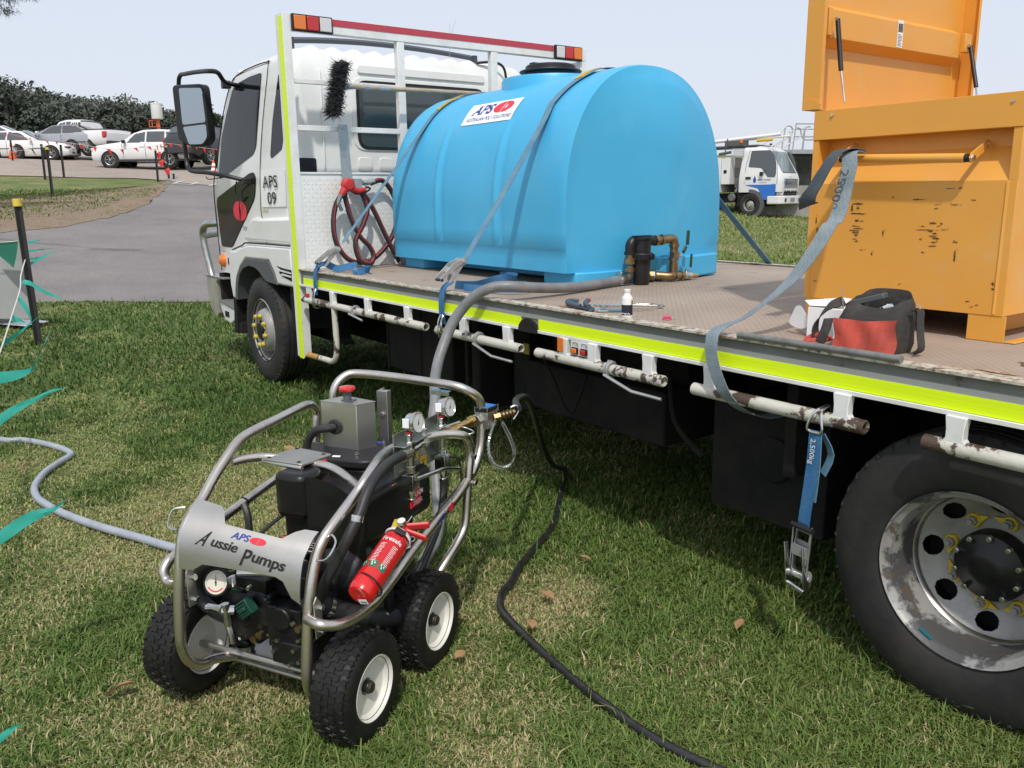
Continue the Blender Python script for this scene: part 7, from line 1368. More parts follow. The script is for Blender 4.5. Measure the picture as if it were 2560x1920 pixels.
WS = [[(-.78, 1.07), (-1.12, 1.44), (-1.58, 1.53), (-1.58, 1.09)], [(-1.64, 1.09), (-1.64, 1.535), (-2.42, 1.53), (-2.46, 1.10)], [(-2.52, 1.10), (-2.50, 1.525), (-2.88, 1.49), (-3.12, 1.36), (-3.12, 1.14)]]
car('suv', 'white SUV with roof rails parked side on, biggest of the cars', 'car', (-35.99, 6.01), (-.60, -.80), SUVP, CARW, 2.62, .345, WS, [(-.50, 1.11, .70, -1.38, 1.61, .60, None), (-3.42, 1.24, .62, -3.16, 1.53, .55, None)], [(.74, .80, .12, .07, .58, .80, LENSC, 'headlight'), (-3.42, .98, .12, .10, .66, .88, LENSR, 'tail_light')], suv_extra, 'cars in the car park', side=1, zoff=.0)
SEDP = [(.85, .36, .58, .60, .60, .55), (.78, .26, .62, .68, .76, .66), (.50, .20, .76, .84, .86, .74), (.0, .19, .84, .92, .88, .74), (-.55, .19, .90, .97, .89, .74), (-.85, .19, .92, 1.10, .89, .70), (-1.40, .19, .94, 1.38, .89, .62), (-2.0, .19, .95, 1.43, .89, .60), (-2.7, .20, .96, 1.38, .885, .60), (-3.2, .22, .97, 1.16, .87, .64), (-3.45, .24, .97, 1.02, .86, .70), (-3.75, .30, .92, .96, .80, .68), (-3.85, .42, .70, .72, .70, .6)]
WSD = [[(-.95, .97), (-1.42, 1.31), (-1.95, 1.355), (-1.97, .985)], [(-2.03, .985), (-2.02, 1.355), (-2.65, 1.32), (-2.98, 1.14), (-3.0, 1.01)]]
def sed_extra(rt, L0):
    for sd in (1, -1):
        b = MB(); b.box(-3.2, .25, sd * .885 - .01, sd * .885 + .014, .52, .56); L0(b, 'rub_strip', TRIM)
        b = MB(); b.obox((-.88, sd * .98, 1.0), (.06, 0, 0), (0, .09, 0), (0, 0, .06)); L0(b, 'door_mirror', CARW, bevel=.02)
        b = MB(); b.tube([(-2.0, sd * .9, .3), (-2.0, sd * .9, .95)], .006, 4); b.tube([(-.8, sd * .9, .3), (-.80, sd * .9, .92)], .006, 4); L0(b, 'door_gap', SEAM)
        b = MB(); b.box(.76, .86, sd * .35 - .14, sd * .35 + .14, .33, .40); L0(b, 'bumper_intake', TRIM)
    b = MB(); b.box(.845, .86, -.18, .18, .42, .52); L0(b, 'number_plate', PAPER)
hA = (.60, .80); LT = [(.70, .66, .14, .065, .48, .80, LENSC, 'headlight'), (-3.76, .82, .08, .08, .50, .80, LENSR, 'tail_light')]; SC = [(-.62, .98, .70, -1.36, 1.40, .56, None), (-3.30, 1.10, .62, -2.72, 1.375, .56, None)]
car('sedan', 'white wagon with silver wheels between the traffic cone and the sleeker white car', 'car', (-42.76, 3.21), hA, SEDP, CARW, 2.72, .32, WSD, SC, LT, sed_extra, 'cars in the car park', side=-1)
SED2 = [(s[0], s[1], s[2] - .04, s[3] - .05 if s[0] > -.7 else s[3] - .02, s[4] * 1.0, s[5]) for s in SEDP]
car('sedan', 'sleek white car with slim dark headlights, half hidden behind three thin posts', 'car', (-41.97, 4.56), (.50, .86), SED2, CARW, 2.70, .325, [[(x, z - .03) for x, z in w] for w in WSD], [(a, b_ - .05, c_, d, e - .02, f_, g_) for a, b_, c_, d, e, f_, g_ in SC], [(.66, .60, .16, .045, .46, .80, TRIM, 'headlight'), (-3.76, .78, .08, .06, .50, .80, LENSR, 'tail_light')], sed_extra, 'cars in the car park', side=-1)
car('sedan', 'white sedan with a dark side strip cut off by the left edge of the photo', 'car', (-45.0, 0.2), (-.35, -.93), SEDP, CARW, 2.75, .32, WSD, SC, LT, sed_extra, 'cars in the car park', side=1, zoff=.02)
car('hatchback', 'silver hatchback, only a sliver seen between the sleek white car and the ute', 'car', (-45.2, 4.6), (-.62, -.78), SED2, SILV, 2.5, .31, WSD, SC, LT, sed_extra, 'cars in the car park', side=-1, zoff=.05)
car('dark_suv', 'black car seen between the white SUV and the truck cab, parked nose away', 'car', (-35.1, 11.7), (-.55, .83), SUVP, CARK, 2.6, .34, WS, [(-.50, 1.11, .70, -1.38, 1.61, .60, None), (-3.42, 1.24, .62, -3.16, 1.53, .55, None)], [(.74, .80, .12, .07, .58, .80, LENSC, 'headlight'), (-3.42, .98, .12, .10, .66, .88, LENSR, 'tail_light')], None, 'cars in the car park', side=-1, wheelc=ALLOY)
UTEP = [(.85, .50, .80, .86, .70, .62), (.60, .45, .98, 1.04, .86, .74), (.0, .45, 1.06, 1.12, .89, .76), (-.5, .45, 1.10, 1.16, .90, .76), (-.8, .45, 1.12, 1.36, .90, .70), (-1.15, .45, 1.14, 1.68, .90, .64), (-1.6, .45, 1.15, 1.76, .90, .63), (-2.35, .45, 1.15, 1.74, .90, .63), (-2.55, .45, 1.15, 1.62, .90, .66), (-2.66, .45, 1.14, 1.19, .90, .84), (-4.2, .50, 1.14, 1.18, .90, .86), (-4.25, .60, 1.0, 1.02, .85, .8)]
def ute_extra(rt, L0):
    b = MB(); b.box(-4.18, -2.70, -.84, .84, 1.19, 1.235); L0(b, 'tonneau_cover', TRIM, bevel=.02)
    for i in range(5):
        for sd in (1, -1): b = MB(); b.prism([(-2.02 - i * .13, 1.26), (-2.10 - i * .13, 1.26), (-2.13 - i * .13, 1.60), (-2.05 - i * .13, 1.60)], lambda u, v, t: (u, sd * (ysec(UTEP, u, v) + .012 + t), v), 0, .004); L0(b, 'window_bar', TRIM)
    b = MB(); b.box(-4.42, -4.22, -.84, .84, .45, .66); L0(b, 'rear_bumper', TRIM, bevel=.03)
car('ute', 'white ute with a tonneau cover and red tail light, behind the SUV nose', 'ute', (-44.5, 4.48), (-.81, -.57), UTEP, CARW, 3.05, .37, [[(-.92, 1.18), (-1.24, 1.58), (-1.62, 1.64), (-1.66, 1.2)], [(-1.72, 1.2), (-1.68, 1.645), (-1.96, 1.64), (-2.0, 1.2)]], [(-.58, 1.17, .68, -1.22, 1.72, .58, None), (-2.64, 1.22, .70, -2.52, 1.66, .60, None)], [(-4.15, .95, .10, .16, .74, .93, LENSR, 'tail_light')], ute_extra, 'cars in the car park', side=1, zoff=.02)
VANP = [(.80, .40, .95, 1.0, .75, .66), (.4, .35, 1.15, 1.3, .92, .78), (-.2, .35, 1.2, 1.78, .95, .76), (-.6, .35, 1.2, 1.98, .95, .80), (-3.9, .35, 1.2, 1.99, .95, .80), (-4.0, .4, 1.1, 1.9, .90, .78)]
car('van', 'white van with a dark window at the left edge, behind the white wagon', 'van', (-48.5, 1.8), (.35, .94), VANP, CARW, 2.9, .33, [[(-.25, 1.24), (-.4, 1.7), (-1.1, 1.74), (-1.1, 1.24)], [(-1.2, 1.24), (-1.2, 1.74), (-2.3, 1.74), (-2.3, 1.24)]], [(.36, 1.33, .72, -.18, 1.80, .62, None)], [], None, 'cars in the car park', side=-1)
# ------------------------------------------------------------------ the service truck on the right
HT = Vector((.965, .262, 0)).normalized(); LFT = Vector((-HT.y, HT.x, 0))
wz = G(-12.67, 20.25); sc0 = Vector((-12.67, 20.25, 0)) + LFT * .80
ST = root('service_truck', (0, 0, 0), 'small white and blue service truck parked before the concrete wall', 'truck', own=True); ST.location = (sc0.x, sc0.y, wz); ST.rotation_euler = (0, 0, math.atan2(HT.y, HT.x))
def iring(z, inset=0):
    xf = float(np.interp(z, [.5, .75, 1.15, 1.3, 2.0, 2.1, 2.16], [.92, .98, .98, .93, .52, .38, .2])); xr = -.42 + .10 * max(0, z - 1.2); hw = float(np.interp(z, [.5, 1.2, 2.05, 2.12, 2.16], [.84, .85, .76, .70, .6])); P = []
    def arc(cx, cy, r, a0, n=5): return [(cx + r * math.cos(a0 + math.pi / 2 * i / n), cy + r * math.sin(a0 + math.pi / 2 * i / n), z) for i in range(n + 1)]
    P += arc(xf - .18, hw - .18, .18, 0); P += arc(xr + .05, hw - .05, .05, math.pi / 2); P += arc(xr + .05, -hw + .05, .05, math.pi); P += arc(xf - .18, -hw + .18, .18, -math.pi / 2); P.append(P[0]); return P
b = MB(); rows = [iring(z) for z in (.74, .85, 1.0, 1.15, 1.3, 1.5, 1.7, 1.9, 2.0, 2.06, 2.12, 2.16)]; b.grid(rows); b.add(rows[-1][:-1], [tuple(range(len(rows[-1]) - 1))]); b.build('cab', CARW, ST)
SB = lambda bb, nm, m, **k: bb.build(nm, m, ST, **k)
ihw = lambda z: float(np.interp(z, [.5, 1.2, 2.05, 2.12], [.84, .85, .76, .70]))
def iside(poly, off, sd=-1):
    b = MB(); pts = rounded(poly, .03, 3); b.add([(x, sd * (ihw(z) + off), z) for x, z in pts], [tuple(range(len(pts)))]); return b
for sd in (-1, 1):
    SB(iside([(-.11, 1.52), (-.05, 2.02), (.62 - .05, 2.02), (.70, 1.88), (.80, 1.62), (.82, 1.30), (.79, 1.19), (.55, 1.20), (.32, 1.48)], .006, sd), 'side_window', CGL, smooth_a=0)
    SB(iside([(-.20, .97), (.62, .97), (.83, .985), (.83, .50), (.40, .50), (.33, .72), (.25, .86)], .008, sd), 'blue_panel', mat('blue panel', (.03, .16, .55), .4), smooth_a=0)
    b = MB(); b.tube([(x, sd * (ihw(z) + .004), z) for x, z in ((.86, 1.0), (.86, 1.35), (.83, 1.62), (.72, 1.9), (.60, 2.06))], .006, 4); b.tube([(x, sd * (ihw(z) + .004), z) for x, z in ((-.22, 1.0), (-.20, 1.5), (-.10, 2.05))], .006, 4); SB(b, 'door_gap', SEAM)
b = MB()      # windscreen wraps the front
def ifront(y, z, off=.006):
    xf = float(np.interp(z, [.5, .75, 1.15, 1.3, 2.0, 2.1], [.92, .98, .98, .93, .52, .38])); k = max(0, abs(y) - .58) / .2; return (xf + off - .18 * min(1, k) ** 2, y, z)
b.grid([[ifront(y, z) for z in np.linspace(1.36, 2.0, 8)] for y in np.linspace(-.73, .73, 17)]); SB(b, 'windscreen', mat('pale windscreen', (.15, .19, .20), .05, spec=1, coat=.5))
b = MB(); b.grid([[ifront(y, z, .008) for z in (1.12, 1.35)] for y in np.linspace(-.66, .70, 12)]); SB(b, 'black_band', TRIM)
b = MB(); b.text('ISUZU', .055, lambda u, v, t: ifront(-.12 + u, 1.18 + v, .012)); SB(b, 'badge_lettering', CHROME, smooth_a=0)
b = MB(); b.grid([[ifront(y, z, .010) for z in (.86, 1.10)] for y in np.linspace(-.55, .55, 10)]); SB(b, 'grille_panel', SILV)
b = MB()
for z in (.68, .76):
    for y0_, y1_ in ((-.50, -.40), (-.32, -.05), (.05, .32), (.40, .50)): b.box(.965, .998, y0_, y1_, z - .025, z + .02)
SB(b, 'grille_slots', TRIM)
for sd in (-1, 1):
    b = MB(); b.grid([[ifront(sd * y, z, .012) for z in (.64, .80, .98)] for y in np.linspace(.55, .76, 5)]); SB(b, 'headlight', LENSC)
b = MB(); b.prism_xy(rounded([(.55, -.86), (.98, -.86), (1.06, -.6), (1.06, .6), (.98, .86), (.55, .86)], .06, 3), .36, .62); SB(b, 'bumper', CARW, bevel=.03, seg=2)
b = MB(); b.box(1.05, 1.068, -.62, -.5, .43, .54); b.box(1.05, 1.068, .5, .62, .43, .54); SB(b, 'fog_recess', TRIM); b = MB(); b.box(1.055, 1.07, -.18, .18, .43, .55); SB(b, 'number_plate', SILV)
drop = [(0, .15), (.045, .04), (.05, -.01), (.03, -.055), (0, -.068), (-.03, -.055), (-.05, -.01), (-.045, .04)]
DB = mat('blue drop print', (.02, .06, .40), .5)
b = MB(); b.add([(.13 + x, -(ihw(1.0) + .010), 1.10 + z) for x, z in drop], [tuple(range(8))]); b.add([ifront(-.38 + x, 1.0 + z * .9, .016) for x, z in drop], [tuple(range(8))]); SB(b, 'drop_logo', DB, smooth_a=0)
b = MB(); b.text('GREYLAND', .085, lambda u, v, t: (.22 + u, -(ihw(1.1) + .010), 1.09 + v), shear=.3); b.text('PUMPING', .040, lambda u, v, t: (.26 + u * 1.6, -(ihw(1.1) + .010), 1.02 + v)); b.text('GREYLAND', .075, lambda u, v, t: ifront(-.30 + u, .97 + v, .016)); SB(b, 'door_lettering', TRIM, smooth_a=0)
b = MB(); b.box(-.18, .0, -.868, -.855, 1.14, 1.22); SB(b, 'door_handle', TRIM, bevel=.01); b = MB(); b.obox((.36, -.90, 1.30), (.05, 0, 0), (0, .03, 0), (0, 0, .06)); b.tube([(.40, -.86, 1.33), (.48, -.87, 1.40)], .008, 5); SB(b, 'door_mirror', BLACK, bevel=.015)
b = MB(); b.lathe([(.35, .0), (.47, 0), (.47, -.1)], (0, -.87, .36), (0, -1, 0), 24, a0=rad(-90), a1=rad(95)); SB(b, 'arch_trim', mat('grey arch trim', (.10, .10, .10), .6)); b = MB(); b.box(-.45, .45, -.80, .80, .30, .75); b.box(-4.6, -.45, -.6, .6, .42, .72); SB(b, 'chassis', CHASSIS)
for ax in (0, -2.5):
    for sd in (-1, 1):
        b = MB(); b.lathe([(.20, .02), (.30, -.005), (.345, .02), (.345, .2), (.3, .22)], (ax, sd * .86, .345), (0, -sd, 0), 30); b.m = 1; b.lathe([(.20, .02), (.205, .0), (.19, .05), (.16, .10), (.12, .045), (.08, .03), (.05, -.02), (0, -.02)], (ax, sd * .86, .345), (0, -sd, 0), 24); SB(b, 'wheel', [RUBBER, RIMG])
b = MB(); b.box(-1.02, -.72, -.86, .86, 1.0, 1.84); b.box(-4.6, -1.03, -.88, .88, .75, 1.84); SB(b, 'tool_body', CARW, bevel=.01)
b = MB(); b.lathe([(.0, .01), (.055, .01), (.06, 0)], (-.88, -.865, 1.40), (0, -1, 0), 14); SB(b, 'locker_latch', BLACK)
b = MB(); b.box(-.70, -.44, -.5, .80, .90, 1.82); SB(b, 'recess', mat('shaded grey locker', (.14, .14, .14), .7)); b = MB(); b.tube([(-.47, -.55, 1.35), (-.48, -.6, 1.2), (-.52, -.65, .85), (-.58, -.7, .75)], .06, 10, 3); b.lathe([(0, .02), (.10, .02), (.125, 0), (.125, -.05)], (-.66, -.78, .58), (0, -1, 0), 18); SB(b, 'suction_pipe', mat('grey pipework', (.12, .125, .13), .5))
b = MB(); 
for i in range(9): b.tube([(-.66 + i * .04, -.84, 1.86), (-.60 + i * .04, -.84, 2.08)], .006, 4); b.tube([(-.60 + i * .04, -.84, 1.86), (-.66 + i * .04, -.84, 2.08)], .006, 4)
b.tube([(-.70, -.84, 1.85), (-.28, -.84, 1.85), (-.28, -.84, 2.10), (-.70, -.84, 2.10)], .012, 5, closed=True); SB(b, 'mesh_basket', GALV)
b = MB(); b.tube([(-2.6, -.50, 2.30), (.78, -.50, 2.50)], .055, 8); b.tube([(-2.6, -.3, 2.33), (1.0, -.3, 2.44)], .03, 8); SB(b, 'roof_pipes', WHITEP); b = MB(); b.tube([(.05, -.62, 2.33), (.55, -.62, 2.34)], .045, 8); SB(b, 'yellow_tube', mat('yellow tube', (.65, .42, .02), .5))
b = MB(); b.box(-3.2, .10, -.7, .7, 2.17, 2.21); b.box(-1.0, -.35, -.72, -.35, 2.2, 2.36); SB(b, 'roof_rack', mat('grey rack', (.10, .10, .10), .6)); b = MB(); b.lathe([(.055, 0), (.055, .10), (.03, .13), (0, .13)], (-.44, -.70, 2.28), (0, 0, 1), 14); SB(b, 'beacon', LENSO)
b = MB(); b.tube([(-.90, -.9, 1.9), (-.86, -.9, 2.2), (-.82, -.9, 2.42)], .02, 6); b.tube([(-1.1, -.88, 1.95), (-.7, -.88, 2.0)], .05, 6); SB(b, 'boom_arm', mat('grey rack', .1)); b = MB(); b.lathe([(0, .05), (.04, .045), (.045, 0), (0, -.01)], (.50, -.60, 2.18), (0, 0, 1), 10); SB(b, 'marker_light', BLACK)
# ------------------------------------------------------------------ concrete tank wall with steel walkway
WQ = Vector((-12.45, 20.75, 0)); Wd = Vector((.37, .93, 0)).normalized(); Wn = Vector((-Wd.y, Wd.x, 0))
def WP(s, d, z): p = WQ + Wd * s + Wn * d; return (p.x, p.y, G(-12.3, 21) + z)
CONC = mat('weathered concrete', (.30, .285, .265), .85, c2=(.22, .21, .20), ns=.9, c3=(.12, .115, .11), ns3=1.6, l3=.58, h3=.74, bump=.4, bs=20)
def wbox(b, s0, s1, d0, d1, z0, z1):
    P = [WP(s, d, z) for z in (z0, z1) for s, d in ((s0, d0), (s1, d0), (s1, d1), (s0, d1))]; b.add(P, [(0, 3, 2, 1), (4, 5, 6, 7), (0, 1, 5, 4), (1, 2, 6, 5), (2, 3, 7, 6), (3, 0, 4, 7)])
wl_ = root('concrete_wall', WP(6, 0, 0), 'pale concrete tank wall behind the service truck', 'wall')
b = MB(); wbox(b, -.3, 26, .25, .55, -.6, .98); b.build('lower_wall', CONC, wl_)
b = MB(); wbox(b, -.0, 26, 1.6, 2.0, -.6, 1.83); b.build('upper_wall', mat('stained concrete', (.20, .19, .175), .9, c2=(.09, .088, .08), ns=1.5, nlo=.4, nhi=.7), wl_)
for s in range(0, 26, 3):
    b = MB(); wbox(b, s + .9, s + .98, 1.55, 1.598, -.5, 1.8); b.build('wall_joint', CHASSIS, wl_)
wk = root('steel_walkway', WP(3, .8, 0), 'galvanised walkway and stairs with loop handrails above the concrete wall', 'walkway')
b = MB(); wbox(b, .75, 26, .55, 1.5, 2.0, 2.13); wbox(b, .45, .75, .5, 1.5, 1.86, 1.98); b.build('walkway_deck', GALV, wk)
b = MB(); wbox(b, 1.15, 1.25, .7, .8, 1.0, 2.0); b.add([WP(1.10, .6, 1.9), WP(1.25, .6, 1.9), WP(1.42, .5, .96), WP(1.28, .5, .96), WP(1.10, .7, 1.9), WP(1.25, .7, 1.9), WP(1.42, .6, .96), WP(1.28, .6, .96)], [(0, 1, 2, 3), (4, 7, 6, 5), (0, 4, 5, 1), (3, 2, 6, 7), (0, 3, 7, 4), (1, 5, 6, 2)]); wbox(b, .5, 2.0, .6, .7, 1.70, 1.98); b.build('walkway_prop', CHASSIS, wk)
b = MB(); S_ = lambda px, py, d=.6: WP((px - 900) / 392.0, d, (1555 - py) / 454.0); rr = .021
for pts in ([(930, 420), (1090, 405), (1250, 275), (1300, 250), (1350, 268), (1362, 330), (1340, 380), (1230, 450), (1030, 580)], [(900, 545), (1040, 450), (1240, 300)], [(1080, 590), (1240, 460), (1370, 310), (1420, 275), (1470, 290), (1488, 350), (1480, 400), (1345, 490), (1175, 615)], [(1100, 570), (1360, 370)]):
    b.tube([S_(x, y) for x, y in pts], rr, 7, 3)
for x0_, y0_, x1_, y1_ in ((1262, 265, 1215, 650), (1345, 380, 1325, 640), (1412, 215, 1380, 600), (1530, 440, 1515, 590), (1545, 270, 1530, 590)): b.tube([S_(x0_, y0_), S_(x1_, y1_)], rr, 7)
b.tube([S_(1412, 218), S_(9000, 190)], rr, 7); b.tube([S_(1390, 402), S_(9000, 380)], rr, 7); b.tube([S_(1620, 262), S_(1570, 262), S_(1540, 290), S_(1530, 340), S_(1528, 440), S_(1700, 445)], rr, 7, 3); b.tube([S_(1520, 300, 1.4), S_(1520, 560, 1.4)], rr, 7); b.tube([S_(1560, 265, 1.4), S_(9000, 240, 1.4)], rr, 7)
for i in range(14): b.tube([S_(1900 + i * 500, 215), S_(1890 + i * 500, 600)], rr, 7)
b.build('handrail', GALV, wk)
# ------------------------------------------------------------------ trees beyond the car park
LEAFD = mat('hazy grey green foliage', (.075, .092, .070), .7, c2=(.12, .135, .10), ns=.35, c3=(.036, .048, .038), ns3=.8, l3=.5, h3=.65, transl=.1)  # distance haze is put into these paled leaf colours
LEAFP = mat('pale olive foliage', (.085, .10, .070), .7, c2=(.055, .07, .05), ns=.5, transl=.1)
BARK = mat('grey bark', (.16, .145, .125), .9)
def tree(x, y, zb, h, w, seed, label, m=LEAFD, leaf=.30, clumps=46, per=130, gap=0.0, flat=.75):
    r = np.random.default_rng(seed); rt = root('tree', (x, y, zb), label, 'tree', 'trees beyond the car park')
    b = MB(); lean = r.uniform(-.6, .6); b.tube([(x, y, zb - 1), (x + lean * .3, y, zb + h * .3), (x + lean, y + r.uniform(-.4, .4), zb + h * .6)], [.38, .28, .16], 8, 3)
    cs = []
    for i in range(clumps):
        a = r.random() * 6.283; u = r.random() ** .5; zz = .22 + .72 * r.random(); rad_ = w * .5 * (math.sin(min(1, zz * 1.25 + .1) * math.pi * .5) * math.sqrt(max(0.02, 1 - max(0, zz - .55) ** 2 / .22)))
        cs.append((x + lean * zz + rad_ * u * math.cos(a), y + rad_ * u * math.sin(a), zb + h * zz, w * r.uniform(.10, .19)))
    for i in range(0, clumps, 5): c = cs[i]; b.tube([(x + lean * .5, y, zb + h * r.uniform(.25, .5)), ((x + c[0]) / 2, (y + c[1]) / 2, (zb + h * .4 + c[2]) / 2), c[:3]], [.14, .09, .03], 5, 2)
    b.build('trunk', BARK, rt)
    C = np.array(cs); n = clumps * per; k = r.integers(0, clumps, n); d = r.standard_normal((n, 3)); d /= np.linalg.norm(d, axis=1)[:, None]; rr_ = C[k, 3] * (.55 + .5 * r.random(n)) 
    P = C[k, :3] + d * (rr_[:, None]) * np.array([1.15, 1.15, flat]); nn = d + .9 * r.standard_normal((n, 3)); nn /= np.linalg.norm(nn, axis=1)[:, None]
    t = np.cross(nn, r.standard_normal((n, 3))); t /= np.linalg.norm(t, axis=1)[:, None]; q = np.cross(nn, t); s = leaf * (.6 + .8 * r.random(n))[:, None]
    V = np.stack([P - t * s, P - q * s * .45, P + t * s, P + q * s * .45], 1).reshape(-1, 3) - np.array([x, y, zb]); F = np.arange(n * 4).reshape(n, 4)
    o = fast_mesh('crown', V, F, m); o.parent = rt; return rt
def az(u, dist): a = YAW + math.atan((1280 - u) / 2098.95); return 5.18 - math.sin(a) * dist, -2.05 + math.cos(a) * dist
def tz(v, dist, u): return 1.3718 + (505 - v) / 2098.95 * dist * math.cos(math.atan((1280 - u) / 2098.95))
TL = [(-90, 100, 195, 165, 'broad dark tree, second from the left, mostly cut off by the photo edge'), (25, 95, 205, 190, 'tall dark gum rising highest at the far left of the tree line'), (75, 118, 232, 150, 'dark tree with a ragged top right of the tallest one at the left'), (135, 98, 232, 160, 'open crowned tree with sky showing through, above the white wagon'), (205, 110, 246, 150, 'dark round tree above the white ute'), (190, 92, 262, 130, 'lower bushy tree in front, over the roof of the white ute'), (262, 102, 258, 130, 'dark tree standing left of the white drum tower gap'), (300, 96, 262, 110, 'round topped tree between the ute and the SUV roof'), (330, 120, 250, 130, 'broad dome shaped tree highest over the SUV bonnet'), (365, 100, 272, 120, 'dark tree just left of the white drum tower'), (420, 112, 275, 120, 'lower tree directly behind the white drum tower'), (455, 96, 286, 110, 'low tree right of the drum tower beside the mirror'), (500, 105, 284, 90, 'olive tree seen between the mirror and the cab'), (540, 90, 262, 85, 'pale branching tree against the truck windscreen pillar'), (600, 110, 290, 120, 'tree hidden mostly behind the truck cab'), (700, 115, 300, 140, 'tree behind the cab roof line')]
for i, (u, dist, v, wpx, lb) in enumerate(TL):
    x, y = az(u, dist); top = tz(v, dist, u); zb = 4.0; w = wpx / 2098.95 * dist * 1.25
    tree(x, y, zb, (top - zb) * .93, w, 50 + i, lb, LEAFP if i in (12, 13) else LEAFD, leaf=.24, clumps=64, per=190)
b = MB()
hx = []
rngh = np.random.default_rng(77); n = 42000; uu = rngh.uniform(-160, 760, n); dd = rngh.uniform(84, 96, n); a = YAW + np.arctan((1280 - uu) / 2098.95)
X = 5.18 - np.sin(a) * dd; Yy = -2.05 + np.cos(a) * dd; hmax = 3.6 + 2.2 * vnoise(uu, dd * 0, .03, 3) + .9 * vnoise(uu, dd * .5, .11, 4); Z = 2.5 + (hmax - 2.5) * rngh.random(n) ** .6
P = np.stack([X, Yy, Z + 1.3], 1); nn = rngh.standard_normal((n, 3)); nn /= np.linalg.norm(nn, axis=1)[:, None]; t = np.cross(nn, rngh.standard_normal((n, 3))); t /= np.linalg.norm(t, axis=1)[:, None]; q = np.cross(nn, t); s = (.32 * (.6 + .8 * rngh.random(n)))[:, None]
o = fast_mesh('scrub', np.stack([P - t * s, P - q * s * .5, P + t * s, P + q * s * .5], 1).reshape(-1, 3), np.arange(n * 4).reshape(n, 4), LEAFD, 'stuff'); tag(o, 'dense dark scrub filling in below the tree line beyond the car park', 'scrub')
# overhanging branch at the top left
bt0 = root('overhanging_branch', (-10.5, -1.6, 4.6), 'dark feathery branch tips drooping into the top left corner', 'branch')
b = MB(); b.tube([(-14.5, -4.5, 5.6), (-11.5, -2.4, 4.9), (-9.9, -.9, 4.45), (-9.4, -.2, 4.25)], [.09, .05, .02, .006], 8, 4); b.build('limb', BARK, bt0)
b = MB(); r = random.Random(12); tips = [(-9.62, -.50, 4.10), (-9.50, -.36, 4.02), (-9.42, -.30, 4.18), (-9.55, -.45, 4.22), (-9.30, -.08, 4.22), (-9.40, -.24, 4.28), (-9.75, -.7, 4.12), (-9.35, -.15, 4.26)]
for (x, y, z) in tips:
    for i in range(170):
        o_ = Vector((x + r.gauss(0, .06), y + r.gauss(0, .06), z + abs(r.gauss(0, .09)))); d = Vector((r.uniform(-.4, .8), r.uniform(-.3, .9), -1 + r.uniform(-.1, .9))).normalized() * r.uniform(.05, .11); w = d.cross(Vector((r.uniform(-1, 1), r.uniform(-1, 1), .3))).normalized() * .004
        b.add([o_ - w, o_ + w, o_ + d + w * .3], [(0, 1, 2)])
stuff(b.build('needles', mat('dark needles', (.028, .036, .032), .7), bt0, smooth_a=0))
# white drum on an orange stand
dt = root('drum_tower', (-55.1, 12.8, 4.3), 'white drum on top of an orange steel stand, rising behind the SUV roof', 'tower')
b = MB(); b.lathe([(0, 6.645), (.34, 6.645), (.35, 6.67), (.345, 7.57), (.36, 7.58), (.36, 7.63), (.33, 7.65), (0, 7.66)], (-55.08, 12.83, 0), (0, 0, 1), 28); b.build('drum', mat('off white drum', (.72, .72, .68), .5), dt)
ORS = mat('orange red steel', (.66, .13, .04), .5); b = MB(); b.box(-55.14, -54.96, 12.75, 12.93, 3.9, 6.64); b.tube([(-55.26, 12.35, 6.54), (-55.2, 12.3, 6.15), (-55.0, 12.7, 6.15), (-55.0, 12.75, 6.54)], .035, 6, closed=True); b.tube([(-55.2, 12.5, 6.54), (-55.2, 12.5, 6.15)], .025, 6); b.build('stand', ORS, dt)
sh = root('shed', (-66.8, 3.9, 4.2), 'long low beige shed with a dark roof at the far left edge', 'shed')
b = MB(); b.box(-69.5, -66.5, -8, 5.60, 3.9, 6.45); b.build('wall', mat('beige cladding', (.36, .33, .28), .8), sh); b = MB(); b.prism([(-8.3, 7.25), (5.85, 6.62), (5.85, 6.50), (-8.3, 6.9)], lambda u, v, t: (t, u, v), -69.7, -66.3); b.build('roof', mat('dark shed roof', (.12, .12, .12), .7), sh); b = MB(); b.box(-66.49, -66.46, 4.85, 5.35, 5.85, 6.2); b.build('window', PAPER, sh)
# ------------------------------------------------------------------ posts, bunting, cones
STK = mat('black painted star picket', (.018, .018, .018), .6); CAPY = mat('yellow plastic cap', (.66, .50, .06), .5)
def picket(base, top, label, cap=True, r=.016):
    rt = root('fence_post', tuple(base), label, 'post', 'star pickets carrying bunting'); A_, B_ = Vector(base), Vector(top); A_.z -= .1; d = (B_ - A_).normalized(); b = MB()
    s1 = d.cross(Vector((0, 1, 0))).normalized()
    for k in range(3):
        s = Matrix.Rotation(2 * math.pi * k / 3, 3, d) @ s1; n = d.cross(s).normalized(); m_ = (A_ + B_) / 2 + s * r * .8; b.obox(m_, (B_ - A_) / 2, s * r, n * r * .28)
    L_ = (B_ - A_).length
    b.build('picket', STK, rt)
    if cap: b = MB(); b.cyl(B_ - d * .02, B_ + d * .05, r * 2.0, r * 1.9, 16); b.build('safety_cap', CAPY, rt, bevel=.004)
    return rt
picket((-3.78, -1.11, .06), (-3.86, -1.12, 1.36), 'nearest black star picket, yellow capped, with a white string tied to it', r=.019)
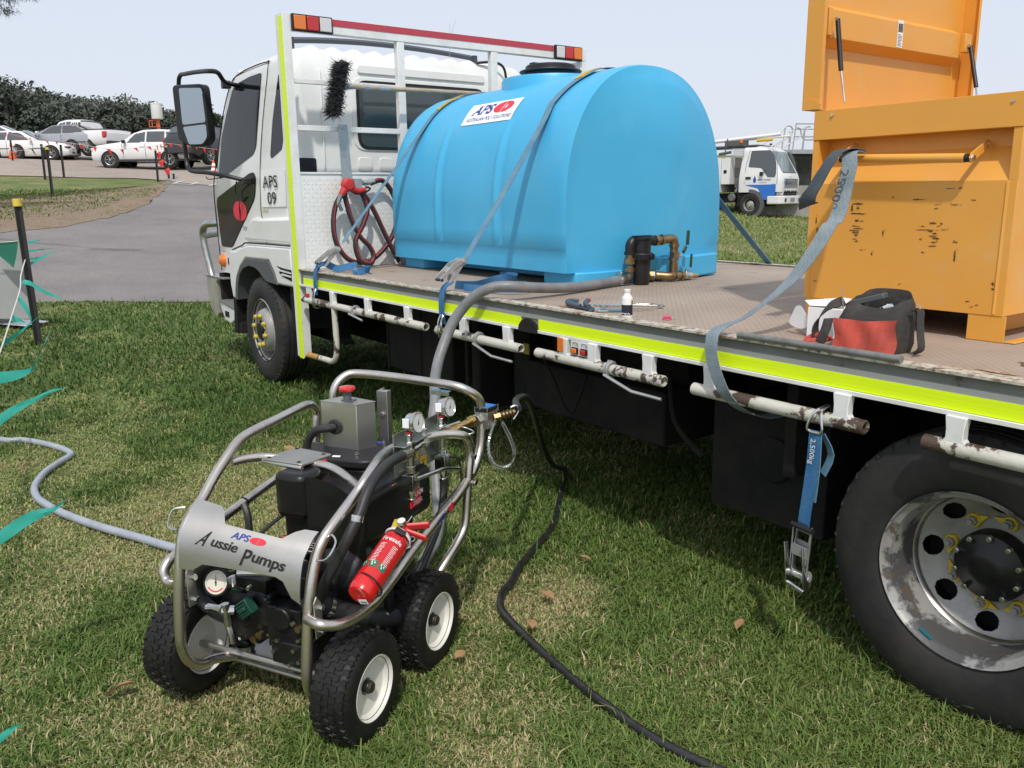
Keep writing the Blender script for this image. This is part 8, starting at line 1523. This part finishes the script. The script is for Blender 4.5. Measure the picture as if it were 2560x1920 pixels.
for (bx, by), ht, lb, cp in (((-29.37, 2.47), 1.22, 'black star picket left of the yellow capped one on the mound', 0), ((-22.64, 1.72), 1.33, 'yellow capped star picket standing on the grass mound', 1), ((-30.26, 3.21), 1.18, 'thin dark picket in front of the sleek white car', 0), ((-28.32, 6.02), 1.13, 'yellow capped picket with red flags at the tip of the grass mound', 1), ((-29.49, 6.71), 1.22, 'picket just right of the one with red flags, at the SUV rear wheel', 1), ((-29.16, 6.80), .25, 'short stub of a picket beside the painted road box', 0), ((-40.94, 2.75), .95, 'dark picket rising behind the traffic cone by the white wagon', 0)):
    picket((bx, by, G(bx, by)), (bx - .03, by + .02, G(bx, by) + ht), lb, bool(cp), .024)
STRG = mat('white string', (.62, .62, .58), .8); TEAL = mat('teal plastic flag', (.04, .42, .34), .45, transl=.35); DGRN = mat('dark green plastic flag', (.008, .13, .08), .45, transl=.2); REDF = mat('red plastic flag', (.72, .05, .04), .45, transl=.3)
bn = root('bunting', (-4.5, -1.0, .99), 'string of teal pennants blowing in from the left edge, tied to the nearest picket', 'bunting')
b = MB(); b.tube([(-4.0, -1.09, 1.0), (-3.9, -1.10, .90), (-3.55, -1.20, .74), (-3.137, -1.26, 0.655), (-2.1, -1.435, 0.553), (-0.833, -1.627, 0.489), (0.079, -1.769, 0.471), (0.985, -1.914, 0.467), (1.892, -2.046, 0.492), (2.9, -2.3, .40), (3.6, -2.7, .35)], .005, 5, 4); b.build('string', STRG, bn)
def flag(pts, m=TEAL, par=bn, name='pennant'):
    P = [Vector(p) for p in pts]; b = MB()
    A1 = P[0::2]; A2 = P[1::2]
    if len(A1) > len(A2): A2.append(A1[-1])
    A1, A2 = smooth(A1, 4), smooth(A2, 4); rows = []
    for i, (p, q) in enumerate(zip(A1, A2)): n = Vector((.9, -.3, .1)); rows.append([p, p.lerp(q, .5) + n * .006 * math.sin(i * .8), q])
    b.grid(rows); return b.build(name, m, par)
flag([(-4.441, -1.009, 1.007), (-4.436, -1.014, 0.976), (-4.34, -.96, 1.012), (-4.34, -.965, .995), (-4.252, -0.917, 1.018)]); flag([(-4.317, -1.042, 0.929), (-4.312, -1.046, 0.9), (-4.127, -0.951, 0.938), (-4.13, -.955, .925), (-3.935, -0.854, 0.946)])
flag([(-4.078, -1.084, 0.865), (-4.073, -1.088, 0.841), (-4.0, -0.975, 0.869), (-4.0, -.98, .855), (-3.85, -0.931, 0.897)]); flag([(-3.951, -1.106, 0.806), (-3.951, -1.117, 0.775), (-3.80, -1.0, 0.880), (-3.771, -1.001, 0.855), (-3.698, -0.879, 0.938)])
flag([(-3.25, -1.217, 0.721), (-3.255, -1.236, 0.687), (-3.211, -1.169, 0.710), (-3.18, -1.17, 0.67), (-2.97, -1.119, 0.665), (-3.0, -1.14, 0.640), (-2.80, -1.03, .606), (-2.82, -1.05, .595), (-2.674, -0.994, 0.583)])
flag([(-2.785, -1.307, 0.628), (-2.791, -1.324, 0.604), (-2.624, -1.282, 0.575), (-2.642, -1.309, 0.545), (-2.469, -1.274, 0.483), (-2.53, -1.28, .47), (-2.463, -1.289, 0.421)]); flag([(-1.185, -1.59, 0.49), (-1.18, -1.597, 0.451), (-1.241, -1.474, 0.545), (-1.25, -1.50, 0.500), (-1.205, -1.399, 0.603), (-1.207, -1.41, 0.585), (-1.279, -1.306, 0.655)])
flag([(-2.101, -1.434, 0.56), (-2.096, -1.447, 0.509), (-2.07, -1.40, .535), (-2.06, -1.40, .50), (-2.027, -1.357, 0.492)])
flag([(-0.146, -1.734, 0.468), (-0.136, -1.742, 0.403), (-0.07, -1.625, 0.478), (-0.075, -1.65, 0.420), (-0.022, -1.55, 0.497), (-0.025, -1.562, 0.465), (-0.10, -1.492, 0.560), (-0.10, -1.50, 0.535), (-0.114, -1.455, 0.62), (-.14, -1.46, .61), (-0.223, -1.416, 0.655)])
flag([(1.391, -1.849, 0.54), (1.401, -1.847, 0.500), (1.427, -1.777, 0.593), (1.433, -1.781, 0.555), (1.469, -1.708, 0.624), (1.472, -1.71, 0.603), (1.513, -1.631, 0.659), (1.519, -1.626, 0.651), (1.544, -1.59, 0.658)])
flag([(2.587, -1.964, 0.472), (2.596, -1.964, 0.438), (2.618, -1.903, 0.52), (2.624, -1.908, 0.480), (2.645, -1.854, 0.549), (2.653, -1.853, 0.520), (2.679, -1.803, 0.559), (2.684, -1.799, 0.551), (2.696, -1.77, 0.583)])
flag([(3.10, -2.055, .165), (3.106, -2.06, .13), (3.138, -1.997, 0.213), (3.141, -1.999, 0.198), (3.153, -1.973, 0.222)])
b2 = root('bunting', (-4.5, -1.1, .7), 'dark green pennant hanging on a second string in front of the grey board', 'bunting')
b = MB(); b.tube([(-6.5, -3.2, 1.02), (-4.8, -1.45, .995), (-4.49, -1.09, 1.006)], .004, 5, 3); b.build('string', STRG, b2); flag([(-4.499, -1.091, 1.004), (-4.75, -1.35, 1.0), (-4.49, -1.12, .88), (-4.66, -1.30, .92), (-4.48, -1.163, 0.746)], DGRN, b2)
bd = MB(); bd.prism([(-1.9, .20), (-1.03, .20), (-1.02, .42), (-1.036, .595), (-1.058, .979), (-1.9, 1.0)], lambda u, v, t: (-4.78 + (u + 1.04) * .85 + t * .9 - (.98 - v) * .0, u, v), 0, .02); tag(bd.build('grey_board', mat('pale grey sheeting', (.34, .35, .35), .6, c2=(.30, .31, .31), ns=3)), 'pale grey sheet board standing at the left edge behind the bunting', 'board')
pa = MB(); r = random.Random(6); pa.grid([[(-5.75 + .12 * i + .05 * j, -1.30 + .075 * i - .06 * j, .115 + r.uniform(0, .02)) for j in range(5)] for i in range(7)]); tag(pa.build('paper_sheet', PAPER), 'crumpled white paper lying on the grass at the foot of the near picket', 'paper')
pb = MB(); rows = [];
for i in range(9):
    a = math.pi * i / 8; rows.append([(-5.28 + (.02 + .10 * math.sin(a)) * math.cos(t_) * (1 + r.uniform(-.15, .15)), -1.22 + (.02 + .12 * math.sin(a)) * math.sin(t_) * (1 + r.uniform(-.15, .15)), .23 + .11 * math.cos(a)) for t_ in [2 * math.pi * j / 14 for j in range(15)]])
pb.grid(rows); tag(pb.build('plastic_bag', mat('crumpled translucent plastic', (.55, .55, .54), .3, transl=.5, c2=(.36, .36, .36), ns=25), smooth_a=0), 'crumpled translucent plastic bag on the grass at the left edge', 'plastic bag')
# red and green bunting across the mound
rb = root('bunting', (-24.6, 3.5, 3.1), 'line of small red pennants strung between the far pickets in front of the parked cars', 'bunting')
ln = [(-40.41, -0.25, 4.54), (-40.93, 2.79, 4.47), (-29.41, 2.53, 3.51), (-30.30, 3.26, 3.55), (-29.17, 4.84, 3.23), (-28.34, 6.05, 3.36), (-29.50, 6.73, 3.54), (-31.49, 10.16, 3.37)]
b = MB(); b.tube(ln, .006, 4); b.build('string', STRG, rb)
r = random.Random(8)
for a_, c_ in zip(ln[:-1], ln[1:]):
    a_, c_ = Vector(a_), Vector(c_); L_ = (c_ - a_).length; k = max(1, int(L_ / .42))
    for i in range(k):
        p = a_.lerp(c_, (i + .5) / k); d = (c_ - a_).normalized(); s_ = r.uniform(.10, .16); q = p + Vector((r.uniform(-.08, .08), r.uniform(.0, .12), -s_ * r.uniform(.8, 1.6))); bb = MB(); bb.add([p - d * s_ * .55, p + d * s_ * .55, q], [(0, 1, 2)]); bb.build('pennant', REDF, rb, smooth_a=0)
bb = MB()
for p in ((-28.45, 6.06, 3.08), (-28.38, 6.11, 2.79), (-28.45, 6.31, 2.50)): p = Vector(p); bb.add([p, p + Vector((.06, .20, .02)), p + Vector((.02, .10, -.22)), p + Vector((-.05, .18, .10))], [(0, 1, 2), (0, 3, 1)])
bb.build('pennant', REDF, rb, smooth_a=0)
gb = root('bunting', (-24.17, 1.82, 2.86), 'few dark green pennants between the near pickets on the mound', 'bunting'); b = MB(); GLN = [(-26.28, -0.40, 3.06), (-24.17, 1.03, 2.84), (-22.66, 1.74, 2.96)]; b.tube(GLN, .005, 4); b.build('string', STRG, gb)
for p, s_ in (((-25.01, 0.58, 2.91), .2), ((-23.48, 1.35, 2.90), .22), ((-23.00, 1.57, 2.93), .17)): p = Vector(p); bb = MB(); bb.add([p - Vector((.06, -.09, 0)) , p + Vector((.1, .12, 0)), p + Vector((.12, .20, -s_))], [(0, 1, 2)]); bb.build('pennant', DGRN, gb, smooth_a=0)
CONE = mat('orange cone', (.78, .11, .03), .5)
def cone(x, y, h, lb, bands):
    z = G(x, y) + .03; rt = root('traffic_cone', (x, y, z), lb, 'cone', 'traffic cones in the car park'); b = MB(); b.box(x - .19, x + .19, y - .19, y + .19, z, z + .04); b.lathe([(.15, z + .04), (.03, z + h), (.0, z + h)], (x, y, 0), (0, 0, 1), 18); b.build('cone_body', CONE, rt)
    for z0, z1 in bands: f_ = lambda q: .15 - .12 * (q * h - .04) / (h - .04) + .003; b = MB(); b.lathe([(f_(z0), z + z0 * h), (f_(z1), z + z1 * h)], (x, y, 0), (0, 0, 1), 18); b.build('white_band', WHITEP, rt)
cone(-42.44, 2.92, .82, 'orange traffic cone beside the front wheel of the white wagon', ((.48, .66),)); cone(-31.82, 9.16, .60, 'orange and white traffic cone next to the truck windscreen', ((.30, .48), (.62, .80)))
